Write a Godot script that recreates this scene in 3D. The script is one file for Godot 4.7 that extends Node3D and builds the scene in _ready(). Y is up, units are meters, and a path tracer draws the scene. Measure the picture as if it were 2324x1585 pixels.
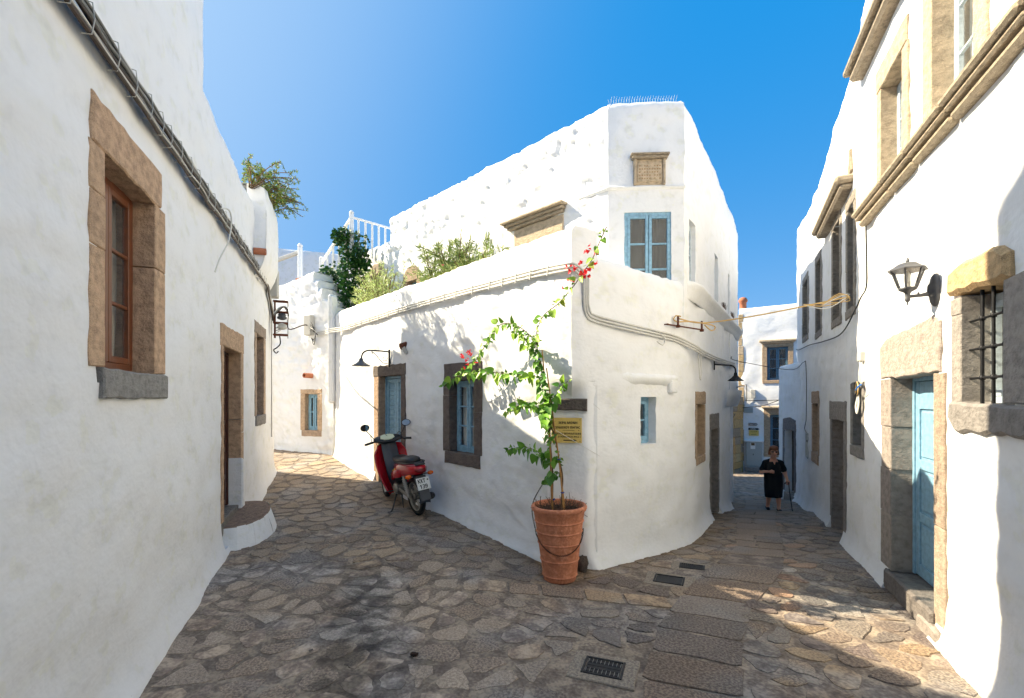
extends Node3D
# A whitewashed island lane: two alleys part round a corner house. x right, y up, the camera looks down -z; metres.

const EYE := 1.9
var M := {}
var taken := {}
var n_lump := FastNoiseLite.new()
var n_mid := FastNoiseLite.new()
var n_big := FastNoiseLite.new()
var n_blot := FastNoiseLite.new()
var n_pock := FastNoiseLite.new()
var rng := RandomNumberGenerator.new()
var frames := {}


func _ready() -> void:
	var cam := Camera3D.new()
	cam.name = "camera"
	cam.projection = Camera3D.PROJECTION_FRUSTUM
	cam.near = 0.05
	cam.far = 400.0
	cam.size = 2.0 * 0.05 * 792.5 / 1100.0
	cam.frustum_offset = Vector2(0, 0.05 * 112.5 / 1100.0)
	cam.position = Vector3(0, EYE, 0)
	add_child(cam)
	var env := Environment.new()
	env.background_mode = Environment.BG_SKY
	env.tonemap_mode = Environment.TONE_MAPPER_LINEAR
	env.tonemap_exposure = 6.7
	env.sdfgi_enabled = true
	env.ssao_enabled = true
	env.ssil_enabled = true
	var sky := Sky.new()
	var pano := PanoramaSkyMaterial.new()
	pano.panorama = sky_picture()
	sky.sky_material = pano
	env.sky = sky
	env.background_energy_multiplier = 1.0
	var we := WorldEnvironment.new()
	we.name = "world_environment"
	we.environment = env
	add_child(we)
	var sun := DirectionalLight3D.new()
	sun.name = "sun"
	sun.light_color = Color(1.0, 0.94, 0.82)
	sun.light_energy = 0.6
	sun.light_angular_distance = 0.5
	sun.shadow_enabled = true
	add_child(sun)
	sun.look_at_from_position(SUN * 50.0, Vector3.ZERO, Vector3.UP)
	rng.seed = 7
	make_noises()
	make_materials()
	make_frames()
	build_ground()
	build_left_house()
	build_centre_house()
	build_stair_wall()
	build_right_house()
	build_far_houses()
	build_railing()
	build_cables()
	build_lamps()
	build_small_things()
	build_plants()
	build_pot_and_bougainvillea()
	build_scooter()
	build_woman()


const SUN := Vector3(-0.743, 0.636, -0.208)


func sky_picture() -> ImageTexture:
	var w := 512
	var h := 256
	var data := PackedFloat32Array()
	data.resize(w * h * 3)
	var to_sun := SUN.normalized()
	for j in h:
		var el := (0.5 - (j + 0.5) / h) * PI
		for i in w:
			var az := (i + 0.5) / w * TAU   # 0 looks down -z, a quarter turn to +x
			var dir := Vector3(sin(az) * cos(el), sin(el), -cos(az) * cos(el))
			var away := rad_to_deg(acos(clampf(dir.dot(to_sun), -1, 1)))
			var air := 0.9 * exp(-rad_to_deg(maxf(el, 0.0)) / 11.5)
			var glow := 0.7 * exp(-pow(away / 49.0, 4.0))
			var c := Vector3(0.0, 0.28, 0.75).lerp(Vector3(0.46, 0.70, 0.95), clampf(air, 0, 1)).lerp(Vector3(0.62, 0.80, 1.0), clampf(glow, 0, 1))
			c += Vector3(1.6, 1.45, 1.2) * exp(-pow(away / 13.0, 2.0))
			c /= 6.15
			if el < 0.0:
				c = c.lerp(Vector3(0.20, 0.19, 0.17), clampf(-el * 6.0, 0, 1))
			var k := (j * w + i) * 3
			data[k] = c.x
			data[k + 1] = c.y
			data[k + 2] = c.z
	return ImageTexture.create_from_image(Image.create_from_data(w, h, false, Image.FORMAT_RGBF, data.to_byte_array()))


# ---------------------------------------------------------------- naming

func numbered(called: String) -> String:
	var k: int = taken.get(called, 0)
	taken[called] = k + 1
	return called if k == 0 else "%s_%03d" % [called, k]


func tag(o: Node, label: String, category: String, group := "", kind := "") -> void:
	if label:
		o.set_meta("label", label)
	if category:
		o.set_meta("category", category)
	if group:
		o.set_meta("group", group)
	if kind:
		o.set_meta("kind", kind)


func thing(called: String, label: String, category: String, at := Vector3.ZERO, group := "") -> Node3D:
	var o := Node3D.new()
	o.name = numbered(called)
	add_child(o)
	o.position = at
	tag(o, label, category, group)
	return o


func put(called: String, m: Variant, mat: Material, parent: Node = self, at := Transform3D.IDENTITY) -> MeshInstance3D:
	var o := MeshInstance3D.new()
	var key := called if parent == self else "%s/%s" % [parent.get_instance_id(), called]
	var k: int = taken.get(key, 0)
	taken[key] = k + 1
	o.name = called if k == 0 else "%s_%03d" % [called, k]
	o.mesh = done(m) if m is SurfaceTool else m
	o.material_override = mat
	o.transform = at
	parent.add_child(o, true)
	return o


# ---------------------------------------------------------------- shapes

func begin() -> SurfaceTool:
	var st := SurfaceTool.new()
	st.begin(Mesh.PRIMITIVE_TRIANGLES)
	return st


func done(st: SurfaceTool) -> ArrayMesh:
	st.generate_normals()
	return st.commit()


func tri(st: SurfaceTool, a: Vector3, b: Vector3, c: Vector3, out: Vector3) -> void:
	# front faces run clockwise: the face looks along out
	if (b - a).cross(c - a).dot(out) > 0.0:
		st.add_vertex(a); st.add_vertex(c); st.add_vertex(b)
	else:
		st.add_vertex(a); st.add_vertex(b); st.add_vertex(c)


func quad(st: SurfaceTool, a: Vector3, b: Vector3, c: Vector3, d: Vector3, out: Vector3) -> void:
	tri(st, a, b, c, out)
	tri(st, a, c, d, out)


func box(st: SurfaceTool, t: Transform3D, size: Vector3, bevel := 0.0) -> void:
	st.set_smooth_group(-1)
	var h := size * 0.5
	var b := minf(bevel, minf(h.x, minf(h.y, h.z)) * 0.9)
	var axes := [Vector3.RIGHT, Vector3.UP, Vector3.BACK]
	for k in 3:
		var ax: Vector3 = axes[k]
		var p: Vector3 = axes[(k + 1) % 3]
		var q: Vector3 = axes[(k + 2) % 3]
		for s in [-1.0, 1.0]:
			var c: Vector3 = ax * h * s
			var pp: Vector3 = p * (h[(k + 1) % 3] - b)
			var qq: Vector3 = q * (h[(k + 2) % 3] - b)
			quad(st, t * (c - pp - qq), t * (c + pp - qq), t * (c + pp + qq), t * (c - pp + qq), t.basis * (ax * s))
		if b > 0.0:
			for s1 in [-1.0, 1.0]:
				for s2 in [-1.0, 1.0]:
					var e: Vector3 = ax * (h[k] - b)
					var e1: Vector3 = p * s1 * h[(k + 1) % 3] + q * s2 * (h[(k + 2) % 3] - b)
					var e2: Vector3 = p * s1 * (h[(k + 1) % 3] - b) + q * s2 * h[(k + 2) % 3]
					quad(st, t * (e1 - e), t * (e1 + e), t * (e2 + e), t * (e2 - e), t.basis * (p * s1 + q * s2))
	if b > 0.0:
		for sx in [-1.0, 1.0]:
			for sy in [-1.0, 1.0]:
				for sz in [-1.0, 1.0]:
					var s := Vector3(sx, sy, sz)
					var i := h - Vector3.ONE * b
					tri(st, t * (s * Vector3(h.x, i.y, i.z)), t * (s * Vector3(i.x, h.y, i.z)), t * (s * Vector3(i.x, i.y, h.z)), t.basis * s)


func bar(st: SurfaceTool, a: Vector3, b: Vector3, wide: float, deep: float, up := Vector3.UP, bevel := 0.0) -> void:
	# a squared bar from a to b
	var z := (b - a).normalized()
	var x := up.cross(z)
	x = Vector3.RIGHT if x.length() < 0.01 else x.normalized()
	box(st, Transform3D(Basis(x, z.cross(x), z), (a + b) * 0.5), Vector3(wide, deep, a.distance_to(b)), bevel)


func tube(st: SurfaceTool, path: PackedVector3Array, radii: Variant, sides := 8, caps := true) -> void:
	if path.size() < 2:
		return
	st.set_smooth_group(0)
	var rings := []
	var x := Vector3.ZERO
	for i in path.size():
		var d := (path[mini(i + 1, path.size() - 1)] - path[maxi(i - 1, 0)]).normalized()
		if i == 0:
			x = d.cross(Vector3.UP if absf(d.y) < 0.9 else Vector3.RIGHT).normalized()
		else:
			x = (x - d * x.dot(d)).normalized()
		var y := d.cross(x)
		var r: float = radii[i] if radii is Array or radii is PackedFloat32Array else radii
		var ring := PackedVector3Array()
		for k in sides:
			var a := TAU * k / sides
			ring.append(path[i] + (x * cos(a) + y * sin(a)) * r)
		rings.append(ring)
	for i in path.size() - 1:
		for k in sides:
			var l := (k + 1) % sides
			quad(st, rings[i][k], rings[i][l], rings[i + 1][l], rings[i + 1][k], (rings[i][k] + rings[i][l]) * 0.5 - path[i])
	if caps:
		st.set_smooth_group(-1)
		for e in [0, path.size() - 1]:
			var o: Vector3 = path[e] - path[1 if e == 0 else e - 1]
			for k in sides:
				tri(st, path[e], rings[e][k], rings[e][(k + 1) % sides], o)
		st.set_smooth_group(0)


func line(pts: Array, step := 0.06, sag := 0.0) -> PackedVector3Array:
	# a smooth path through the points
	var c := Curve3D.new()
	for i in pts.size():
		var p: Vector3 = pts[i]
		var a: Vector3 = pts[maxi(i - 1, 0)]
		var b: Vector3 = pts[mini(i + 1, pts.size() - 1)]
		var h := (b - a) / 6.0
		c.add_point(p, -h, h)
	c.bake_interval = step
	var out := c.get_baked_points()
	if sag > 0.0:
		for i in out.size():
			var t := float(i) / (out.size() - 1)
			out[i].y -= sag * 4.0 * t * (1.0 - t)
	return out


func lathe(st: SurfaceTool, t: Transform3D, prof: Array, sides := 24, group := 0) -> void:
	# prof: [radius, height] from bottom to top along t's y
	st.set_smooth_group(group)
	for i in prof.size() - 1:
		var p: Array = prof[i]
		var q: Array = prof[i + 1]
		for k in sides:
			var a := TAU * k / sides
			var b := TAU * (k + 1) / sides
			var da := Vector3(cos(a), 0, sin(a))
			var db := Vector3(cos(b), 0, sin(b))
			var slope := Vector3((da + db).x * (q[1] - p[1]), (p[0] - q[0]) * 2.0, (da + db).z * (q[1] - p[1]))
			var v := [t * (da * p[0] + Vector3.UP * p[1]), t * (db * p[0] + Vector3.UP * p[1]), t * (db * q[0] + Vector3.UP * q[1]), t * (da * q[0] + Vector3.UP * q[1])]
			if p[0] < 1e-5:
				tri(st, v[0], v[2], v[3], t.basis * slope)
			elif q[0] < 1e-5:
				tri(st, v[0], v[1], v[2], t.basis * slope)
			else:
				quad(st, v[0], v[1], v[2], v[3], t.basis * slope)


func ring(st: SurfaceTool, t: Transform3D, big: float, small: float, sides := 28, tube_sides := 8) -> void:
	# a torus round t's y axis
	var prof := []
	for k in tube_sides + 1:
		var a := TAU * k / tube_sides
		prof.append([big + small * cos(a), small * sin(a)])
	st.set_smooth_group(0)
	for i in tube_sides:
		for k in sides:
			var a := TAU * k / sides
			var b := TAU * (k + 1) / sides
			var mid := TAU * (i + 0.5) / tube_sides
			var m := (a + b) * 0.5
			var f := func(ang: float, pr: Array) -> Vector3: return t * Vector3(cos(ang) * pr[0], pr[1], sin(ang) * pr[0])
			quad(st, f.call(a, prof[i]), f.call(b, prof[i]), f.call(b, prof[i + 1]), f.call(a, prof[i + 1]), t.basis * Vector3(cos(m) * cos(mid), sin(mid), sin(m) * cos(mid)))


func loft(st: SurfaceTool, sections: Array, sides := 16, power := 2.0, t := Transform3D.IDENTITY) -> void:
	# sections: [centre, half width (x), half height (y)], one after the other along z; closed at both ends
	st.set_smooth_group(0)
	var rings := []
	for s in sections:
		var r := PackedVector3Array()
		for k in sides:
			var a := TAU * k / sides
			var cx := signf(cos(a)) * pow(absf(cos(a)), 2.0 / power)
			var sy := signf(sin(a)) * pow(absf(sin(a)), 2.0 / power)
			r.append(t * (s[0] + Vector3(cx * s[1], sy * s[2], 0)))
		rings.append(r)
	for i in rings.size() - 1:
		for k in sides:
			var l := (k + 1) % sides
			quad(st, rings[i][k], rings[i][l], rings[i + 1][l], rings[i + 1][k], (rings[i][k] + rings[i + 1][l]) * 0.5 - t * ((sections[i][0] + sections[i + 1][0]) * 0.5))
	for e in [0, rings.size() - 1]:
		var c: Vector3 = t * sections[e][0]
		var o: Vector3 = c - t * sections[1 if e == 0 else e - 1][0]
		for k in sides:
			tri(st, c, rings[e][k], rings[e][(k + 1) % sides], o)


func sheet(st: SurfaceTool, nu: int, nv: int, f: Callable, out: Vector3) -> void:
	# a curved sheet: f(u, v) with u and v from 0 to 1
	st.set_smooth_group(0)
	for i in nu:
		for j in nv:
			quad(st, f.call(float(i) / nu, float(j) / nv), f.call(float(i + 1) / nu, float(j) / nv), f.call(float(i + 1) / nu, float(j + 1) / nv), f.call(float(i) / nu, float(j + 1) / nv), out)


func slab(st: SurfaceTool, outline: PackedVector2Array, to: Callable, front: float, back: float, bevel: float, out: Vector3, tone = null) -> void:
	# a plate with an outline (anticlockwise or clockwise), mapped by to(x, y, height); its front edge bevelled
	st.set_smooth_group(-1)
	if Geometry2D.is_polygon_clockwise(outline):
		outline.reverse()
	var n := outline.size()
	var inner := PackedVector2Array()
	for i in n:
		var a := (outline[i] - outline[(i - 1 + n) % n]).normalized()
		var b := (outline[(i + 1) % n] - outline[i]).normalized()
		var nn := Vector2(-(a + b).y, (a + b).x)
		nn = nn.normalized() / maxf(0.5, nn.length() * 0.5) if nn.length() > 0.01 else Vector2(-a.y, a.x)
		inner.append(outline[i] + nn * bevel)
	if tone != null:
		st.set_color(tone)
	var mid := Vector2.ZERO
	for p in outline:
		mid += p / n
	for i in n:
		var l := (i + 1) % n
		var o: Vector3 = to.call((outline[i].x + outline[l].x) * 0.5, (outline[i].y + outline[l].y) * 0.5, 0.0) - to.call(mid.x, mid.y, 0.0)
		var e := outline[l] - outline[i]
		var en := Vector2(e.y, -e.x).normalized() * 0.01
		o = to.call(outline[i].x + en.x, outline[i].y + en.y, 0.0) - to.call(outline[i].x, outline[i].y, 0.0)
		quad(st, to.call(outline[i].x, outline[i].y, back), to.call(outline[l].x, outline[l].y, back), to.call(outline[l].x, outline[l].y, front - bevel), to.call(outline[i].x, outline[i].y, front - bevel), o)
		quad(st, to.call(outline[i].x, outline[i].y, front - bevel), to.call(outline[l].x, outline[l].y, front - bevel), to.call(inner[l].x, inner[l].y, front), to.call(inner[i].x, inner[i].y, front), o.normalized() + out)
	var ids := Geometry2D.triangulate_polygon(inner)
	for i in range(0, ids.size(), 3):
		var a := inner[ids[i]]
		var b := inner[ids[i + 1]]
		var c := inner[ids[i + 2]]
		tri(st, to.call(a.x, a.y, front), to.call(b.x, b.y, front), to.call(c.x, c.y, front), out)
		tri(st, to.call(a.x, a.y, back), to.call(b.x, b.y, back), to.call(c.x, c.y, back), -out)


# ---------------------------------------------------------------- noise, textures, materials

func make_noises() -> void:
	for n in [[n_lump, 11, 6.0, 2], [n_mid, 12, 1.9, 3], [n_big, 13, 0.45, 2], [n_blot, 14, 1.3, 4], [n_pock, 15, 9.0, 2]]:
		n[0].seed = n[1]
		n[0].noise_type = FastNoiseLite.TYPE_SIMPLEX_SMOOTH
		n[0].frequency = n[2]
		n[0].fractal_octaves = n[3]


func layer(size: int, seed_: int, freq: float, oct: int, kind := FastNoiseLite.TYPE_SIMPLEX_SMOOTH) -> PackedByteArray:
	var n := FastNoiseLite.new()
	n.seed = seed_
	n.noise_type = kind
	n.frequency = freq / size
	n.fractal_octaves = oct
	return n.get_seamless_image(size, size, false, false, 0.12).get_data()


func mixed(size: int, layers: Array, stops: Array, bump := false) -> ImageTexture:
	# layers: [bytes, weight]; stops: [place, colour] of a ramp
	var g := Gradient.new()
	g.offsets = PackedFloat32Array(stops.map(func(s): return s[0]))
	g.colors = PackedColorArray(stops.map(func(s): return s[1]))
	var lut := PackedByteArray()
	for i in 256:
		var c := g.sample(i / 255.0)
		lut.append_array([c.r8, c.g8, c.b8])
	var total := 0.0
	for l in layers:
		total += l[1]
	var out := PackedByteArray()
	out.resize(size * size * (1 if bump else 3))
	var a: PackedByteArray = layers[0][0]
	var wa: float = layers[0][1] / total
	var b: PackedByteArray = layers[1][0] if layers.size() > 1 else a
	var wb: float = layers[1][1] / total if layers.size() > 1 else 0.0
	for i in size * size:
		var v := int(a[i] * wa + b[i] * wb)
		if bump:
			out[i] = lut[v * 3]
		else:
			out[i * 3] = lut[v * 3]
			out[i * 3 + 1] = lut[v * 3 + 1]
			out[i * 3 + 2] = lut[v * 3 + 2]
	return ImageTexture.create_from_image(Image.create_from_data(size, size, false, Image.FORMAT_L8 if bump else Image.FORMAT_RGB8, out))


func cracked(img: Image, mask: PackedByteArray) -> ImageTexture:
	# hairline cracks here and there, and faint yellowish weeping
	var n := FastNoiseLite.new()
	n.seed = 77
	n.noise_type = FastNoiseLite.TYPE_CELLULAR
	n.cellular_return_type = FastNoiseLite.RETURN_DISTANCE2_SUB
	n.frequency = 5.0 / 512.0
	n.domain_warp_enabled = true
	n.domain_warp_amplitude = 26.0
	n.domain_warp_frequency = 0.03
	var edge := n.get_seamless_image(512, 512, false, false, 0.12).get_data()
	var d := img.get_data()
	for i in 512 * 512:
		if edge[i] < 5 and mask[i] > 150:
			for k in 3:
				d[i * 3 + k] = int(d[i * 3 + k] * 0.80)
		elif mask[i] < 62:
			d[i * 3 + 2] = int(d[i * 3 + 2] * 0.975)
	return ImageTexture.create_from_image(Image.create_from_data(512, 512, false, Image.FORMAT_RGB8, d))


func grey(v: float) -> Color:
	return Color(v, v, v)


func mat(color: Color, rough := 0.8, metal := 0.0) -> StandardMaterial3D:
	var m := StandardMaterial3D.new()
	m.albedo_color = color
	m.roughness = rough
	m.metallic = metal
	return m


func worldly(m: StandardMaterial3D, scale_: float, tex: Texture2D, bump: Texture2D = null, depth := 1.0) -> StandardMaterial3D:
	m.uv1_triplanar = true
	m.uv1_world_triplanar = true
	m.uv1_scale = Vector3.ONE * scale_
	m.albedo_texture = tex
	if bump:
		m.heightmap_enabled = true
		m.heightmap_texture = bump
		m.heightmap_scale = depth
	return m


func make_materials() -> void:
	var fine := layer(512, 1, 40.0, 4)
	var soft := layer(512, 2, 7.0, 5)
	var spots := layer(512, 3, 16.0, 3)
	var grain := layer(512, 4, 120.0, 3)
	var cells := layer(512, 5, 22.0, 2, FastNoiseLite.TYPE_CELLULAR)
	var plaster := mixed(512, [[soft, 1.0], [spots, 0.6]], [[0.0, grey(0.86)], [0.25, grey(0.94)], [0.42, grey(0.97)], [1.0, grey(0.985)]])
	plaster = cracked(plaster.get_image(), soft)
	var plaster_bump := mixed(512, [[fine, 0.55], [soft, 1.0]], [[0.0, grey(0.0)], [1.0, grey(1.0)]], true)
	var stone := mixed(512, [[grain, 1.0], [soft, 0.55]], [[0.0, grey(0.3)], [0.36, grey(0.72)], [0.48, grey(0.95)], [1.0, grey(1.0)]])
	var stone_bump := mixed(512, [[grain, 0.7], [spots, 1.0]], [[0.0, grey(0.0)], [1.0, grey(1.0)]], true)
	var pave := mixed(512, [[grain, 0.9], [fine, 1.2]], [[0.0, Color(0.50, 0.47, 0.46)], [0.36, Color(0.76, 0.73, 0.71)], [0.5, Color(0.87, 0.85, 0.82)], [0.64, Color(0.96, 0.94, 0.90)], [1.0, Color(1, 1, 1)]])
	var pave_rough := mixed(512, [[grain, 0.6], [spots, 1.0]], [[0.0, Color(0.46, 0.43, 0.43)], [0.36, Color(0.70, 0.67, 0.66)], [0.5, Color(0.84, 0.82, 0.80)], [0.64, Color(0.96, 0.93, 0.89)], [1.0, Color(1, 1, 1)]])
	var pave_smooth := mixed(512, [[fine, 0.7], [soft, 1.0]], [[0.0, Color(0.45, 0.42, 0.42)], [0.40, Color(0.74, 0.71, 0.70)], [0.55, Color(0.90, 0.88, 0.85)], [0.66, Color(1.0, 0.97, 0.93)], [1.0, Color(1, 1, 1)]])
	var clay := mixed(512, [[soft, 1.0], [fine, 0.5]], [[0.0, grey(0.68)], [0.5, grey(0.9)], [1.0, grey(1.0)]])
	M.white = worldly(mat(Color(0.955, 0.955, 0.955), 0.92), 0.45, plaster, plaster_bump, 0.8)
	M.white_trim = worldly(mat(Color(0.955, 0.955, 0.95), 0.9), 0.9, plaster, plaster_bump, 0.8)
	M.stone = worldly(mat(Color.WHITE, 0.95), 1.6, stone, stone_bump, 1.4)
	M.stone.vertex_color_use_as_albedo = true
	M.pave = worldly(mat(Color.WHITE, 0.82), 0.9, pave, stone_bump, 1.0)
	M.pave.vertex_color_use_as_albedo = true
	M.pave_kinds = [M.pave]
	for q in [[2.3, pave_rough, 1.6], [0.6, pave_smooth, 0.7]]:
		var m := worldly(mat(Color.WHITE, 0.84), q[0], q[1], stone_bump, q[2])
		m.vertex_color_use_as_albedo = true
		M.pave_kinds.append(m)
	M.mortar = worldly(mat(Color.WHITE, 0.95), 0.7, pave_smooth, plaster_bump, 1.0)
	M.mortar.vertex_color_use_as_albedo = true
	M.earth = worldly(mat(Color(0.42, 0.36, 0.30), 0.95), 0.3, stone)
	M.clay = worldly(mat(Color(0.80, 0.50, 0.36), 0.85), 1.4, clay, plaster_bump, 0.5)
	M.pot = worldly(mat(Color(0.92, 0.66, 0.53), 0.88), 1.6, mixed(512, [[soft, 1.0], [spots, 0.7]], [[0.0, Color(0.62, 0.55, 0.51)], [0.34, Color(0.78, 0.69, 0.63)], [0.5, Color(0.84, 0.75, 0.69)], [0.64, Color(0.91, 0.86, 0.82)], [1.0, Color(1, 1, 1)]]), plaster_bump, 0.6)
	M.blue = worldly(mat(Color(0.58, 0.76, 0.86), 0.45), 2.0, clay)
	M.blue_grey = worldly(mat(Color(0.36, 0.52, 0.62), 0.5), 2.0, clay)
	M.pale_blue = worldly(mat(Color(0.80, 0.86, 0.90), 0.5), 2.0, clay)
	M.cobalt = mat(Color(0.20, 0.38, 0.72), 0.5)
	M.wood = worldly(mat(Color(0.50, 0.27, 0.14), 0.4), 1.0, clay)
	M.wood.uv1_scale = Vector3(9, 1.0, 9)
	M.wood_dark = worldly(mat(Color(0.30, 0.15, 0.10), 0.45), 1.0, clay)
	M.wood_dark.uv1_scale = Vector3(9, 1.0, 9)
	M.wood_old = worldly(mat(Color(0.42, 0.36, 0.32), 0.9), 1.0, stone, stone_bump, 0.6)
	M.wood_old.uv1_scale = Vector3(7, 0.8, 7)
	M.glass = mat(Color(0.75, 0.82, 0.86, 0.05), 0.02)
	M.glass.transparency = BaseMaterial3D.TRANSPARENCY_ALPHA
	M.mirror = mat(Color(0.85, 0.87, 0.9), 0.03, 1.0)
	M.curtain = mat(Color(0.86, 0.85, 0.82), 0.9)
	M.curtain_dim = mat(Color(0.62, 0.60, 0.55), 0.9)
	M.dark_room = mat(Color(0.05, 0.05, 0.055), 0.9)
	M.iron = mat(Color(0.12, 0.12, 0.13), 0.55, 0.5)
	M.lamp_grey = mat(Color(0.36, 0.36, 0.37), 0.5, 0.4)
	M.enamel = mat(Color(0.85, 0.85, 0.82), 0.35)
	M.rust = worldly(mat(Color(0.42, 0.22, 0.13), 0.9), 3.0, clay)
	M.cast_iron = worldly(mat(Color(0.22, 0.22, 0.23), 0.6, 0.4), 4.0, clay)
	M.steel = mat(Color(0.6, 0.6, 0.6), 0.35, 0.9)
	M.chrome = mat(Color(0.8, 0.8, 0.82), 0.12, 1.0)
	M.black_cable = mat(Color(0.10, 0.10, 0.10), 0.6)
	M.brown_cable = mat(Color(0.26, 0.20, 0.16), 0.6)
	M.grey_cable = mat(Color(0.50, 0.50, 0.49), 0.7)
	M.white_cable = worldly(mat(Color(0.86, 0.85, 0.82), 0.7), 4.0, plaster)
	M.yellow_cable = mat(Color(0.80, 0.66, 0.42), 0.6)
	M.blue_cable = mat(Color(0.2, 0.45, 0.75), 0.5)
	M.plastic_grey = mat(Color(0.72, 0.71, 0.68), 0.6)
	M.cabinet = worldly(mat(Color(0.66, 0.68, 0.67), 0.6), 2.0, plaster)
	M.sign_yellow = worldly(mat(Color(0.90, 0.77, 0.42), 0.45), 3.0, plaster)
	M.sign_brown = mat(Color(0.30, 0.15, 0.12), 0.5)
	M.sign_dark = mat(Color(0.13, 0.13, 0.15), 0.5)
	M.ink = mat(Color(0.16, 0.07, 0.06), 0.6)
	M.paper = mat(Color(0.9, 0.9, 0.88), 0.8)
	M.red = mat(Color(0.74, 0.07, 0.13), 0.25)
	M.red.clearcoat_enabled = true
	M.red.clearcoat = 0.6
	M.red.clearcoat_roughness = 0.1
	M.black_plastic = mat(Color(0.13, 0.13, 0.14), 0.5)
	M.grey_plastic = mat(Color(0.26, 0.27, 0.29), 0.5)
	M.seat = mat(Color(0.08, 0.085, 0.10), 0.4)
	M.tyre = mat(Color(0.09, 0.09, 0.09), 0.85)
	M.alloy = mat(Color(0.62, 0.61, 0.58), 0.4, 0.7)
	M.engine = worldly(mat(Color(0.50, 0.49, 0.47), 0.5, 0.6), 5.0, clay)
	M.amber = mat(Color(0.95, 0.42, 0.05), 0.2)
	M.tail_red = mat(Color(0.45, 0.05, 0.05), 0.15)
	M.dial = mat(Color(0.86, 0.86, 0.70), 0.2)
	M.lime = mat(Color(0.78, 0.90, 0.10), 0.5)
	M.sticker = mat(Color(0.95, 0.72, 0.08), 0.4)
	M.plate = mat(Color(0.9, 0.9, 0.88), 0.4)
	M.black_ink = mat(Color(0.06, 0.06, 0.06), 0.6)
	M.skin = mat(Color(0.86, 0.63, 0.52), 0.6)
	M.skin.subsurf_scatter_enabled = true
	M.skin.subsurf_scatter_strength = 0.05
	M.hair = mat(Color(0.50, 0.31, 0.18), 0.6)
	M.black_cloth = mat(Color(0.055, 0.055, 0.06), 0.9)
	M.black_cloth.rim_enabled = true
	M.black_cloth.rim = 0.15
	M.shoe = mat(Color(0.10, 0.10, 0.14), 0.7)
	M.lens = mat(Color(0.05, 0.04, 0.04), 0.08)
	M.gold = mat(Color(0.85, 0.68, 0.35), 0.3, 0.9)
	M.soil = worldly(mat(Color(0.24, 0.18, 0.14), 0.95), 3.0, stone, stone_bump, 2.0)
	M.twig = mat(Color(0.36, 0.28, 0.22), 0.9)
	M.cane = worldly(mat(Color(0.74, 0.54, 0.28), 0.6), 3.0, clay)
	M.bark = mat(Color(0.40, 0.31, 0.22), 0.9)
	M.tie = mat(Color(0.12, 0.22, 0.55), 0.5)
	M.chain = mat(Color(0.22, 0.17, 0.14), 0.6, 0.5)
	M.rock = worldly(mat(Color(0.40, 0.35, 0.31), 0.95), 3.0, stone, stone_bump, 2.0)
	M.leaf = []
	for c in [Color(0.42, 0.60, 0.14), Color(0.31, 0.51, 0.11), Color(0.53, 0.67, 0.17), Color(0.24, 0.43, 0.11), Color(0.60, 0.62, 0.18)]:
		var m := mat(c, 0.45)
		m.backlight_enabled = true
		m.backlight = Color(c.r * 0.55, c.g * 0.6, c.b * 0.3)
		m.cull_mode = BaseMaterial3D.CULL_DISABLED
		M.leaf.append(m)
	M.bract = mat(Color(0.95, 0.08, 0.13), 0.5)
	M.bract.backlight_enabled = true
	M.bract.backlight = Color(0.5, 0.03, 0.05)
	M.bract.cull_mode = BaseMaterial3D.CULL_DISABLED
	M.pink = mat(Color(0.90, 0.42, 0.50), 0.6)
	M.foliage = mat(Color.WHITE, 0.55)
	M.foliage.vertex_color_use_as_albedo = true
	M.foliage.cull_mode = BaseMaterial3D.CULL_DISABLED
	M.foliage.backlight_enabled = true
	M.foliage.backlight = Color(0.10, 0.14, 0.03)


const TAN := Color(0.70, 0.47, 0.30)
const OCHRE := Color(0.68, 0.46, 0.24)
const PINK := Color(0.50, 0.42, 0.365)
const BROWN := Color(0.185, 0.145, 0.122)
const GREY := Color(0.31, 0.285, 0.26)
const SAND := Color(0.70, 0.55, 0.38)
const LICHEN := Color(0.46, 0.38, 0.275)


# ---------------------------------------------------------------- the lie of the land

func profile(pts: Array, x: float) -> float:
	if x <= pts[0][0]:
		return pts[0][1]
	for i in pts.size() - 1:
		if x <= pts[i + 1][0]:
			var t: float = (x - pts[i][0]) / maxf(pts[i + 1][0] - pts[i][0], 1e-6)
			return lerpf(pts[i][1], pts[i + 1][1], t)
	return pts[-1][1]


const UPHILL := [[3.0, -0.02], [4.4, 0.05], [5.6, 0.14], [7.6, 0.26], [9.2, 0.49], [10.4, 0.70], [12.0, 0.80], [20.0, 0.9]]
const DOWNHILL := [[4.0, 0.0], [5.3, 0.0], [6.6, -0.10], [8.0, -0.14], [9.2, -0.25], [10.0, -0.42], [11.7, -0.62], [13.0, -0.79], [19.5, -0.99], [30.0, -1.1]]


func ground(x: float, d: float) -> float:
	var w := smoothstep(-0.6, 1.6, x)
	return lerpf(profile(UPHILL, d), profile(DOWNHILL, d), w) + n_big.get_noise_2d(x * 2.0, d * 2.0) * 0.012


func at(x: float, d: float, y := 0.0) -> Vector3:
	return Vector3(x, y, -d)


func on_ground(x: float, d: float, h := 0.0) -> Vector3:
	return Vector3(x, ground(x, d) + h, -d)


func frame(called: String, x: float, d: float, tx: float, td: float) -> void:
	var t := Vector3(tx, 0, -td).normalized()
	var n := Vector3(-t.z, 0, t.x)
	if n.dot(Vector3(-x, 0, d)) < 0.0:
		n = -n
	frames[called] = {"o": Vector3(x, 0, -d), "t": t, "n": n}


func wp(f: String, u: float, y: float, off := 0.0) -> Vector3:
	var w: Dictionary = frames[f]
	return w.o + w.t * u + w.n * off + Vector3.UP * y


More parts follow.
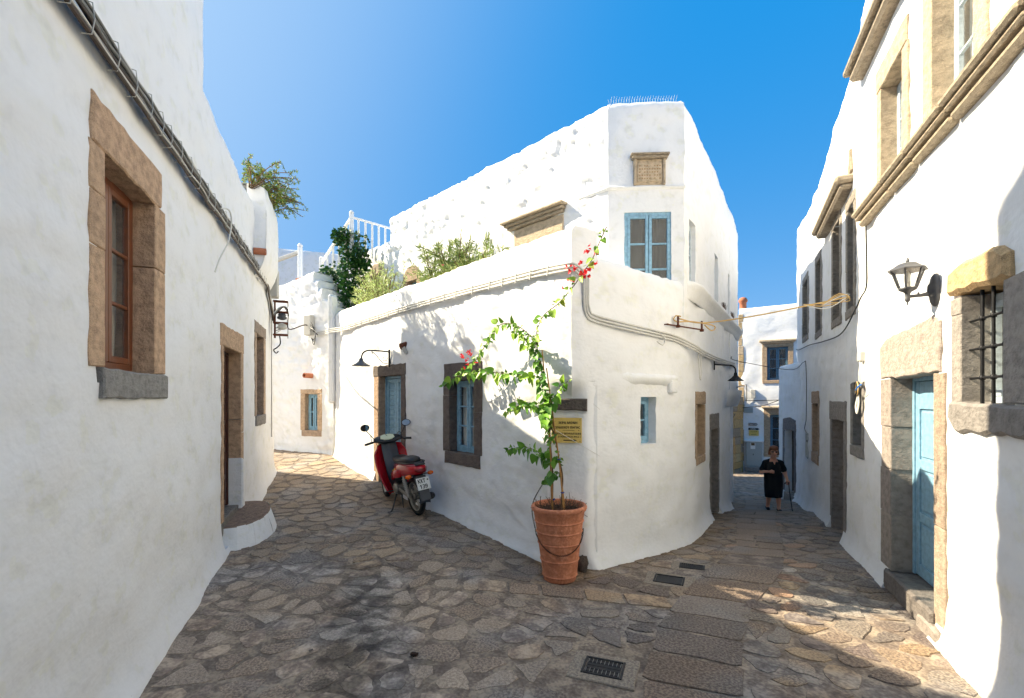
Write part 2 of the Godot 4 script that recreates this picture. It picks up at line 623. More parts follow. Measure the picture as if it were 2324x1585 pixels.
func wt(f: String, u: float, y: float, off := 0.0) -> Transform3D:
	# x along the wall to the viewer's right, y up, z out of the wall
	var n: Vector3 = frames[f].n
	return Transform3D(Basis(Vector3.UP.cross(n), Vector3.UP, n), wp(f, u, y, off))


func make_frames() -> void:
	frame("left", -2.45, 3.07, -0.343, 1.0)
	frame("centre", 0.627, 5.11, -0.847, 1.0)
	frame("corner", 0.415, 5.36, 0.415, -0.07)
	frame("lane", 0.627, 5.11, 1.127, 1.0)
	frame("lane_far", 2.54, 6.87, 0.607, 1.0)
	frame("right", 3.49, 4.14, 0.4127, 1.0)
	frame("right_far", 4.166, 5.78, 0.47, 1.0)
	frame("low", 6.96, 11.72, 0.27, 1.0)
	frame("stairs", -3.85, 10.4, -1.69, 0.8)
	frame("upper", 1.33, 6.7, -0.96, 1.0)
	frame("bay", 1.33, 6.7, 1.04, -0.05)
	frame("far", 8.70, 20.03, 3.0, -1.8)
	frame("sandstone", 8.2, 18.4, 1.1, 1.1)


func stain(x: float, d: float) -> float:
	# old dark spills on the left of the crossing, and the worn grey of the middle
	var s := 0.0
	for b in [[-1.35, 4.2, 0.36, 0.9], [-1.2, 3.55, 0.32, 1.0], [-1.05, 3.05, 0.4, 0.8], [-1.5, 4.9, 0.3, 0.6], [-0.7, 2.9, 0.3, 0.4]]:
		var r := Vector2((x - b[0]) / b[2], (d - b[1]) / (b[2] * 1.3)).length() + n_blot.get_noise_2d(x * 4.0, d * 4.0) * 1.5
		s = maxf(s, b[3] * (1.0 - smoothstep(0.5, 0.85, r)))
	return s


func paved(c: Color, x: float, d: float) -> Color:
	var s := stain(x, d)
	var k := 1.0 - 0.62 * s
	var m := n_blot.get_noise_2d(x * 1.4 + 9.0, d * 1.4)
	k *= 1.0 + 0.22 * m
	var grey_ := smoothstep(0.0, 0.5, n_big.get_noise_2d(x * 2.2, d * 2.2 + 40.0)) * 0.6
	var l := c.get_luminance() * 1.05
	var o := c.lerp(Color(l, l, l * 1.02), grey_)
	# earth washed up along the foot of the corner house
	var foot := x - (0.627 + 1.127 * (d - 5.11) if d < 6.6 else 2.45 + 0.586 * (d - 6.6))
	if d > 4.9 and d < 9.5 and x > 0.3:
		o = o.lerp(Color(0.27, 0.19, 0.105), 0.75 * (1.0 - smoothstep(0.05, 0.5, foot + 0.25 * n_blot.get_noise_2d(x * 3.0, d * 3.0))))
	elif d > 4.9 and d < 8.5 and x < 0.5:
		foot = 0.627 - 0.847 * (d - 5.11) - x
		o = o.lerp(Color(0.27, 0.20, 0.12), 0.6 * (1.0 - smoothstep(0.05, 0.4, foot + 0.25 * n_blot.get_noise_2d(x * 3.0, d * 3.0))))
	return Color(o.r * k, o.g * k, o.b * k)


const STRIP_L := [[2.0, 0.55], [3.13, 0.85], [3.86, 1.18], [4.5, 1.57], [5.2, 2.12], [6.3, 2.95], [8.0, 3.75], [10.0, 4.85], [13.0, 6.3]]
const STRIP_R := [[2.0, 1.2], [3.13, 1.45], [3.95, 1.84], [4.61, 2.26], [5.0, 2.62], [5.66, 3.16], [7.0, 3.85], [8.0, 4.3], [10.0, 5.4], [13.0, 6.75]]


func in_lanes(x: float, d: float, grow: float) -> bool:
	# whether a spot of ground lies between the houses
	var left := -2.45 - 0.343 * (d - 3.07)
	var right := 3.49 + 0.4127 * (d - 4.14) if d < 5.78 else 4.166 + 0.47 * (d - 5.78) if d < 11.8 else 6.98 + 0.27 * (d - 11.8) if d < 13.6 else 12.0
	var cl := 0.627 - 0.847 * (d - 5.11)
	var cr := 0.627 + 1.127 * (d - 5.11) if d < 6.6 else 2.45 + 0.586 * (d - 6.6)
	if d < 5.25:
		return x > left - grow and x < right + grow
	if x < cl + grow * 1.3 and x > (left - grow if d < 9.4 else -9.0):
		return d < 10.5 + grow - (x + 3.85) * 0.473
	return x > cr - grow * 1.3 and x < right + grow and d < 18.8


func build_ground() -> void:
	var st := begin()
	st.set_smooth_group(0)
	for i in 24:
		for j in 24:
			var x0 := -300.0 + 25.0 * i
			var z0 := -300.0 + 25.0 * j
			quad(st, Vector3(x0, -1.35, z0), Vector3(x0 + 25, -1.35, z0), Vector3(x0 + 25, -1.35, z0 + 25), Vector3(x0, -1.35, z0 + 25), Vector3.UP)
	tag(put("ground", st, M.earth), "bare earth under the town reaching to the horizon", "", "", "structure")

	st = begin()
	st.set_smooth_group(0)
	var base := Color(0.35, 0.295, 0.24)
	var sx := 0.1
	for i in 180:
		for j in 230:
			var x := -8.0 + i * sx
			var d := -3.0 + j * sx
			if not (in_lanes(x, d, 0.7) or in_lanes(x + sx, d + sx, 0.7)):
				continue
			var c := [Vector2(x, d), Vector2(x + sx, d), Vector2(x + sx, d + sx), Vector2(x, d + sx)]
			for k in [0, 2, 1, 0, 3, 2]:
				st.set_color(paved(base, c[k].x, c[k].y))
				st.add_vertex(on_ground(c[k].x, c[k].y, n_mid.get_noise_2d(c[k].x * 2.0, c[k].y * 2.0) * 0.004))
	var pavement := put("pavement", flip(st), M.mortar)
	tag(pavement, "worn stone pavement with grey mortar joints filling both lanes", "", "", "structure")

	# the stones: squared slabs down the middle of the right lane, a tan row before the pot, odd field stones elsewhere
	var plates := []
	var d := 2.1
	var turn := 0
	while d < 13.0:
		var deep := rng.randf_range(0.30, 0.50)
		var cuts := [0.0, 1.0]
		if rng.randf() < 0.3:
			cuts = [0.0, rng.randf_range(0.4, 0.6), 1.0]
		for c in cuts.size() - 1:
			var poly := PackedVector2Array()
			for e in [[d, cuts[c]], [d, cuts[c + 1]], [d + deep, cuts[c + 1]], [d + deep, cuts[c]]]:
				var l := profile(STRIP_L, e[0])
				var r := profile(STRIP_R, e[0])
				poly.append(Vector2(lerpf(l, r, e[1]) + rng.randf_range(-0.012, 0.012), e[0] - lerpf(-0.12, 0.12, e[1]) + rng.randf_range(-0.01, 0.01)))
			plates.append([poly, 1])
		d += deep
		turn += 1
	var tx := -0.35
	while tx < 1.45:
		var wide := rng.randf_range(0.30, 0.42)
		var dd := 4.63 - (tx + 0.35) * 0.14
		plates.append([PackedVector2Array([Vector2(tx, dd), Vector2(tx + wide, dd - wide * 0.14), Vector2(tx + wide, dd + 0.25 - wide * 0.14), Vector2(tx, dd + 0.26)]), 2])
		tx += wide
	var sites := []
	var rows := 0
	var y := 1.2
	while y < 18.6:
		var gap := lerpf(0.235, 0.30, clampf((y - 4.0) / 8.0, 0, 1))
		var x := -7.5 + (0.16 if rows % 2 else 0.0)
		while x < 9.5:
			sites.append(Vector2(x + rng.randf_range(-0.11, 0.11), y + rng.randf_range(-0.075, 0.075)))
			x += rng.randf_range(0.26, 0.42)
		y += gap * 0.8
		rows += 1
	var near := {}
	for s in sites:
		var key := Vector2i((s / 0.6).floor())
		if not near.has(key):
			near[key] = []
		near[key].append(s)
	for s in sites:
		if not in_lanes(s.x, s.y, 0.05) or reserved(s.x, s.y):
			continue
		var cell := PackedVector2Array([s + Vector2(-0.4, -0.4), s + Vector2(0.4, -0.4), s + Vector2(0.4, 0.4), s + Vector2(-0.4, 0.4)])
		var key := Vector2i((s / 0.6).floor())
		for ki in [-1, 0, 1]:
			for kj in [-1, 0, 1]:
				for o in near.get(key + Vector2i(ki, kj), []):
					if o != s:
						cell = halved(cell, (s + o) * 0.5, o - s)
		if cell.size() > 2:
			plates.append([cell, 0])
	# nearest first: what shows largest becomes a part of its own
	var order := []
	for p in plates:
		var c := Vector2.ZERO
		for v in p[0]:
			c += v / p[0].size()
		order.append([c.length() - (1.0 if p[1] else 0.0), c, p])
	order.sort_custom(func(a, b): return a[0] < b[0])
	var rest := begin()
	var count := 0
	var tones := [Color(0.33, 0.275, 0.23), Color(0.27, 0.245, 0.23), Color(0.38, 0.295, 0.215), Color(0.225, 0.185, 0.18), Color(0.43, 0.325, 0.215), Color(0.20, 0.185, 0.19), Color(0.33, 0.265, 0.215), Color(0.27, 0.225, 0.20), Color(0.23, 0.215, 0.205), Color(0.36, 0.325, 0.285)]
	for o in order:
		var c: Vector2 = o[1]
		var kind: int = o[2][1]
		var tone: Color = tones[rng.randi() % tones.size()]
		if kind == 1:
			tone = [Color(0.29, 0.235, 0.20), Color(0.25, 0.22, 0.205), Color(0.32, 0.25, 0.20)][rng.randi() % 3]
		elif kind == 2:
			tone = [Color(0.46, 0.345, 0.23), Color(0.42, 0.33, 0.24), Color(0.38, 0.30, 0.235)][rng.randi() % 3]
		elif c.x > 2.4 and rng.randf() < 0.22:
			tone = [Color(0.46, 0.29, 0.20), Color(0.46, 0.34, 0.215)][rng.randi() % 2]
		elif c.x < -1.2 and c.y > 5.4:
			tone = tone.lerp(Color(0.44, 0.34, 0.24), 0.5)
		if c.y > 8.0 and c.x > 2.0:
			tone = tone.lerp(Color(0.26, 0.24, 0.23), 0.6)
		var k := rng.randf_range(0.85, 1.15) * (1.0 - 0.45 * stain(c.x, c.y) * rng.randf())
		tone = Color(tone.r * k, tone.g * k, tone.b * k)
		var worn := 1.0 - smoothstep(-0.4, 0.7, c.x) if c.y < 5.2 else 0.3
		var alone := count < 296 and in_sight(c)
		var target := begin() if alone else rest
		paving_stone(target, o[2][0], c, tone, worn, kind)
		if alone:
			put("paving_stone", target, M.pave_kinds[rng.randi() % 3], pavement)
			count += 1
	tag(put("distant_paving", rest, M.pave, pavement), "", "", "", "stuff")


func flip(st: SurfaceTool) -> SurfaceTool:
	return st


func in_sight(c: Vector2) -> bool:
	return c.y > 2.6 and absf(c.x) < c.y * 1.07


func reserved(x: float, d: float) -> bool:
	if d < 13.0 and x > profile(STRIP_L, d) - 0.06 and x < profile(STRIP_R, d) + 0.06:
		return true
	if x > -0.4 and x < 1.4 and absf(d - (4.76 - (x + 0.35) * 0.14)) < 0.2:
		return true
	for c in [[0.65, 3.38, 0.42, 0.30], [1.62, 5.02, 0.36, 0.26], [2.1, 5.5, 0.3, 0.2]]:
		if absf(x - c[0]) < c[2] and absf(d - c[1]) < c[3]:
			return true
	return false


func halved(poly: PackedVector2Array, m: Vector2, n: Vector2) -> PackedVector2Array:
	var out := PackedVector2Array()
	for i in poly.size():
		var a := poly[i]
		var b := poly[(i + 1) % poly.size()]
		var da := (a - m).dot(n)
		var db := (b - m).dot(n)
		if da <= 0.0:
			out.append(a)
		if (da < 0.0 and db > 0.0) or (da > 0.0 and db < 0.0):
			out.append(a.lerp(b, da / (da - db)))
	return out


func paving_stone(st: SurfaceTool, cell: PackedVector2Array, c: Vector2, tone: Color, worn: float, kind: int) -> void:
	var joint := rng.randf_range(0.012, 0.03) if kind == 0 else 0.009
	var ringed := PackedVector2Array()
	var n := cell.size()
	for i in n:
		var a := cell[i]
		var b := cell[(i + 1) % n]
		var cut := 0.28 if kind == 0 else 0.07
		for t in ([cut, 0.5, 1.0 - cut] if a.distance_to(b) > 0.12 else [0.5]):
			var p := a.lerp(b, t)
			p = p.move_toward(c, joint * (1.0 + 0.7 * n_pock.get_noise_2d(p.x * 2.0, p.y * 2.0)))
			ringed.append(p)
	n = ringed.size()
	var high := rng.randf_range(0.004, 0.011) * (1.0 - 0.5 * worn) + (0.004 if kind else 0.0)
	var blend := 0.15 + worn * 0.62
	tone = tone.lerp(Color(0.560, 0.459, 0.370), blend)
	st.set_smooth_group(0)
	var f := func(p: Vector2, h: float) -> void:
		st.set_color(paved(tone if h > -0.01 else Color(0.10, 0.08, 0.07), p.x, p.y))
		st.add_vertex(on_ground(p.x, p.y, h))
	for i in n:
		var a := ringed[i]
		var b := ringed[(i + 1) % n]
		var ai := a.move_toward(c, 0.011)
		var bi := b.move_toward(c, 0.011)
		var am := a.lerp(c, 0.5)
		var bm := b.lerp(c, 0.5)
		var h1 := high + n_lump.get_noise_2d(am.x * 1.5, am.y * 1.5) * 0.004
		var h2 := high + n_lump.get_noise_2d(bm.x * 1.5, bm.y * 1.5) * 0.004
		var flat := [[a, -0.03, b, -0.03, bi, high, ai, high], [ai, high, bi, high, bm, h2, am, h1]]
		var cw := (b - a).cross(c - a) < 0.0
		for e in flat.size():
			var q: Array = flat[e]
			st.set_smooth_group(1 if e == 0 else 2)
			for k in ([0, 2, 4, 0, 4, 6] if cw else [0, 4, 2, 0, 6, 4]):
				f.call(q[k], q[k + 1])
		var hc := high + n_lump.get_noise_2d(c.x * 1.5, c.y * 1.5) * 0.004
		for q in ([[am, h1], [bm, h2], [c, hc]] if cw else [[am, h1], [c, hc], [bm, h2]]):
			f.call(q[0], q[1])


# ---------------------------------------------------------------- walls

func unique_sorted(a: Array, gap := 0.006) -> Array:
	a.sort()
	var out := []
	for v in a:
		if out.is_empty() or v - out[-1] > gap:
			out.append(v)
	return out


func top_at(tops: Array, u: float, right: bool) -> float:
	# tops: [u, height]; two entries with one u make a step
	for i in range(tops.size() - 1, -1, -1):
		if tops[i][0] < u - 1e-4 or (right and tops[i][0] <= u + 1e-4):
			if i == tops.size() - 1:
				return tops[i][1]
			return lerpf(tops[i][1], tops[i + 1][1], clampf((u - tops[i][0]) / maxf(tops[i + 1][0] - tops[i][0], 1e-6), 0, 1))
	return tops[0][1]


func wall(house: Node3D, called: String, pts: Array, side: float, y0: float, tops: Array, holes: Array, o := {}) -> MeshInstance3D:
	# a plastered wall along the plan points (x, d): uneven, rounded at its top, holes let through it; side 1 faces left of the way it runs
	var step: float = o.get("step", 0.06)
	var thick: float = o.get("thick", 0.35)
	var rough: float = o.get("rough", 1.0)
	var flare: float = o.get("flare", 0.06)
	var pull = o.get("pull")
	var along := [0.0]
	for i in pts.size() - 1:
		along.append(along[-1] + pts[i].distance_to(pts[i + 1]))
	var length: float = along[-1]
	var normals := []
	for i in pts.size():
		var a: Vector2 = (pts[i] - pts[i - 1]).normalized() if i > 0 else (pts[1] - pts[0]).normalized()
		var b: Vector2 = (pts[i + 1] - pts[i]).normalized() if i < pts.size() - 1 else a
		var t := (a + b).normalized()
		normals.append(Vector2(-t.y, t.x) * side)
	var base := func(u: float) -> Array:
		var i := 0
		while i < pts.size() - 2 and u > along[i + 1]:
			i += 1
		var t: float = (u - along[i]) / (along[i + 1] - along[i])
		var p: Vector2 = pts[i].lerp(pts[i + 1], t)
		var n: Vector2 = normals[i].lerp(normals[i + 1], clampf(t, 0, 1)).normalized()
		return [Vector3(p.x, 0, -p.y), Vector3(n.x, 0, -n.y)]
	var us := []
	var count := int(ceil(length / step))
	for i in count + 1:
		us.append(length * i / count)
	var vmax := 0.0
	for t in tops:
		vmax = maxf(vmax, t[1])
		us.append(clampf(t[0], 0, length))
	var vs := [y0, vmax]
	count = int(ceil((vmax - y0) / step))
	for i in count:
		vs.append(y0 + (vmax - y0) * i / count)
	for h in holes:
		us.append_array([clampf(h[0], 0, length), clampf(h[1], 0, length)])
		vs.append_array([h[2], h[3]])
	# lines of holes come first so that nearby grid lines give way to them
	var keep_u := []
	var keep_v := []
	for h in holes:
		keep_u.append_array([h[0], h[1]])
		keep_v.append_array([h[2], h[3]])
	for t in tops:
		keep_u.append(t[0])
	us = unique_sorted(us.filter(func(v): return keep_u.any(func(k): return k == v) or not keep_u.any(func(k): return absf(k - v) < step * 0.4)))
	vs = unique_sorted(vs.filter(func(v): return keep_v.any(func(k): return k == v) or not keep_v.any(func(k): return absf(k - v) < step * 0.4)))
	# columns: [u, top]; a step in the top makes two columns at one u
	var cols := []
	for u in us:
		var l := top_at(tops, u, false)
		var r := top_at(tops, u, true)
		if absf(l - r) > 0.01 and u > 0.01 and u < length - 0.01:
			cols.append([u, l])
		cols.append([u, r if u < length - 0.01 else l])
	var nu := cols.size()
	var nv := vs.size()
	var front := []
	for c in cols:
		var b: Array = base.call(c[0])
		var u: float = c[0]
		var edge := smoothstep(0.0, 0.12, minf(u, length - u)) if not o.get("open", false) else 1.0
		var g := ground(b[0].x, -b[0].z)
		var column := PackedVector3Array()
		for v in vs:
			var top: float = c[1] + n_mid.get_noise_1d(u * 3.0 + y0) * 0.02 * minf(rough, 1.0)
			var y := minf(v, top)
			var p: Vector3 = b[0] + Vector3.UP * y
			var h := top - y
			var out := n_big.get_noise_2d(u * 1.5, y * 1.5) * 0.035 + n_mid.get_noise_3dv(p) * 0.014 * rough
			if rough > 1.2:
				var l := n_lump.get_noise_3d(p.x, p.y * 1.25, p.z)
				# courses of rubble showing through the limewash
				var wu := u + n_mid.get_noise_2d(u * 1.5, y * 1.5) * 0.12
				var wy := y + n_mid.get_noise_2d(u * 1.2 + 50.0, y * 1.2) * 0.09
				var row := floorf(wy / 0.20)
				var cu := wu / 0.33 + fposmod(row * 0.37, 1.0)
				var h1 := fposmod(sin(row * 12.9898 + floorf(cu) * 78.233) * 4375.85, 1.0)
				var fx := cu - floorf(cu)
				var fy := wy / 0.20 - row
				var rim := minf(minf(fx, 1.0 - fx) * 0.33, minf(fy, 1.0 - fy) * 0.20)
				out += (smoothstep(0.0, 0.05, rim) - 1.0) * (0.036 if rough > 2.0 else 0.016) * smoothstep(0.3, 0.85, h1) + (h1 - 0.5) * 0.018 * smoothstep(0.0, 0.06, rim) * rough / 2.5
				out += smoothstep(-0.35, 0.15, l) * 0.004 * rough
			else:
				out += n_lump.get_noise_3dv(p) * 0.004 * rough
			out *= edge
			for q in holes:
				var away := Vector2(maxf(maxf(q[0] - u, u - q[1]), 0.0), maxf(maxf(q[2] - y, y - q[3]), 0.0)).length()
				if away < 0.4:
					out *= smoothstep(0.10, 0.40, away)
			out += flare * exp(-maxf(y - g, 0.0) / 0.11)
			if h < 0.08 and not o.get("square", false):
				out -= 0.055 * pow(1.0 - h / 0.08, 2.0)
			p += b[1] * out
			p += Vector3(n_mid.get_noise_3d(p.y * 2.2, p.x, 3.0), 0, n_mid.get_noise_3d(p.y * 2.2, p.z, 31.0)) * 0.012
			if pull != null:
				p = pull.call(p)
			column.append(p)
		front.append(column)
	var st := begin()
	st.set_smooth_group(0)
	var holed := func(u0: float, u1: float, v0: float, v1: float) -> bool:
		var um := (u0 + u1) * 0.5
		var vm := (v0 + v1) * 0.5
		for h in holes:
			if um > h[0] and um < h[1] and vm > h[2] and vm < h[3]:
				return true
		return false
	var facing := 1.0 if side > 0.0 else -1.0
	for i in nu - 1:
		if cols[i + 1][0] - cols[i][0] < 1e-4:
			continue
		for j in nv - 1:
			if vs[j] >= maxf(cols[i][1], cols[i + 1][1]) + 0.03 or holed.call(cols[i][0], cols[i + 1][0], vs[j], vs[j + 1]):
				continue
			var a: Vector3 = front[i][j]
			var b: Vector3 = front[i + 1][j]
			var c: Vector3 = front[i + 1][j + 1]
			var e: Vector3 = front[i][j + 1]
			if facing < 0.0:
				st.add_vertex(a); st.add_vertex(c); st.add_vertex(b)
				st.add_vertex(a); st.add_vertex(e); st.add_vertex(c)
			else:
				st.add_vertex(a); st.add_vertex(b); st.add_vertex(c)
				st.add_vertex(a); st.add_vertex(c); st.add_vertex(e)
	# the back, the top and the ends
	var rear := func(i: int, y: float) -> Vector3:
		var b: Array = base.call(cols[i][0])
		return b[0] - b[1] * thick + Vector3.UP * y
	st.set_smooth_group(1)
	for i in nu - 1:
		var b: Array = base.call(cols[i][0])
		var a1: Vector3 = front[i][nv - 1]
		var b1: Vector3 = front[i + 1][nv - 1]
		var a2: Vector3 = rear.call(i, a1.y)
		var b2: Vector3 = rear.call(i + 1, b1.y)
		var am := (a1 + a2) * 0.5 + Vector3.UP * 0.02
		var bm := (b1 + b2) * 0.5 + Vector3.UP * 0.02
		if cols[i + 1][0] - cols[i][0] < 1e-4:
			var o2: Vector3 = (base.call(cols[i][0] + 0.05)[0] - b[0]) * (1.0 if a1.y > b1.y else -1.0)
			var tall := i if a1.y > b1.y else i + 1
			st.set_smooth_group(-1)
			for j in nv - 1:
				var v1: Vector3 = front[tall][j]
				var v2: Vector3 = front[tall][j + 1]
				if v2.y > minf(a1.y, b1.y) - 0.12 and v2.y > v1.y + 1e-5:
					quad(st, v1, v2, rear.call(tall, v2.y), rear.call(tall, v1.y), o2)
			st.set_smooth_group(1)
		else:
			quad(st, a1, b1, bm, am, Vector3.UP)
			quad(st, am, bm, b2, a2, Vector3.UP)
	st.set_smooth_group(-1)
	var cu := [0.0, length]
	var cv := [y0, vmax + 0.1]
	for h in holes:
		cu.append_array([h[0], h[1]])
		cv.append_array([h[2], h[3]])
	for t in tops:
		cu.append(clampf(t[0], 0.0, length))
	cu.append_array(along)
	cu = unique_sorted(cu)
	cv = unique_sorted(cv)
	for i in cu.size() - 1:
		var ba: Array = base.call(cu[i])
		var bb: Array = base.call(cu[i + 1])
		var ta := top_at(tops, cu[i], true) - 0.01
		var tb := top_at(tops, cu[i + 1], false) - 0.01
		for j in cv.size() - 1:
			if holed.call(cu[i], cu[i + 1], cv[j], cv[j + 1]) or cv[j] > maxf(ta, tb):
				continue
			var ra: Vector3 = ba[0] - ba[1] * thick
			var rb: Vector3 = bb[0] - bb[1] * thick
			quad(st, ra + Vector3.UP * minf(cv[j], ta), rb + Vector3.UP * minf(cv[j], tb), rb + Vector3.UP * minf(cv[j + 1], tb), ra + Vector3.UP * minf(cv[j + 1], ta), -ba[1])
	for i in [0, nu - 1]:
		var tip: Vector3 = rear.call(i, front[i][nv - 1].y)
		tri(st, front[i][nv - 1], (front[i][nv - 1] + tip) * 0.5 + Vector3.UP * 0.02, tip, front[i][0] - front[1 if i == 0 else nu - 2][0])
		var o2: Vector3 = front[i][0] - front[1 if i == 0 else nu - 2][0]
		for j in nv - 1:
			quad(st, front[i][j], front[i][j + 1], rear.call(i, front[i][j + 1].y), rear.call(i, front[i][j].y), o2)
	# reveals
	for h in holes:
		var hc: Vector3 = base.call((h[0] + h[1]) * 0.5)[0] + Vector3.UP * (h[2] + h[3]) * 0.5
		for i in nu:
			for j in nv - 1:
				if (cols[i][0] == h[0] or cols[i][0] == h[1]) and vs[j] >= h[2] - 1e-4 and vs[j + 1] <= h[3] + 1e-4:
					quad(st, front[i][j], front[i][j + 1], rear.call(i, front[i][j + 1].y), rear.call(i, front[i][j].y), (hc - front[i][j]) * Vector3(1, 0, 1))
		for j in nv:
			for i in nu - 1:
				if (vs[j] == h[2] or vs[j] == h[3]) and cols[i][0] >= h[0] - 1e-4 and cols[i + 1][0] <= h[1] + 1e-4:
					quad(st, front[i][j], front[i + 1][j], rear.call(i + 1, front[i + 1][j].y), rear.call(i, front[i][j].y), Vector3(0, hc.y - front[i][j].y, 0))
	return put(called, st, o.get("mat", M.white), house)


func prism(house: Node3D, called: String, poly: Array, y0: float, y1: float, m: Material) -> MeshInstance3D:
	var st := begin()
	st.set_smooth_group(-1)
	var c := Vector2.ZERO
	for p in poly:
		c += p / poly.size()
	for i in poly.size():
		var a: Vector2 = poly[i]
		var b: Vector2 = poly[(i + 1) % poly.size()]
		var o := (a + b) * 0.5 - c
		quad(st, at(a.x, a.y, y0), at(b.x, b.y, y0), at(b.x, b.y, y1), at(a.x, a.y, y1), Vector3(o.x, 0, -o.y))
	var ids := Geometry2D.triangulate_polygon(PackedVector2Array(poly))
	for i in range(0, ids.size(), 3):
		var a: Vector2 = poly[ids[i]]
		var b: Vector2 = poly[ids[i + 1]]
		var e: Vector2 = poly[ids[i + 2]]
		tri(st, at(a.x, a.y, y1), at(b.x, b.y, y1), at(e.x, e.y, y1), Vector3.UP)
		tri(st, at(a.x, a.y, y0), at(b.x, b.y, y0), at(e.x, e.y, y0), Vector3.DOWN)
	return put(called, st, m, house)


func back_wall(house: Node3D, a: Vector2, b: Vector2, y0: float, y1: float, thick := 0.3) -> void:
	var st := begin()
	var mid := (a + b) * 0.5
	var t := at((b - a).x, (b - a).y).normalized()
	box(st, Transform3D(Basis(t, Vector3.UP, t.cross(Vector3.UP)), at(mid.x, mid.y, (y0 + y1) * 0.5)), Vector3(a.distance_to(b), y1 - y0, thick))
	put("wall", st, M.white, house)


func stone(house: Node, called: String, f: String, pts: Array, tone: Color, proud := 0.012, deep := 0.3, odd := 0.006, bevel := 0.009, m: Material = null) -> MeshInstance3D:
	# a dressed stone let into the wall of frame f, outlined in (along, up)
	var outline := PackedVector2Array()
	for i in pts.size():
		var a := Vector2(pts[i][0], pts[i][1])
		var b := Vector2(pts[(i + 1) % pts.size()][0], pts[(i + 1) % pts.size()][1])
		var cuts := maxi(1, int(a.distance_to(b) / 0.09))
		for k in cuts:
			var p := a.lerp(b, float(k) / cuts)
			outline.append(p + Vector2(rng.randf_range(-odd, odd), rng.randf_range(-odd, odd)))
	var st := begin()
	var k := rng.randf_range(0.93, 1.07)
	slab(st, outline, func(x: float, y: float, z: float) -> Vector3: return wp(f, x, y, z), proud, -deep, bevel, frames[f].n, Color(tone.r * k, tone.g * k, tone.b * k))
	return put(called, st, m if m else M.stone, house)


func rect(u0: float, u1: float, v0: float, v1: float) -> Array:
	return [[u0, v0], [u1, v0], [u1, v1], [u0, v1]]


func window(house: Node3D, f: String, u0: float, u1: float, v0: float, v1: float, deep: float, leaves: int, rows: int, paint: Material, curtain: Material = null, bars := 0, rail := 0.045) -> MeshInstance3D:
	# a casement: frame > sashes with glazing bars, panes, curtain; behind it the dark of the room
	var st := begin()
	var y := Vector3.UP
	var n: Vector3 = frames[f].n
	for e in [[u0, v0, u0, v1], [u1, v0, u1, v1]]:
		bar(st, wp(f, e[0], e[1], -deep), wp(f, e[2], e[3], -deep), 0.05, 0.05, n, 0.005)
	for v in [v0 + 0.012, v1 - 0.012]:
		bar(st, wp(f, u0, v, -deep), wp(f, u1, v, -deep), 0.05, 0.048, n, 0.005)
	var w := put("window", st, paint, house)
	var wide := (u1 - u0 - 0.04) / leaves
	for k in leaves:
		var a := u0 + 0.02 + wide * k + 0.004
		var b := a + wide - 0.008
		var lo := v0 + 0.035
		var hi := v1 - 0.035
		st = begin()
		for u in [a + rail * 0.5, b - rail * 0.5]:
			bar(st, wp(f, u, lo, -deep + 0.012), wp(f, u, hi, -deep + 0.012), rail, 0.036, n, 0.004)
		for v in [lo + rail * 0.5, hi - rail * 0.5]:
			bar(st, wp(f, a + rail, v, -deep + 0.011), wp(f, b - rail, v, -deep + 0.011), 0.034, rail, y, 0.004)
		for r in range(1, rows):
			var v := lerpf(lo + rail, hi - rail, float(r) / rows)
			bar(st, wp(f, a + rail, v, -deep + 0.010), wp(f, b - rail, v, -deep + 0.010), 0.026, 0.024, y, 0.004)
		for c in range(1, bars + 1):
			var u := lerpf(a, b, float(c) / (bars + 1))
			bar(st, wp(f, u, lo + rail, -deep + 0.009), wp(f, u, hi - rail, -deep + 0.009), 0.024, 0.026, n, 0.004)
		put("sash", st, paint, w)
		for r in rows:
			for c in bars + 1:
				st = begin()
				var ua := lerpf(a + rail, b - rail, float(c) / (bars + 1))
				var ub := lerpf(a + rail, b - rail, float(c + 1) / (bars + 1))
				var va := lerpf(lo + rail, hi - rail, float(r) / rows)
				var vb := lerpf(lo + rail, hi - rail, float(r + 1) / rows)
				quad(st, wp(f, ua, va, -deep + 0.008), wp(f, ub, va, -deep + 0.008), wp(f, ub, vb, -deep + 0.008), wp(f, ua, vb, -deep + 0.008), n)
				put("pane", st, M.glass, w)
	if curtain:
		st = begin()
		sheet(st, 40, 4, func(s: float, t: float) -> Vector3: return wp(f, lerpf(u0 + 0.03, u1 - 0.03, s), lerpf(v0 + 0.03, v1 - 0.03, t), -deep - 0.07 + 0.016 * sin(s * 34.0 + 2.0 * sin(t * 2.0 + s * 9.0))), n)
		put("curtain", st, curtain, w)
	return w


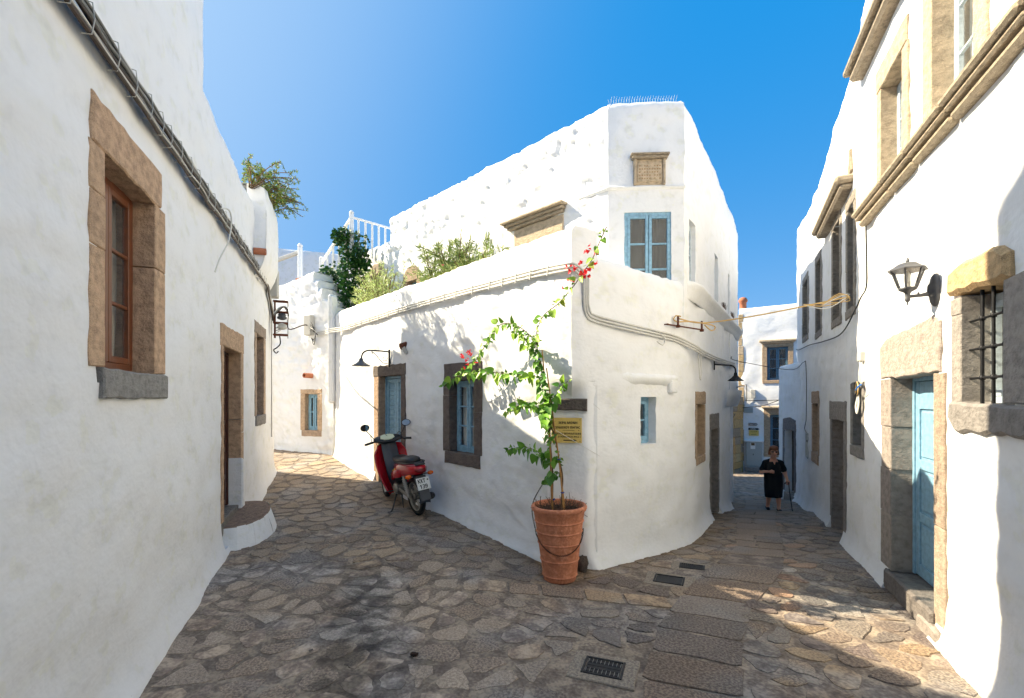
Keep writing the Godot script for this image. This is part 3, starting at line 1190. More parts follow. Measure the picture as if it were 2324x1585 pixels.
func door(house: Node3D, f: String, u0: float, u1: float, v0: float, v1: float, deep: float, leaves: int, panels: Array, paint: Material) -> MeshInstance3D:
	# panels: [low, high] shares of the height; each leaf has stiles and raised panels
	var n: Vector3 = frames[f].n
	var st := begin()
	for u in [u0, u1]:
		bar(st, wp(f, u, v0, -deep), wp(f, u, v1, -deep), 0.05, 0.07, n, 0.005)
	bar(st, wp(f, u0, v1, -deep), wp(f, u1, v1, -deep), 0.07, 0.05, Vector3.UP, 0.005)
	var d := put("door", st, paint, house)
	var wide := (u1 - u0 - 0.05) / leaves
	for k in leaves:
		var a := u0 + 0.025 + wide * k + 0.003
		var b := a + wide - 0.006
		st = begin()
		var mid := (a + b) * 0.5
		bar(st, wp(f, mid, v0 + 0.01, -deep - 0.012), wp(f, mid, v1 - 0.03, -deep - 0.012), b - a, 0.03, n, 0.004)
		var s := minf(0.085, wide * 0.2)
		for u in [a + s * 0.5, b - s * 0.5]:
			bar(st, wp(f, u, v0 + 0.012, -deep + 0.012), wp(f, u, v1 - 0.032, -deep + 0.012), s, 0.018, n, 0.004)
		var edges := [0.0]
		for p in panels:
			edges.append_array([p[0], p[1]])
		edges.append(1.0)
		for i in range(0, edges.size(), 2):
			var lo := lerpf(v0 + 0.012, v1 - 0.032, edges[i])
			var hi := lerpf(v0 + 0.012, v1 - 0.032, edges[i + 1])
			bar(st, wp(f, a + s, (lo + hi) * 0.5, -deep + 0.0115), wp(f, b - s, (lo + hi) * 0.5, -deep + 0.0115), 0.017, hi - lo, Vector3.UP, 0.003)
		put("leaf", st, paint, d)
		for p in panels:
			st = begin()
			var lo: float = lerpf(v0 + 0.012, v1 - 0.032, p[0]) + 0.012
			var hi: float = lerpf(v0 + 0.012, v1 - 0.032, p[1]) - 0.012
			var m := 0.012
			slab(st, PackedVector2Array([Vector2(a + s + m, lo), Vector2(b - s - m, lo), Vector2(b - s - m, hi), Vector2(a + s + m, hi)]), func(x: float, y: float, z: float) -> Vector3: return wp(f, x, y, z), -deep + 0.016, -deep - 0.02, minf(0.022, (hi - lo) * 0.3), n)
			put("panel", st, paint, d)
	return d


func surround(house: Node3D, f: String, u0: float, u1: float, v0: float, v1: float, left: Array, right: Array, lintel: Array, sill: Array, tone: Color, proud := 0.012, deep := 0.3, lintel_tone = null, sill_tone = null) -> void:
	# an opening u0..u1, v0..v1 dressed in stone; left / right: [width, heights of the joints...]; lintel: [height, overhang low, overhang high]; sill likewise
	for s in [[u0, -1.0, left], [u1, 1.0, right]]:
		if s[2].is_empty():
			continue
		var cuts := [v0]
		cuts.append_array(s[2].slice(1))
		cuts.append(v1)
		for i in cuts.size() - 1:
			var e: float = s[0] + s[1] * s[2][0] * rng.randf_range(0.95, 1.05)
			stone(house, "jamb_stone", f, rect(minf(s[0], e), maxf(s[0], e), cuts[i] + 0.0015, cuts[i + 1] - 0.0015), tone, proud + rng.randf_range(-0.002, 0.002), deep, 0.004, 0.006)
	if lintel:
		stone(house, "lintel_stone", f, rect(u0 - lintel[1], u1 + lintel[2], v1, v1 + lintel[0]), lintel_tone if lintel_tone != null else tone, proud + 0.004, deep, 0.009)
	if sill:
		stone(house, "window_sill", f, rect(u0 - sill[1], u1 + sill[2], v0 - sill[0], v0), sill_tone if sill_tone != null else tone, proud + 0.006, deep, 0.007)


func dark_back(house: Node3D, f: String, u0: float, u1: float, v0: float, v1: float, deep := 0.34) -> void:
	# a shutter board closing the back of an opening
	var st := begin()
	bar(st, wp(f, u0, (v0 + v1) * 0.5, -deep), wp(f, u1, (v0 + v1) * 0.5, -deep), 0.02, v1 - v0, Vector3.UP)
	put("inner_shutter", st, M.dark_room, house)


# ---------------------------------------------------------------- the houses

func plan(f: String, list: Array, off := 0.0) -> Array:
	return list.map(func(u): var p := wp(f, u, 0.0, off); return Vector2(p.x, -p.z))


func build_left_house() -> void:
	var h := thing("white_house", "white house filling the left edge, with a brown window and cables along its wall", "house")
	var f := "left"
	wall(h, "wall", plan(f, [-6.0, 6.62]), -1.0, -0.3, [[0.0, 8.3], [7.76, 8.3], [7.76, 4.98], [10.4, 4.88], [12.2, 4.88], [12.2, 4.5], [12.62, 4.45]],
		[[5.62, 6.57, 1.99, 3.42], [8.50, 9.62, 0.2, 2.6], [10.66, 11.45, 1.6, 2.95]], {"step": 0.07, "rough": 0.9, "flare": 0.075})
	# the tall part by the camera, the low part beyond it
	prism(h, "roof", plan(f, [-6.0, 1.75], -0.3) + plan(f, [1.75, -6.0], -6.0), 7.8, 8.0, M.white)
	prism(h, "roof", plan(f, [1.7, 6.5], -0.3) + plan(f, [6.5, 1.7], -6.0), 4.2, 4.4, M.white)
	back_wall(h, plan(f, [-6.0], -0.3)[0], plan(f, [-6.0], -6.0)[0], -1.3, 8.2)
	back_wall(h, plan(f, [1.61], -0.34)[0], plan(f, [1.61], -6.0)[0], -1.3, 8.25)
	back_wall(h, plan(f, [6.46], -0.34)[0], plan(f, [6.46], -6.0)[0], -1.3, 4.4)
	back_wall(h, plan(f, [-6.0], -6.0)[0], plan(f, [1.6], -6.0)[0], -1.3, 8.2)
	back_wall(h, plan(f, [1.6], -6.0)[0], plan(f, [6.6], -6.0)[0], -1.3, 4.4)
	# window of tan stone with a brown casement
	surround(h, f, -0.30, 0.47, 2.08, 3.32, [0.17, 2.75, 3.05], [0.21, 2.85], [0.27, 0.15, 0.13], [], TAN, 0.012, 0.26)
	stone(h, "window_sill", f, rect(-0.35, 0.69, 1.90, 2.075), Color(0.36, 0.345, 0.32), 0.03, 0.26)
	window(h, f, -0.29, 0.46, 2.10, 3.31, 0.15, 2, 3, M.wood, M.curtain_dim)
	dark_back(h, f, -0.4, 0.6, 2.0, 3.4, 0.36)
	# brown door in tan stone over a whitewashed doorstep
	surround(h, f, 2.58, 3.53, 0.50, 2.50, [0.10], [0.17, 0.95, 1.45, 1.62], [0.25, 0.15, 0.17], [], TAN, 0.010, 0.27)
	stone(h, "threshold", f, rect(2.56, 3.55, 0.30, 0.50), Color(0.22, 0.20, 0.18), -0.02, 0.3)
	stone(h, "whitewashed_footing", f, [[3.525, 0.45], [3.66, 0.45], [3.66, 0.98], [3.60, 1.10], [3.525, 1.12]], Color(0.8, 0.8, 0.8), 0.035, 0.2, 0.004, 0.02, M.white_trim)
	door(h, f, 2.60, 3.51, 0.51, 2.48, 0.17, 1, [[0.04, 0.18], [0.21, 0.36], [0.39, 0.54], [0.57, 0.72], [0.75, 0.96]], M.wood_dark)
	# far window
	surround(h, f, 4.72, 5.40, 1.63, 2.92, [0.14, 2.3], [0.2, 2.0, 2.55], [0.18, 0.18, 0.22], [0.16, 0.05, 0.2], TAN.lerp(GREY, 0.35), 0.012, 0.26, GREY.lerp(TAN, 0.3), GREY)
	window(h, f, 4.74, 5.38, 1.64, 2.90, 0.12, 2, 1, M.wood_dark, M.curtain_dim)
	# projecting chimney breast near the far end, rounded below
	var st := begin()
	var prof := [[0.005, 3.78], [0.07, 3.85], [0.14, 3.98], [0.18, 4.14], [0.19, 4.4], [0.19, 4.7], [0.185, 5.0], [0.16, 5.12], [0.05, 5.17], [-0.34, 5.17], [-0.34, 4.6]]
	var shape_1 := func(s: float, t: float) -> Vector3:
		var i := int(round(t * (prof.size() - 1)))
		var u := lerpf(4.55, 5.85, s)
		var o: float = prof[i][0]
		var e := minf(s, 1.0 - s) * 14.0
		if o > 0.0:
			o = o * (1.0 if e > 0.5 else 0.86) + n_mid.get_noise_2d(u * 3.0, prof[i][1] * 3.0) * 0.015
		return wp(f, u, prof[i][1] + n_mid.get_noise_1d(u * 4.0) * 0.02, o)
	sheet(st, 14, prof.size() - 1, shape_1, frames[f].n)
	st.set_smooth_group(-1)
	for u in [4.55, 5.85]:
		var out: Vector3 = frames[f].t * (-1.0 if u < 5.0 else 1.0)
		for i in prof.size() - 2:
			quad(st, wp(f, u, prof[i][1], -0.1), wp(f, u, prof[i + 1][1], -0.1), wp(f, u, prof[i + 1][1], prof[i + 1][0] * 0.86), wp(f, u, prof[i][1], prof[i][0] * 0.86), out)
	put("chimney_breast", st, M.white, h)
	# doorstep
	var step_ := thing("doorstep", "rounded whitewashed doorstep with a bare brown top below the brown door", "step")
	st = begin()
	st.set_smooth_group(0)
	var outline := []
	for k in 15:
		var a := PI * k / 14.0
		outline.append([3.32 - 0.62 * cos(a), 0.41 * pow(sin(a), 0.7)])
	for k in 14:
		for e in [[0.25, 0.0, 0.10, 0.05], [0.10, 0.05, -0.2, 0.13]]:
			var c: Vector3 = wp(f, 3.32, 0.3, 0.1)
			var p := []
			for q in [[k, 0], [k + 1, 0], [k + 1, 1], [k, 1]]:
				var o: Array = outline[q[0]]
				var grow: float = e[1 + q[1] * 2]
				var dir := Vector2(o[0] - 3.32, o[1]).normalized()
				var top: Vector3 = wp(f, o[0] + dir.x * grow, 0.0, o[1] + dir.y * grow - 0.03)
				top.y = ground(top.x, -top.z) + e[q[1] * 2] + n_mid.get_noise_2d(k * 0.7, e[q[1] * 2]) * 0.02
				p.append(top)
			quad(st, p[0], p[1], p[2], p[3], p[0] - c)
	put("riser", st, M.white_trim, step_)
	st = begin()
	var tops := PackedVector2Array()
	for o in outline:
		tops.append(Vector2(o[0], o[1] - 0.035))
	var shape_2 := func(x: float, y: float, z: float) -> Vector3:
		var p := wp(f, x, 0.0, y)
		p.y = ground(p.x, -p.z) + 0.26 + z
		return p
	slab(st, tops, shape_2, 0.0, -0.06, 0.012, Vector3.UP, Color(0.33, 0.22, 0.16))
	put("tread", st, M.stone, step_)


func cut_corner(p: Vector3) -> Vector3:
	# the corner is shaved off below head height so that loads could pass
	var dist := (p.x - 0.415) * -0.166 + (-p.z - 5.36) * -0.986
	if dist <= 0.0:
		return p
	var k := 1.0 - smoothstep(1.92, 2.12, p.y)
	return p - Vector3(-0.166, 0, 0.986) * dist * k * 0.97


func build_centre_house() -> void:
	var h := thing("white_house", "white corner house between the two lanes with a roof terrace and blue bay window", "house")
	var a := Vector2(0.627, 5.11)
	var d := Vector2(4.68, 10.4)
	var f := "centre"
	wall(h, "wall", plan(f, [0.0, 6.75]), 1.0, -0.3, [[0.0, 3.74], [6.75, 3.74]],
		[[1.64, 2.41, 1.06, 2.24], [3.70, 4.76, 0.1, 2.38]], {"step": 0.05, "rough": 1.25, "thick": 0.42, "pull": cut_corner, "flare": 0.07})
	# lane side: low in front of the terrace, two storeys beyond
	var lane := [a, Vector2(1.5, 5.88), Vector2(2.25, 6.545), Vector2(2.36, 6.65), Vector2(2.69, 7.12), d]
	wall(h, "wall", lane, -1.0, -0.7, [[0.0, 3.50], [2.315, 3.50], [2.315, 6.0], [6.8, 6.0]],
		[[1.27, 1.61, 1.33, 1.92], [2.92, 3.67, 1.0, 1.9], [4.17, 5.10, -0.3, 1.55], [2.57, 2.93, 3.56, 4.45], [4.65, 5.09, 3.60, 4.50], [6.37, 6.65, 3.62, 4.52]], {"step": 0.06, "rough": 0.9, "pull": cut_corner, "flare": 0.09})
	wall(h, "wall", [Vector2(4.66, 10.36), Vector2(5.50, 11.80)], -1.0, 2.0, [[0.0, 6.0], [1.7, 6.0]], [], {"step": 0.08, "rough": 0.7, "flare": 0.0})
	# corbel carrying the overhang at the far corner
	var st := begin()
	st.set_smooth_group(0)
	var shape_3 := func(s: float, t: float) -> Vector3:
		var p: Vector2 = Vector2(4.20, 9.58).lerp(Vector2(5.38, 11.55), s)
		var o := 0.16 * sin(t * PI * 0.5) * (1.0 - 0.5 * pow(absf(s * 2.0 - 1.0), 3.0))
		return at(p.x + o * 0.86, p.y - o * 0.5, 1.72 + 0.36 * t)
	sheet(st, 10, 6, shape_3, Vector3(0.86, -0.5, 0.5))
	put("corbel", st, M.white, h)
	st = begin()
	prism(h, "ceiling", [Vector2(4.62, 10.4), Vector2(5.5, 11.8), Vector2(4.9, 12.1), Vector2(4.0, 10.7)], 1.85, 2.05, M.white)
	# terrace floor, ceilings and the hidden sides
	prism(h, "terrace", [Vector2(0.6, 5.4), Vector2(2.3, 6.9), Vector2(4.5, 10.5), Vector2(5.1, 12.0), Vector2(4.9, 13.4), Vector2(-4.6, 13.4), Vector2(-3.75, 10.6)], 2.75, 2.95, M.white)
	prism(h, "roof", [Vector2(1.4, 7.0), Vector2(2.3, 6.95), Vector2(5.2, 11.9), Vector2(4.9, 13.4), Vector2(-2.4, 13.4), Vector2(-2.4, 11.1)], 5.3, 5.5, M.white)
	back_wall(h, Vector2(5.3, 11.9), Vector2(4.9, 13.6), -1.2, 5.8)
	back_wall(h, Vector2(4.5, 10.4), Vector2(4.3, 13.5), -1.2, 2.8)
	back_wall(h, Vector2(4.9, 13.5), Vector2(-4.6, 13.5), -1.2, 5.5)
	back_wall(h, Vector2(-3.9, 10.7), Vector2(-4.6, 13.5), -1.2, 3.6)
	# the upper storey set back behind the terrace
	var up := "upper"
	wall(h, "wall", plan(up, [0.0, 7.6]), 1.0, 2.8, [[0.0, 6.0], [5.88, 6.0], [5.88, 5.48], [7.6, 5.52]],
		[[0.95, 1.75, 3.2, 4.38], [4.75, 5.22, 3.6, 4.52], [6.36, 6.72, 3.7, 4.86]], {"step": 0.036, "rough": 2.6, "flare": 0.0, "thick": 0.4})
	wall(h, "wall", [Vector2(1.33, 6.7), Vector2(2.36, 6.645)], -1.0, 2.8, [[0.0, 6.0], [1.03, 6.0]], [[0.22, 0.86, 3.25, 4.47]], {"step": 0.05, "rough": 0.7, "flare": 0.0})
	# ledge round the bay
	for e in [["upper", 0.0, 0.78, 0.045], ["bay", -0.03, 1.05, 0.05]]:
		st = begin()
		bar(st, wp(e[0], e[1], 4.80, 0.0), wp(e[0], e[2], 4.80, 0.0), e[3] * 2.0, 0.05, Vector3.UP, 0.02)
		put("ledge", st, M.white_trim, h)
	st = begin()
	var shape_4 := func(s: float, t: float) -> Vector3:
		var prof := [[0.0, 3.30], [0.02, 3.32], [0.04, 3.38], [0.08, 3.45], [0.115, 3.50], [0.12, 3.53], [0.11, 3.545], [0.0, 3.55]]
		var i := int(round(t * 7))
		var k := s * 4.2
		var p: Vector2 = Vector2(2.43, 6.76).lerp(Vector2(2.70, 7.13), k / 0.43) if k < 0.43 else Vector2(2.70, 7.13).lerp(Vector2(5.50, 11.80), (k - 0.43) / 3.77)
		var grow := smoothstep(0.0, 0.05, s)
		var o: float = prof[i][0] * grow
		return at(p.x + o * 0.862, p.y - o * 0.507, prof[i][1] + n_mid.get_noise_1d(k * 3.0) * 0.015)
	sheet(st, 30, 7, shape_4, Vector3(0.862, 0, 0.507))
	put("moulding", st, M.white_trim, h)
	# blue window of the bay, and those round the side
	window(h, "bay", 0.24, 0.87, 3.26, 4.46, 0.035, 2, 3, M.blue, M.dark_room, 0, 0.04)
	for w in [[-0.02, 0.32, 3.56, 4.43], [2.06, 2.48, 3.61, 4.48], [3.79, 4.04, 3.64, 4.5]]:
		window(h, "lane_far", w[0], w[1], w[2], w[3], 0.09, 1, 2, M.pale_blue, M.curtain)
	# stone tablet
	st = begin()
	slab(st, PackedVector2Array([Vector2(0.34, 4.83), Vector2(0.77, 4.83), Vector2(0.77, 5.18), Vector2(0.34, 5.18)]), func(x: float, y: float, z: float) -> Vector3: return wp("bay", x, y, z), 0.045, -0.05, 0.01, frames.bay.n, SAND)
	var tablet := put("stone_tablet", st, M.stone, h)
	st = begin()
	st.set_color(SAND * 1.05)
	box(st, wt("bay", 0.555, 4.995, 0.048), Vector3(0.34, 0.26, 0.02), 0.006)
	put("inscribed_panel", st, M.stone, tablet)
	st = begin()
	st.set_color(LICHEN)
	box(st, wt("bay", 0.555, 5.195, 0.03), Vector3(0.48, 0.04, 0.13), 0.01)
	box(st, wt("bay", 0.555, 5.228, 0.035), Vector3(0.52, 0.028, 0.16), 0.008)
	put("tablet_cornice", st, M.stone, tablet)
	st = begin()
	st.set_color(SAND * 0.9)
	for x in [0.36, 0.75]:
		st = begin()
		st.set_color(SAND * 0.9)
		box(st, wt("bay", x, 5.0, 0.045), Vector3(0.035, 0.35, 0.05), 0.006)
		put("tablet_pilaster", st, M.stone, tablet)
	for k in 5:
		st = begin()
		for i in 9:
			if rng.randf() < 0.75:
				box(st, wt("bay", 0.42 + i * 0.034, 5.08 - k * 0.043, 0.0585), Vector3(rng.randf_range(0.012, 0.022), 0.014, 0.002))
		put("lettering", st, mat(Color(0.62, 0.48, 0.32), 0.9), tablet)
	# tan cornice over the terrace window
	st = begin()
	st.set_color(LICHEN.lerp(SAND, 0.5))
	box(st, wt(up, 1.36, 4.79, 0.06), Vector3(1.34, 0.035, 0.26), 0.008)
	st.set_color(LICHEN)
	box(st, wt(up, 1.36, 4.75, 0.04), Vector3(1.26, 0.045, 0.19), 0.012)
	box(st, wt(up, 1.36, 4.705, 0.025), Vector3(1.20, 0.045, 0.13), 0.012)
	put("window_cornice", st, M.stone, h)
	surround(h, up, 1.03, 1.68, 3.2, 4.36, [0.24], [0.16], [0.31, 0.24, 0.16], [], SAND, 0.03, 0.3)
	window(h, up, 1.05, 1.66, 3.2, 4.34, 0.16, 2, 3, M.blue, null)
	# little arched window and a low doorway at the far end of the terrace
	var arch := []
	for k in 9:
		var g := PI * k / 8.0
		arch.append([4.985 + 0.34 * cos(g), 4.45 + 0.28 * sin(g)])
	arch.append_array([[4.645, 4.40], [5.325, 4.40]])
	stone(h, "lintel_stone", up, arch, Color(0.50, 0.36, 0.25), 0.02, 0.3, 0.006)
	surround(h, up, 4.80, 5.17, 3.6, 4.40, [0.14], [0.15], [], [], Color(0.46, 0.33, 0.23), 0.015, 0.3)
	window(h, up, 4.81, 5.16, 3.6, 4.39, 0.14, 2, 2, M.blue, null)
	stone(h, "lintel_stone", up, [[6.18, 4.80], [6.86, 4.80], [6.86, 4.98], [6.55, 5.06], [6.18, 5.02]], Color(0.55, 0.44, 0.33), 0.05, 0.3)
	surround(h, up, 6.36, 6.72, 3.7, 4.80, [0.10], [0.12], [], [], Color(0.42, 0.33, 0.25), 0.012, 0.36)
	door(h, up, 6.36, 6.72, 3.7, 4.78, 0.3, 1, [[0.1, 0.45], [0.55, 0.9]], M.wood_old)
	# street door and window under the terrace, in dark stone
	surround(h, f, 3.80, 4.62, 0.30, 2.29, [0.15, 1.05, 1.6], [], [0.19, 0.16, 0.24], [], BROWN, 0.014, 0.27)
	surround(h, f, 3.80, 4.62, 0.42, 2.29, [], [0.22, 1.15], [], [], TAN.lerp(BROWN, 0.35), 0.014, 0.27)
	door(h, f, 3.81, 4.61, 0.34, 2.275, 0.14, 2, [[0.05, 0.2], [0.22, 0.36], [0.42, 0.55], [0.56, 0.64], [0.65, 0.73], [0.74, 0.82], [0.83, 0.9], [0.91, 0.97]], M.blue)
	surround(h, f, 1.74, 2.33, 1.15, 2.15, [0.17, 1.72], [0.16, 1.95], [0.24, 0.17, 0.14], [0.17, 0.13, 0.12], BROWN, 0.016, 0.27)
	window(h, f, 1.745, 2.325, 1.16, 2.14, 0.14, 2, 3, M.blue, M.curtain)
	dark_back(h, f, 1.65, 2.4, 1.07, 2.22, 0.32)
	# on the lane: a deep small window behind twisted bars, a walled-up window, a grey stone door
	window(h, "lane", 1.28, 1.60, 1.34, 1.91, 0.13, 1, 2, M.blue, M.dark_room, 0, 0.05)
	surround(h, "lane_far", 0.40, 1.0, 1.02, 1.81, [0.10], [0.08], [0.2, 0.1, 0.1], [0.12, 0.04, 0.06], Color(0.52, 0.38, 0.25), 0.012, 0.2)
	stone(h, "blocking_stone", "lane_far", rect(0.40, 1.0, 1.02, 1.81), Color(0.40, 0.275, 0.18), -0.09, 0.2, 0.01, 0.02)
	surround(h, "lane_far", 1.66, 2.40, -0.2, 1.36, [0.12, 0.45, 0.95], [0.15, 0.4, 0.7, 1.05], [0.27, 0.11, 0.1], [], GREY, 0.012, 0.27, Color(0.33, 0.29, 0.25))
	door(h, "lane_far", 1.67, 2.39, -0.2, 1.35, 0.2, 1, [[0.05, 0.3], [0.35, 0.65], [0.7, 0.95]], M.wood_old)
	# plaster hood mould over the small window
	st = begin()
	var shape_5 := func(s: float, t: float) -> Vector3:
		var prof := [[0.0, 2.07], [0.035, 2.10], [0.06, 2.15], [0.055, 2.18], [0.03, 2.20], [0.0, 2.21]]
		var e: Array = prof[int(round(t * 5))]
		return wp("lane", lerpf(0.75, 2.06, s), e[1] + n_mid.get_noise_1d(s * 6.0) * 0.02, e[0] * smoothstep(0.0, 0.35, s))
	sheet(st, 16, 5, shape_5, frames.lane.n)
	box(st, wt("lane", 1.975, 2.06, 0.02), Vector3(0.17, 0.18, 0.08), 0.02)
	put("hood_mould", st, M.white_trim, h)
	# dark quoin over the shaved corner
	stone(h, "quoin_stone", "corner", [[0.06, 1.775], [0.41, 1.765], [0.41, 1.90], [0.30, 1.905], [0.10, 1.90]], Color(0.15, 0.125, 0.11), 0.05, 0.2, 0.006, 0.012)


func build_stair_wall() -> void:
	var h := thing("stair_wall", "rough white wall with a stepped end closing the left lane, small blue window in it", "wall")
	var f := "stairs"
	wall(h, "wall", plan(f, [-0.02, 3.4]), 1.0, 0.2, [[0.0, 3.87], [0.17, 3.87], [0.17, 4.06], [0.31, 4.06], [0.31, 4.30], [0.44, 4.30], [0.44, 4.50], [0.57, 4.50], [0.57, 4.70], [1.1, 4.60], [1.5, 4.53], [1.9, 4.49], [3.42, 4.45]],
		[[0.42, 0.86, 1.15, 2.05]], {"step": 0.045, "rough": 2.4, "flare": 0.05, "thick": 0.55})
	surround(h, f, 0.44, 0.82, 1.20, 2.0, [0.13], [0.14], [0.10, 0.12, 0.14], [0.13, 0.12, 0.1], TAN.lerp(SAND, 0.4), 0.012, 0.26, null, TAN.lerp(GREY, 0.4))
	window(h, f, 0.45, 0.81, 1.21, 1.99, 0.12, 2, 2, M.blue, M.curtain_dim)
	dark_back(h, f, 0.4, 0.9, 1.15, 2.05, 0.5)
	var st := begin()
	box(st, wt(f, -0.05, 2.2, 0.09) * Transform3D(Basis.IDENTITY, Vector3(0.04, 0.75, 0)), Vector3(0.12, 2.3, 0.24), 0.05)
	put("buttress", st, M.white, h)
	back_wall(h, Vector2(-5.2, 11.6), Vector2(-3.9, 13.4), -0.5, 4.4)
	prism(h, "landing", [Vector2(-3.6, 10.9), Vector2(-5.6, 11.85), Vector2(-5.0, 14.0), Vector2(-3.6, 13.0)], 4.0, 4.15, M.white)
	# the house whose shade falls across the bend, out of sight to the left
	var n := thing("white_house", "white house beyond the bend of the left lane, mostly hidden", "house")
	prism(n, "wall", [Vector2(-5.62, 11.05), Vector2(-8.6, 11.6), Vector2(-8.6, 14.0), Vector2(-5.62, 13.0)], 0.0, 4.1, M.white)


func build_right_house() -> void:
	var h := thing("white_house", "tall white house along the right edge, with stone windows above a blue door", "house")
	var f := "right"
	var g := "right_far"
	var s := 1.79   # where the wall bends: along + s for the far frame, along + 6 for the near one
	var o := 6.0
	wall(h, "wall", plan(f, [-6.0, 1.79]) + plan(g, [2.0, 4.0, 7.1]), 1.0, -0.9, [[0.0, 6.7], [7.6, 6.65], [8.2, 6.25], [9.6, 6.10], [10.7, 5.93], [11.6, 5.88], [12.8, 5.92], [14.9, 6.22]],
		[[o - 0.36, o + 0.76, -0.05, 2.13], [o - 1.40, o - 0.70, 1.86, 2.68], [o + 0.33, o + 1.07, 4.05, 5.2], [o - 1.02, o - 0.20, 4.1, 5.5],
		[o + s + 0.30, o + s + 0.88, 3.0, 4.4], [o + s + 1.22, o + s + 2.02, 3.02, 4.5], [o + s + 3.02, o + s + 3.86, 3.08, 4.45], [o + s + 4.85, o + s + 5.95, 3.2, 4.5],
		[o + s + 0.98, o + s + 2.02, -0.6, 1.62], [o + s + 3.40, o + s + 4.28, 0.75, 1.95], [o + 1.70, o + 2.14, 1.2, 2.05]], {"step": 0.065, "rough": 0.8, "flare": 0.075, "thick": 0.35})
	prism(h, "roof", plan(f, [-6.0, 1.7], -0.32) + plan(g, [6.9], -0.32) + plan(g, [6.9, 0.0], -5.0) + plan(f, [-6.0], -6.0), 5.5, 5.7, M.white)
	back_wall(h, plan(f, [-6.0], -0.3)[0], plan(f, [-6.0], -6.0)[0], -1.3, 6.5)
	back_wall(h, plan(f, [-6.0], -6.0)[0], plan(g, [0.0], -5.0)[0], -1.3, 5.9)
	back_wall(h, plan(g, [0.0], -5.0)[0], plan(g, [7.0], -5.0)[0], -1.3, 5.9)
	back_wall(h, plan(g, [6.95], -0.34)[0], plan(g, [6.95], -5.0)[0], -1.3, 6.0)
	# blue door between rough speckled jambs
	var rough := Color(0.20, 0.175, 0.155)
	surround(h, f, -0.32, 0.68, 0.20, 2.10, [], [0.30, 0.75, 1.2, 1.62], [], [], PINK.lerp(rough, 0.35), 0.018, 0.34)
	surround(h, f, -0.32, 0.68, 0.12, 2.10, [0.19, 0.9], [], [], [], Color(0.47, 0.36, 0.27), 0.018, 0.34)
	stone(h, "lintel_stone", f, [[-0.42, 2.10], [1.0, 2.10], [1.02, 2.42], [0.80, 2.50], [-0.30, 2.56], [-0.43, 2.50]], PINK, 0.02, 0.34, 0.015)
	stone(h, "threshold", f, rect(-0.34, 0.80, 0.0, 0.205), rough, 0.05, 0.36, 0.012, 0.02)
	stone(h, "threshold", f, rect(-0.50, -0.10, -0.10, 0.11), Color(0.36, 0.31, 0.27), 0.065, 0.3, 0.01, 0.02)
	door(h, f, -0.31, 0.67, 0.21, 2.09, 0.19, 1, [[0.06, 0.28], [0.33, 0.55], [0.60, 0.86]], M.blue)
	# barred window under an ochre lintel
	surround(h, f, -1.32, -0.78, 1.87, 2.62, [0.30], [0.15, 2.5], [], [], Color(0.40, 0.36, 0.32), 0.02, 0.34)
	stone(h, "lintel_stone", f, [[-1.40, 2.61], [-0.62, 2.65], [-0.63, 2.82], [-0.76, 2.86], [-1.30, 2.84], [-1.40, 2.78]], OCHRE, 0.05, 0.34, 0.012, 0.03)
	stone(h, "window_sill", f, [[-1.62, 1.68], [-0.72, 1.66], [-0.62, 1.75], [-0.62, 1.87], [-1.62, 1.87]], Color(0.34, 0.31, 0.28), 0.04, 0.34, 0.012, 0.02)
	window(h, f, -1.32, -0.78, 1.88, 2.60, 0.17, 2, 1, M.pale_blue, M.curtain)
	var st := begin()
	for u in [-1.22, -1.08, -0.94]:
		tube(st, PackedVector3Array([wp(f, u, 1.86, -0.035), wp(f, u, 2.63, -0.035)]), 0.011, 8)
	for v in [2.04, 2.24, 2.44]:
		tube(st, PackedVector3Array([wp(f, -1.34, v, -0.035), wp(f, -0.76, v, -0.035)]), 0.009, 8)
		for u in [-1.22, -1.08, -0.94]:
			lathe(st, Transform3D(Basis.IDENTITY, wp(f, u, v - 0.02, -0.035)), [[0.0, 0.0], [0.016, 0.006], [0.018, 0.02], [0.016, 0.034], [0.0, 0.04]], 8)
	put("window_bars", st, M.iron, h)
	# two tall windows upstairs standing on one moulded sill
	surround(h, f, 0.38, 1.0, 4.06, 5.14, [0.15], [0.14], [0.24, 0.13, 0.13], [], SAND, 0.02, 0.34)
	window(h, f, 0.39, 0.99, 4.06, 5.12, 0.15, 1, 3, M.pale_blue, M.curtain)
	surround(h, f, -0.95, -0.28, 4.12, 5.42, [0.18], [0.17], [0.25, 0.18, 0.17], [], SAND, 0.02, 0.34)
	window(h, f, -0.94, -0.29, 4.12, 5.40, 0.15, 1, 3, M.pale_blue, M.curtain)
	var cuts := [-2.6, -1.7, -0.72, 0.0, 0.62, 1.63]
	for i in 5:
		st = begin()
		var mid: float = (cuts[i] + cuts[i + 1]) * 0.5
		var long: float = cuts[i + 1] - cuts[i] - 0.008
		st.set_color(LICHEN.lerp(SAND, rng.randf_range(0.1, 0.5)))
		box(st, wt(f, mid, 4.035, 0.04), Vector3(long, 0.06, 0.19), 0.018)
		box(st, wt(f, mid, 3.985, 0.03), Vector3(long, 0.04, 0.14), 0.014)
		box(st, wt(f, mid, 3.93, 0.015), Vector3(long, 0.07, 0.10), 0.025)
		put("sill_stone", st, M.stone, h)
	st = begin()
	st.set_color(LICHEN)
	box(st, wt(f, 1.02, 5.79, 0.06), Vector3(1.5, 0.08, 0.26), 0.02)
	box(st, wt(f, 1.02, 5.71, 0.04), Vector3(1.44, 0.1, 0.18), 0.03)
	put("hood_stone", st, M.stone, h)
	# worn stone slits of the far part, shuttered from within
	var k := 0
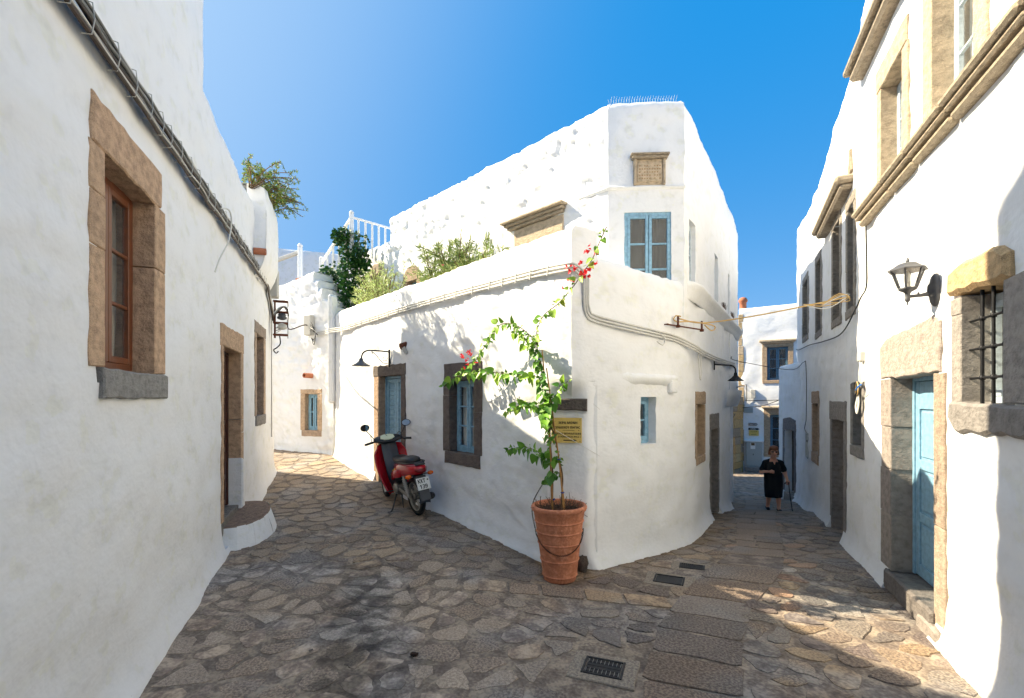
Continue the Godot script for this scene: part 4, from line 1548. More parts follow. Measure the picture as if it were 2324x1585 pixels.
	for w in [[0.30, 0.86, 2.96, 4.40, 0.12], [1.24, 1.98, 2.98, 4.50, 0.13], [3.06, 3.80, 3.02, 4.42, 0.15], [4.90, 5.86, 3.16, 4.46, 0.2]]:
		surround(h, g, w[0] + 0.1, w[1] - 0.1, w[2] + 0.12, w[3], [w[4], 3.5, 4.0], [w[4], 3.6], [0.14, 0.1, 0.12], [0.12, 0.12, 0.12], GREY.lerp(LICHEN, 0.4 if k < 2 else 0.1), 0.012, 0.34)
		window(h, g, w[0] + 0.1, w[1] - 0.1, w[2] + 0.12, w[3], 0.2, 1, 2, M.wood_old, M.dark_room)
		k += 1
	st = begin()
	st.set_color(LICHEN)
	box(st, wt(g, 1.55, 4.72, 0.06), Vector3(2.3, 0.1, 0.28), 0.03)
	box(st, wt(g, 1.55, 4.64, 0.04), Vector3(2.2, 0.08, 0.2), 0.03)
	put("hood_stone", st, M.stone, h)
	for e in [[0.55, 5.12], [1.7, 5.06]]:
		stone(h, "hood_fragment", g, [[e[0] - 0.12, 4.80], [e[0] + 0.12, 4.80], [e[0] + 0.05, 4.98], [e[0] - 0.01, e[1]]], LICHEN, 0.03, 0.05, 0.02)
	# grey plank door, tan window slit, half hidden window with loose cable
	surround(h, g, 1.02, 1.98, -0.3, 1.58, [0.17], [0.16], [0.28, 0.18, 0.18], [], GREY.lerp(PINK, 0.25), 0.014, 0.34)
	door(h, g, 1.03, 1.97, -0.3, 1.57, 0.2, 2, [[0.03, 0.32], [0.35, 0.66], [0.69, 0.97]], M.wood_old)
	surround(h, g, 3.46, 4.20, 0.86, 1.80, [0.12], [0.12], [0.24, 0.12, 0.12], [0.2, 0.0, 0.12], TAN.lerp(GREY, 0.25), 0.012, 0.34)
	window(h, g, 3.47, 4.19, 0.87, 1.79, 0.14, 1, 1, M.pale_blue, M.curtain_dim)
	surround(h, f, 1.74, 2.10, 1.32, 2.02, [0.10], [0.11], [0.08, 0.1, 0.1], [0.14, 0.1, 0.12], GREY, 0.012, 0.3)
	window(h, f, 1.74, 2.10, 1.33, 2.01, 0.13, 1, 2, M.blue_grey, M.dark_room)
	# low house adjoining further down
	var l := thing("white_house", "low white house down the right lane with a dark stone doorway edged in blue", "house")
	var q := "low"
	wall(l, "wall", plan(q, [-0.05, 1.9]), 1.0, -1.4, [[0.0, 2.80], [1.95, 2.80]], [[0.42, 1.30, -1.2, 1.12]], {"step": 0.06, "rough": 0.8, "flare": 0.08})
	stone(l, "lintel_stone", q, [[0.28, 1.08], [1.44, 1.08], [1.40, 1.36], [0.9, 1.42], [0.32, 1.36]], Color(0.25, 0.21, 0.20), 0.016, 0.3, 0.01)
	surround(l, q, 0.42, 1.28, -0.55, 1.08, [0.14, 0.2], [0.16, 0.0, 0.6], [], [], Color(0.21, 0.18, 0.18), 0.014, 0.3)
	stone(l, "threshold", q, rect(0.30, 1.2, -0.80, -0.56), GREY, 0.05, 0.3, 0.01)
	door(l, q, 0.43, 1.27, -0.55, 1.06, 0.2, 1, [[0.05, 0.45], [0.5, 0.95]], M.wood_old)
	st = begin()
	bar(st, wp(q, 0.45, -0.54, -0.10), wp(q, 0.45, 1.04, -0.10), 0.03, 0.04, frames[q].n, 0.004)
	put("door_edge", st, M.cobalt, l)
	prism(l, "roof", plan(q, [0.1, 1.75], -0.3) + plan(q, [1.75, 0.1], -4.0), 2.4, 2.6, M.white)
	back_wall(l, plan(q, [1.74], -0.34)[0], plan(q, [1.74], -4.0)[0], -1.4, 2.75)
	back_wall(l, plan(q, [0.1], -4.0)[0], plan(q, [1.8], -4.0)[0], -1.4, 2.75)


func build_far_houses() -> void:
	var h := thing("white_house", "white two storey house at the end of the right lane with tan stone windows", "house")
	var f := "far"
	wall(h, "wall", plan(f, [0.62, 6.0]), -1.0, -1.3, [[0.0, 5.55], [5.4, 5.62]], [[0.98, 1.75, 2.55, 3.96], [1.10, 1.9, -0.35, 1.28]], {"step": 0.12, "rough": 0.8, "flare": 0.05, "thick": 0.4})
	surround(h, f, 1.64, 2.36, 2.62, 3.93, [0.17], [0.18], [0.18, 0.17, 0.18], [0.12, 0.17, 0.18], Color(0.56, 0.40, 0.26), 0.03, 0.3)
	var st := begin()
	st.set_color(SAND)
	box(st, wt(f, 2.0, 4.17, 0.05), Vector3(1.28, 0.09, 0.22), 0.02)
	box(st, wt(f, 2.0, 4.10, 0.03), Vector3(1.16, 0.06, 0.14), 0.02)
	put("window_cornice", st, M.stone, h)
	st = begin()
	st.set_color(SAND)
	box(st, wt(f, 2.1, 1.56, 0.05), Vector3(1.3, 0.09, 0.2), 0.02)
	put("window_cornice", st, M.stone, h)
	window(h, f, 1.65, 2.35, 2.63, 3.92, 0.12, 2, 3, M.blue_grey, M.dark_room, 0, 0.05)
	surround(h, f, 1.74, 2.5, -0.28, 1.26, [0.22], [0.18], [0.24, 0.22, 0.18], [0.12, 0.22, 0.18], Color(0.56, 0.40, 0.26), 0.03, 0.3)
	window(h, f, 1.75, 2.49, -0.27, 1.25, 0.14, 2, 3, M.blue_grey, M.dark_room, 0, 0.05)
	prism(h, "roof", plan(f, [0.8, 5.8], -0.3) + plan(f, [5.8, 0.8], -5.0), 5.0, 5.2, M.white)
	back_wall(h, plan(f, [0.8], -0.4)[0], plan(f, [0.8], -5.0)[0], -1.3, 5.4)
	back_wall(h, plan(f, [5.9], -0.4)[0], plan(f, [5.9], -5.0)[0], -1.3, 5.4)
	back_wall(h, plan(f, [0.8], -5.0)[0], plan(f, [5.9], -5.0)[0], -1.3, 5.4)
	st = begin()
	lathe(st, Transform3D(Basis.IDENTITY, wp(f, 0.75, 5.5, -0.25)), [[0.13, 0.0], [0.13, 0.32], [0.17, 0.36], [0.17, 0.44], [0.12, 0.52], [0.0, 0.56]], 14)
	put("chimney_pot", st, M.clay, h)
	# the ochre ashlar wall at its corner: every block a stone of its own
	var w := thing("sandstone_wall", "ochre sandstone block wall at the corner beside the far white house", "wall")
	var s := "sandstone"
	st = begin()
	prism(w, "mortar", [Vector2(8.24, 18.48), Vector2(9.28, 19.52), Vector2(9.0, 19.9), Vector2(7.9, 18.8)], -1.4, 1.98, mat(Color(0.66, 0.56, 0.42), 0.95))
	var y := -1.2
	var row := 0
	while y < 1.8:
		var high := rng.randf_range(0.26, 0.36)
		var u := 0.06
		while u < 1.5:
			var wide := minf(rng.randf_range(0.35, 0.75), 1.56 - u)
			if 1.56 - u - wide < 0.15:
				wide = 1.56 - u
			var c := Color(0.60, 0.42, 0.20).lerp(Color(0.62, 0.36, 0.13), rng.randf())
			if rng.randf() < 0.25:
				c = Color(0.40, 0.30, 0.20)
			if row > 10 and rng.randf() < 0.6:
				c = c.lerp(SAND, 0.6)
			stone(w, "block", s, rect(u, u + wide - 0.012, y, y + high - 0.012), c, rng.randf_range(0.0, 0.02), 0.06, 0.004, 0.012)
			u += wide
		y += high
		row += 1
	y = -1.2
	while y < 5.3:
		var high := rng.randf_range(0.26, 0.38)
		stone(h, "quoin_stone", f, rect(0.60, rng.randf_range(0.74, 0.84), y, y + high - 0.012), Color(0.60, 0.42, 0.20).lerp(SAND, rng.randf()), 0.02, 0.06, 0.004, 0.012)
		y += high
	var b := thing("white_house", "sunlit white house glimpsed past the ochre stone corner", "house")
	prism(b, "wall", [Vector2(6.5, 19.6), Vector2(9.4, 20.4), Vector2(9.2, 23.0), Vector2(6.2, 22.0)], -1.4, 2.5, M.white)
	var e := thing("white_house", "white house hidden behind the corner house between the lanes", "house")
	prism(e, "wall", [Vector2(-4.2, 13.8), Vector2(5.3, 13.8), Vector2(6.2, 18.2), Vector2(-4.0, 18.2)], -1.4, 5.2, M.white)
	# pale wall rising above the left lane in the shade
	var p := thing("white_house", "long white house in shade rising behind the stepped wall", "house")
	wall(p, "wall", [Vector2(-6.0, 22.0), Vector2(-17.0, 22.6)], 1.0, -1.3, [[0.0, 8.25], [1.5, 8.45], [2.6, 8.58], [4.2, 8.75], [5.3, 8.9], [11.1, 8.8]], [], {"step": 0.25, "rough": 1.6, "flare": 0.0, "thick": 0.5})
	prism(p, "roof", [Vector2(-6.1, 22.5), Vector2(-17.0, 23.0), Vector2(-17.0, 29.0), Vector2(-6.1, 29.0)], 7.9, 8.1, M.white)
	back_wall(p, Vector2(-6.2, 22.2), Vector2(-6.2, 29.0), -1.3, 8.1)
	back_wall(p, Vector2(-17.0, 22.9), Vector2(-17.0, 29.0), -1.3, 8.1)
	back_wall(p, Vector2(-6.2, 29.0), Vector2(-17.0, 29.0), -1.3, 8.1)
	var g := thing("pergola_post", "white post with a grey beam on the roof behind the stepped wall", "post")
	st = begin()
	box(st, Transform3D(Basis.IDENTITY, at(-6.56, 15.0, 5.85)), Vector3(0.12, 1.5, 0.12), 0.02)
	put("post", st, M.white_trim, g)
	st = begin()
	lathe(st, Transform3D(Basis.IDENTITY, at(-6.56, 15.0, 6.6)), [[0.07, 0.0], [0.08, 0.04], [0.04, 0.10], [0.0, 0.12]], 12)
	put("finial", st, M.white_trim, g)
	st = begin()
	bar(st, at(-6.6, 15.0, 6.42), at(-8.2, 15.6, 6.12), 0.1, 0.1, Vector3.UP, 0.01)
	put("beam", st, M.plastic_grey, g)
	st = begin()
	for k in 5:
		var c := rng.randf_range(0.0, 1.0)
		box(st, Transform3D(Basis(Vector3.UP, c), wp("stairs", 1.22 + k * 0.05, 4.62 + 0.05 * (k % 2), -0.35)), Vector3(0.18, 0.05, 0.12), 0.01)
	tag(put("clay_rubble", st, M.clay), "small heap of broken clay tiles on top of the stepped wall", "rubble")
	# the town behind the camera
	var t := thing("white_house", "white house across the lane behind the viewer", "house")
	prism(t, "wall", [Vector2(-4.5, -4.6), Vector2(6.5, -5.6), Vector2(6.5, -10.0), Vector2(-4.5, -10.0)], -1.2, 5.5, M.white)


func build_railing() -> void:
	var r := thing("railing", "white iron railing turning down a flight of steps beside the dark climber", "railing")
	var top := at(-3.66, 11.05, 5.2)
	var low := at(-4.60, 11.70, 4.55)
	var st := begin()
	bar(st, top, top + Vector3.UP * 0.92, 0.085, 0.085, Vector3.RIGHT, 0.006)
	bar(st, low, low + Vector3.UP * 0.72, 0.085, 0.085, Vector3.RIGHT, 0.006)
	put("newel_post", st, M.white_trim, r)
	st = begin()
	for p in [top + Vector3.UP * 0.92, low + Vector3.UP * 0.72]:
		lathe(st, Transform3D(Basis.IDENTITY, p), [[0.05, 0.0], [0.055, 0.02], [0.03, 0.06], [0.0, 0.075]], 10)
	put("post_cap", st, M.white_trim, r)
	var far := at(-2.90, 11.85, 5.2)
	st = begin()
	bar(st, top + Vector3.UP * 0.84, far + Vector3.UP * 0.84, 0.05, 0.04, Vector3.UP, 0.005)
	bar(st, top + Vector3.UP * 0.84, low + Vector3.UP * 0.62, 0.06, 0.05, Vector3.UP, 0.005)
	put("handrail", st, M.white_trim, r)
	for k in 6:
		st = begin()
		var p := top.lerp(far, (k + 1) / 6.3)
		bar(st, p, p + Vector3.UP * 0.83, 0.04, 0.04, Vector3.RIGHT, 0.004)
		put("baluster", st, M.white_trim, r)
	for k in 4:
		st = begin()
		var e := (k + 1) / 5.0
		var p := top.lerp(low, e) + Vector3.DOWN * 0.2
		bar(st, p, p + Vector3.UP * lerpf(1.0, 0.8, e), 0.04, 0.04, Vector3.RIGHT, 0.004)
		put("baluster", st, M.white_trim, r)


# ---------------------------------------------------------------- cables and iron on the walls

func strand(parent: Node, called: String, pts: Array, r: float, m: Material, sag := 0.0, step := 0.06, sides := 6) -> MeshInstance3D:
	var st := begin()
	tube(st, line(pts, step, sag), r, sides)
	return put(called, st, m, parent)


func build_cables() -> void:
	var b := thing("cable_bundle", "thick grey and black bundle of cables running along the left house wall", "cables")
	var hues := [M.white_cable, M.grey_cable, M.black_cable, M.grey_cable, M.black_cable, M.brown_cable, M.grey_cable, M.white_cable, M.black_cable, M.brown_cable]
	for k in 10:
		var pts := []
		var u := -2.4
		while u < 6.3:
			var drop := 0.55 * pow(smoothstep(5.2, 6.4, u), 1.5)
			pts.append(wp("left", u, 3.945 - k * 0.0165 - drop + n_mid.get_noise_2d(u * 1.3, k * 7.0) * 0.014, 0.05 + 0.02 * n_mid.get_noise_2d(u * 2.0, k * 11.0 + 50.0) + (0.012 if k % 2 else 0.0)))
			u += 0.22
		strand(b, "cable", pts, 0.009 + 0.004 * float(k % 3 == 0), hues[k], 0.0, 0.09)
	var u := -2.2
	while u < 5.3:
		var st := begin()
		tube(st, PackedVector3Array([wp("left", u, 3.958, 0.03), wp("left", u + 0.01, 3.955, 0.078), wp("left", u + 0.015, 3.87, 0.086), wp("left", u + 0.01, 3.79, 0.075), wp("left", u, 3.78, 0.03)]), 0.0035, 6)
		put("tie", st, M.plastic_grey, b)
		u += rng.randf_range(0.17, 0.3)
	var loop := strand(self, "loose_cable", [wp("left", 2.0, 3.86, 0.1), wp("left", 2.22, 3.93, 0.13), wp("left", 2.30, 3.84, 0.14), wp("left", 2.25, 3.6, 0.12), wp("left", 2.05, 3.35, 0.08), wp("left", 2.0, 3.2, 0.05)], 0.008, M.white_cable)
	tag(loop, "loose white cable end curling out of the thick bundle on the left wall", "cable")
	var drop := strand(self, "wall_cable", [wp("left", 6.1, 3.6, 0.04), wp("left", 6.12, 2.6, 0.035), wp("left", 6.1, 1.2, 0.04)], 0.007, M.grey_cable)
	tag(drop, "thin grey cable running down the far end of the left house", "cable")

	var rack := thing("insulator_rack", "rusty iron rack of insulators at the far end of the left house", "bracket")
	var st := begin()
	bar(st, wp("left", 6.2, 3.02, 0.08), wp("left", 6.2, 3.72, 0.08), 0.03, 0.03, frames.left.n)
	put("upright", st, M.rust, rack)
	st = begin()
	bar(st, wp("left", 6.2, 3.02, 0.30), wp("left", 6.2, 3.72, 0.30), 0.01, 0.01, frames.left.n)
	put("rod", st, M.iron, rack)
	for k in 4:
		st = begin()
		var y: float = [3.70, 3.50, 3.30, 3.08][k]
		bar(st, wp("left", 6.2, y, 0.05), wp("left", 6.2, y, 0.30), 0.10, 0.035, Vector3.UP, 0.01)
		put("shelf", st, M.rust, rack)
	for k in 2:
		st = begin()
		lathe(st, Transform3D(Basis.IDENTITY, wp("left", 6.2, [3.36, 3.18][k], 0.2)), [[0.03, 0.0], [0.08, 0.02], [0.085, 0.05], [0.06, 0.07], [0.075, 0.09], [0.05, 0.12], [0.0, 0.13]], 14)
		put("insulator", st, M.grey_plastic if k == 0 else M.plastic_grey, rack)
	st = begin()
	tube(st, line([wp("left", 6.2, 3.06, 0.16), wp("left", 6.2, 2.92, 0.17), wp("left", 6.2, 2.84, 0.11), wp("left", 6.2, 2.80, 0.06), wp("left", 6.2, 2.74, 0.10), wp("left", 6.2, 2.78, 0.14)], 0.02), 0.011, 6)
	put("scroll", st, M.iron, rack)
	for k in 3:
		strand(rack, "cable", [wp("left", 6.05, 3.45 - 0.03 * k, 0.07), wp("left", 6.25, 3.62, 0.2 + 0.02 * k), wp("left", 6.3, 3.45, 0.3), wp("left", 6.25, 3.25, 0.24), wp("left", 6.15, 3.1 + 0.05 * k, 0.1)], 0.009, [M.white_cable, M.grey_cable, M.brown_cable][k])
	st = begin()
	box(st, wt("left", 6.0, 3.98, 0.09), Vector3(0.26, 0.5, 0.14), 0.01)
	var jb := put("junction_box", st, M.plastic_grey)
	tag(jb, "tall grey plastic junction box above the insulator rack", "box")

	var span := strand(self, "overhead_cable", [wp("left", 6.25, 3.28, 0.28), at(-4.55, 9.95, 3.32), wp("stairs", 0.62, 3.50, 0.16), wp("stairs", 0.45, 3.38, 0.12), wp("stairs", 0.36, 3.28, 0.08)], 0.013, M.brown_cable, 0.0)
	tag(span, "dark twisted cable slung from the insulator rack to the stepped wall", "cable")
	var ebox := thing("meter_box", "beige meter box with hanging loops of cable on the stepped wall", "box")
	st = begin()
	box(st, wt("stairs", 0.62, 3.50, 0.07), Vector3(0.20, 0.44, 0.13), 0.012)
	put("case", st, M.plastic_grey, ebox)
	for k in 4:
		strand(ebox, "cable", [wp("stairs", 0.5 + 0.02 * k, 3.56 - 0.06 * k, 0.12), wp("stairs", 0.40 - 0.01 * k, 3.46 - 0.04 * k, 0.17), wp("stairs", 0.36, 3.32, 0.13), wp("stairs", 0.44, 3.18 - 0.04 * k, 0.10), wp("stairs", 0.55, 3.22, 0.07)], 0.008, [M.black_cable, M.black_cable, M.white_cable, M.black_cable][k])
	var white := thing("cable_run", "three whitewashed cables fixed along the corner house at terrace level", "cables")
	for k in 3:
		var dy := -0.036 * k
		var pts := [wp("stairs", 0.40, 3.33 + dy, 0.05), wp("stairs", 0.1, 3.36 + dy, 0.07), wp("stairs", -0.10, 3.36 + dy, 0.19), wp("centre", 6.45, 3.36 + dy, 0.045)]
		var w := 6.0
		while w > 0.2:
			pts.append(wp("centre", w, 3.34 + dy + 0.05 * sin(w * 0.48) + n_mid.get_noise_2d(w * 1.5, k) * 0.008, 0.035))
			w -= 0.4
		pts.append_array([wp("centre", 0.03, 3.32 + dy, 0.04), wp("lane", 0.03, 3.31 + dy, 0.04), wp("lane", 0.12 + 0.03 * (2 - k), 3.26 + dy, 0.03)])
		strand(white, "cable", pts, 0.014, M.white_cable, 0.0, 0.08)
	w_clips(white, "centre", 0.3, 6.3, 3.33)
	var white2 := thing("cable_run", "three whitewashed cables turning down and along the right lane side of the corner house", "cables")
	for k in 3:
		var e := 0.035 * k
		var pts := [wp("lane", 0.17 + e, 3.24, 0.03), wp("lane", 0.17 + e, 3.05, 0.03), wp("lane", 0.17 + e, 2.92, 0.03), wp("lane", 0.20 + e, 2.80 + e * 0.7, 0.03), wp("lane", 0.34 + e * 0.4, 2.745 + e, 0.03), wp("lane", 0.9, 2.715 + e, 0.03), wp("lane", 1.52, 2.69 + e, 0.03), wp("lane", 2.05, 2.66 + e, 0.035), wp("lane_far", 0.0, 2.57 + e, 0.07), wp("lane_far", 0.6, 2.56 + e, 0.05), wp("lane_far", 1.8, 2.56 + e, 0.04), wp("lane_far", 3.2, 2.58 + e, 0.04), wp("lane_far", 4.6, 2.61 + e, 0.04)]
		strand(white2, "cable", pts, 0.014, M.white_cable, 0.0, 0.08)
	strand(white2, "cable", [wp("lane", 1.62, 2.75, 0.03), wp("lane", 1.72, 2.66, 0.07), wp("lane", 1.66, 2.58, 0.07), wp("lane", 1.56, 2.62, 0.05)], 0.008, M.white_cable)
	strand(white2, "cable", [wp("lane_far", 0.25, 2.62, 0.05), wp("lane_far", 0.32, 2.2, 0.06), wp("lane_far", 0.42, 2.25, 0.06), wp("lane_far", 0.45, 2.6, 0.05)], 0.008, M.white_cable)

	# the ochre cable over the right lane and what holds it
	var hold := thing("cable_bracket", "rusty iron bracket holding the ochre cable on the corner house", "bracket")
	st = begin()
	bar(st, wp("lane", 1.78, 2.86, 0.05), wp("lane_far", 0.0, 2.86, 0.16), 0.016, 0.016)
	bar(st, wp("lane", 1.78, 2.86, 0.0), wp("lane", 1.78, 2.86, 0.08), 0.014, 0.014)
	put("rail", st, M.rust, hold)
	for p in [wp("lane", 2.0, 2.85, 0.09), wp("lane_far", -0.04, 2.85, 0.15)]:
		st = begin()
		tube(st, PackedVector3Array([p, p + Vector3.UP * 0.13]), 0.014, 8)
		lathe(st, Transform3D(Basis.IDENTITY, p - Vector3.UP * 0.02), [[0.0, 0.0], [0.03, 0.005], [0.03, 0.035], [0.0, 0.04]], 8)
		put("pin", st, M.rust, hold)
	var p0 := wp("lane", 2.02, 2.95, 0.10)
	var p1 := wp("lane_far", 0.0, 2.96, 0.16)
	var p2 := wp("right", 2.02, 3.17, 0.06)
	var ochre := thing("overhead_cable", "ochre cable stretched across the right lane with looped ends", "cable")
	strand(ochre, "cable", [p0, p1, p1.lerp(p2, 0.35) + Vector3.DOWN * 0.03, p1.lerp(p2, 0.7) + Vector3.DOWN * 0.02, p2], 0.010, M.yellow_cable)
	strand(ochre, "cable", [p0 + Vector3(0.02, 0.03, 0), p0 + Vector3(-0.05, 0.04, 0), p0 + Vector3(-0.08, 0.0, 0), p0 + Vector3(-0.03, -0.04, 0), p0.lerp(p1, 0.5) + Vector3(0, -0.01, 0), p1 + Vector3(0.12, -0.03, 0), p1 + Vector3(0.17, -0.07, 0), p1 + Vector3(0.12, -0.11, 0), p1 + Vector3(0.02, -0.03, 0)], 0.009, M.yellow_cable)
	var q := p2 - p1
	q = q.normalized()
	for k in 3:
		strand(ochre, "cable", [p2 - q * 0.5, p2 - q * 0.25 + Vector3(0, -0.03 - 0.035 * k, 0.01 * k), p2 + Vector3(0, 0.04 * k - 0.05, 0), p2 - q * 0.12 + Vector3(0, 0.06 - 0.02 * k, 0.02), p2 - q * 0.3 + Vector3(0, -0.05, 0)], 0.006, M.yellow_cable if k < 2 else M.white_cable)
	var dark := strand(self, "wall_cable", [wp("right_far", 6.9, 3.12, 0.04), wp("right_far", 6.2, 3.05, 0.04), wp("right_far", 4.4, 2.98, 0.04), wp("right_far", 2.6, 2.86, 0.04), wp("right_far", 1.0, 2.80, 0.04), wp("right_far", 0.1, 2.98, 0.04), wp("right", 1.65, 3.08, 0.035), wp("right", 1.45, 3.16, 0.03), wp("right", 1.43, 3.4, 0.03), wp("right", 1.46, 3.86, 0.03)], 0.009, M.black_cable)
	tag(dark, "black cable sagging under the upper windows of the right house", "cable")
	var thin := strand(self, "overhead_cable", [wp("lane_far", 4.1, 2.80, 0.04), wp("lane_far", 4.4, 2.72, 0.12), wp("low", 0.35, 2.62, 0.12), wp("right_far", 5.4, 2.70, 0.04), wp("right_far", 5.05, 2.66, 0.035), wp("right_far", 4.95, 2.2, 0.03), wp("right_far", 5.0, 1.5, 0.03), wp("right_far", 5.1, 1.38, 0.03), wp("right_far", 5.25, 1.25, 0.03), wp("right_far", 5.0, 1.18, 0.03)], 0.007, M.black_cable)
	tag(thin, "thin black wire crossing the lane and running down beside the letter box", "cable")
	var far1 := strand(self, "overhead_cable", [wp("lane_far", 4.5, 2.15, 0.1), wp("far", 0.75, 2.42, 0.1), wp("far", 0.9, 2.45, 0.1), wp("far", 0.92, 1.9, 0.05), wp("far", 1.0, 1.82, 0.05), wp("far", 2.6, 1.86, 0.05)], 0.014, M.black_cable)
	tag(far1, "black wire looping from the corbel to the far white house", "cable")
	var far2 := strand(self, "overhead_cable", [wp("sandstone", 0.3, 1.2, 0.1), wp("far", 0.7, 1.5, 0.3), wp("far", 1.5, 1.62, 0.4), wp("far", 2.2, 1.9, 0.3)], 0.014, M.black_cable)
	tag(far2, "black wire sagging across the face of the far white house", "cable")

	# meter gear on the right house
	var gear := thing("cable_drop", "white cables with a little junction box and coiled ends on the right house", "cables")
	for k in 3:
		strand(gear, "cable", [wp("right", 1.62 + 0.03 * k, 3.05, 0.03), wp("right", 1.63 + 0.025 * k, 2.8, 0.03), wp("right", 1.62 + 0.03 * k, 2.46, 0.03)], 0.006, M.white_cable)
		strand(gear, "cable", [wp("right", 1.60 + 0.03 * k, 2.34, 0.03), wp("right", 1.58 + 0.04 * k, 2.2, 0.05), wp("right", 1.62 + 0.03 * k, 2.06, 0.04)], 0.006, M.white_cable)
	st = begin()
	box(st, wt("right", 1.64, 2.39, 0.03), Vector3(0.13, 0.11, 0.06), 0.008)
	put("case", st, M.plastic_grey, gear)
	for k in 3:
		var pts := []
		for i in 17:
			var a := TAU * i / 16.0 + k
			pts.append(wp("right", 1.66 + (0.075 - 0.01 * k) * cos(a), 2.02 + 0.075 * sin(a), 0.06 + 0.012 * k))
		strand(gear, "coil", pts, 0.007, [M.black_cable, M.yellow_cable, M.black_cable][k], 0.0, 0.02)
	strand(gear, "cable", [wp("right", 1.58, 2.0, 0.1), wp("right", 1.50, 2.03, 0.1), wp("right", 1.44, 2.06, 0.08)], 0.009, M.blue_cable)
	for k in 4:
		strand(gear, "coil", [wp("right", 1.68, 1.96, 0.05), wp("right", 1.76 - 0.01 * k, 1.82, 0.06), wp("right", 1.70, 1.72 + 0.01 * k, 0.06), wp("right", 1.62 + 0.01 * k, 1.84, 0.06), wp("right", 1.68, 1.97, 0.05)], 0.006, M.white_cable, 0.0, 0.03)


func w_clips(parent: Node, f: String, u0: float, u1: float, y: float) -> void:
	var u := u0
	while u < u1:
		var st := begin()
		bar(st, wp(f, u, y + 0.05 * sin(u * 0.48) + 0.03, 0.052), wp(f, u + 0.015, y + 0.05 * sin(u * 0.48) - 0.09, 0.052), 0.012, 0.006, frames[f].n)
		put("clip", st, M.white_cable, parent)
		u += rng.randf_range(0.25, 0.4)


func shade_profile(r: float, h: float) -> Array:
	return [[0.0, -0.004], [r * 0.97, 0.0], [r, 0.004], [r * 0.8, h * 0.16], [r * 0.45, h * 0.42], [r * 0.24, h * 0.66], [r * 0.2, h * 0.9], [r * 0.15, h], [0.0, h]]


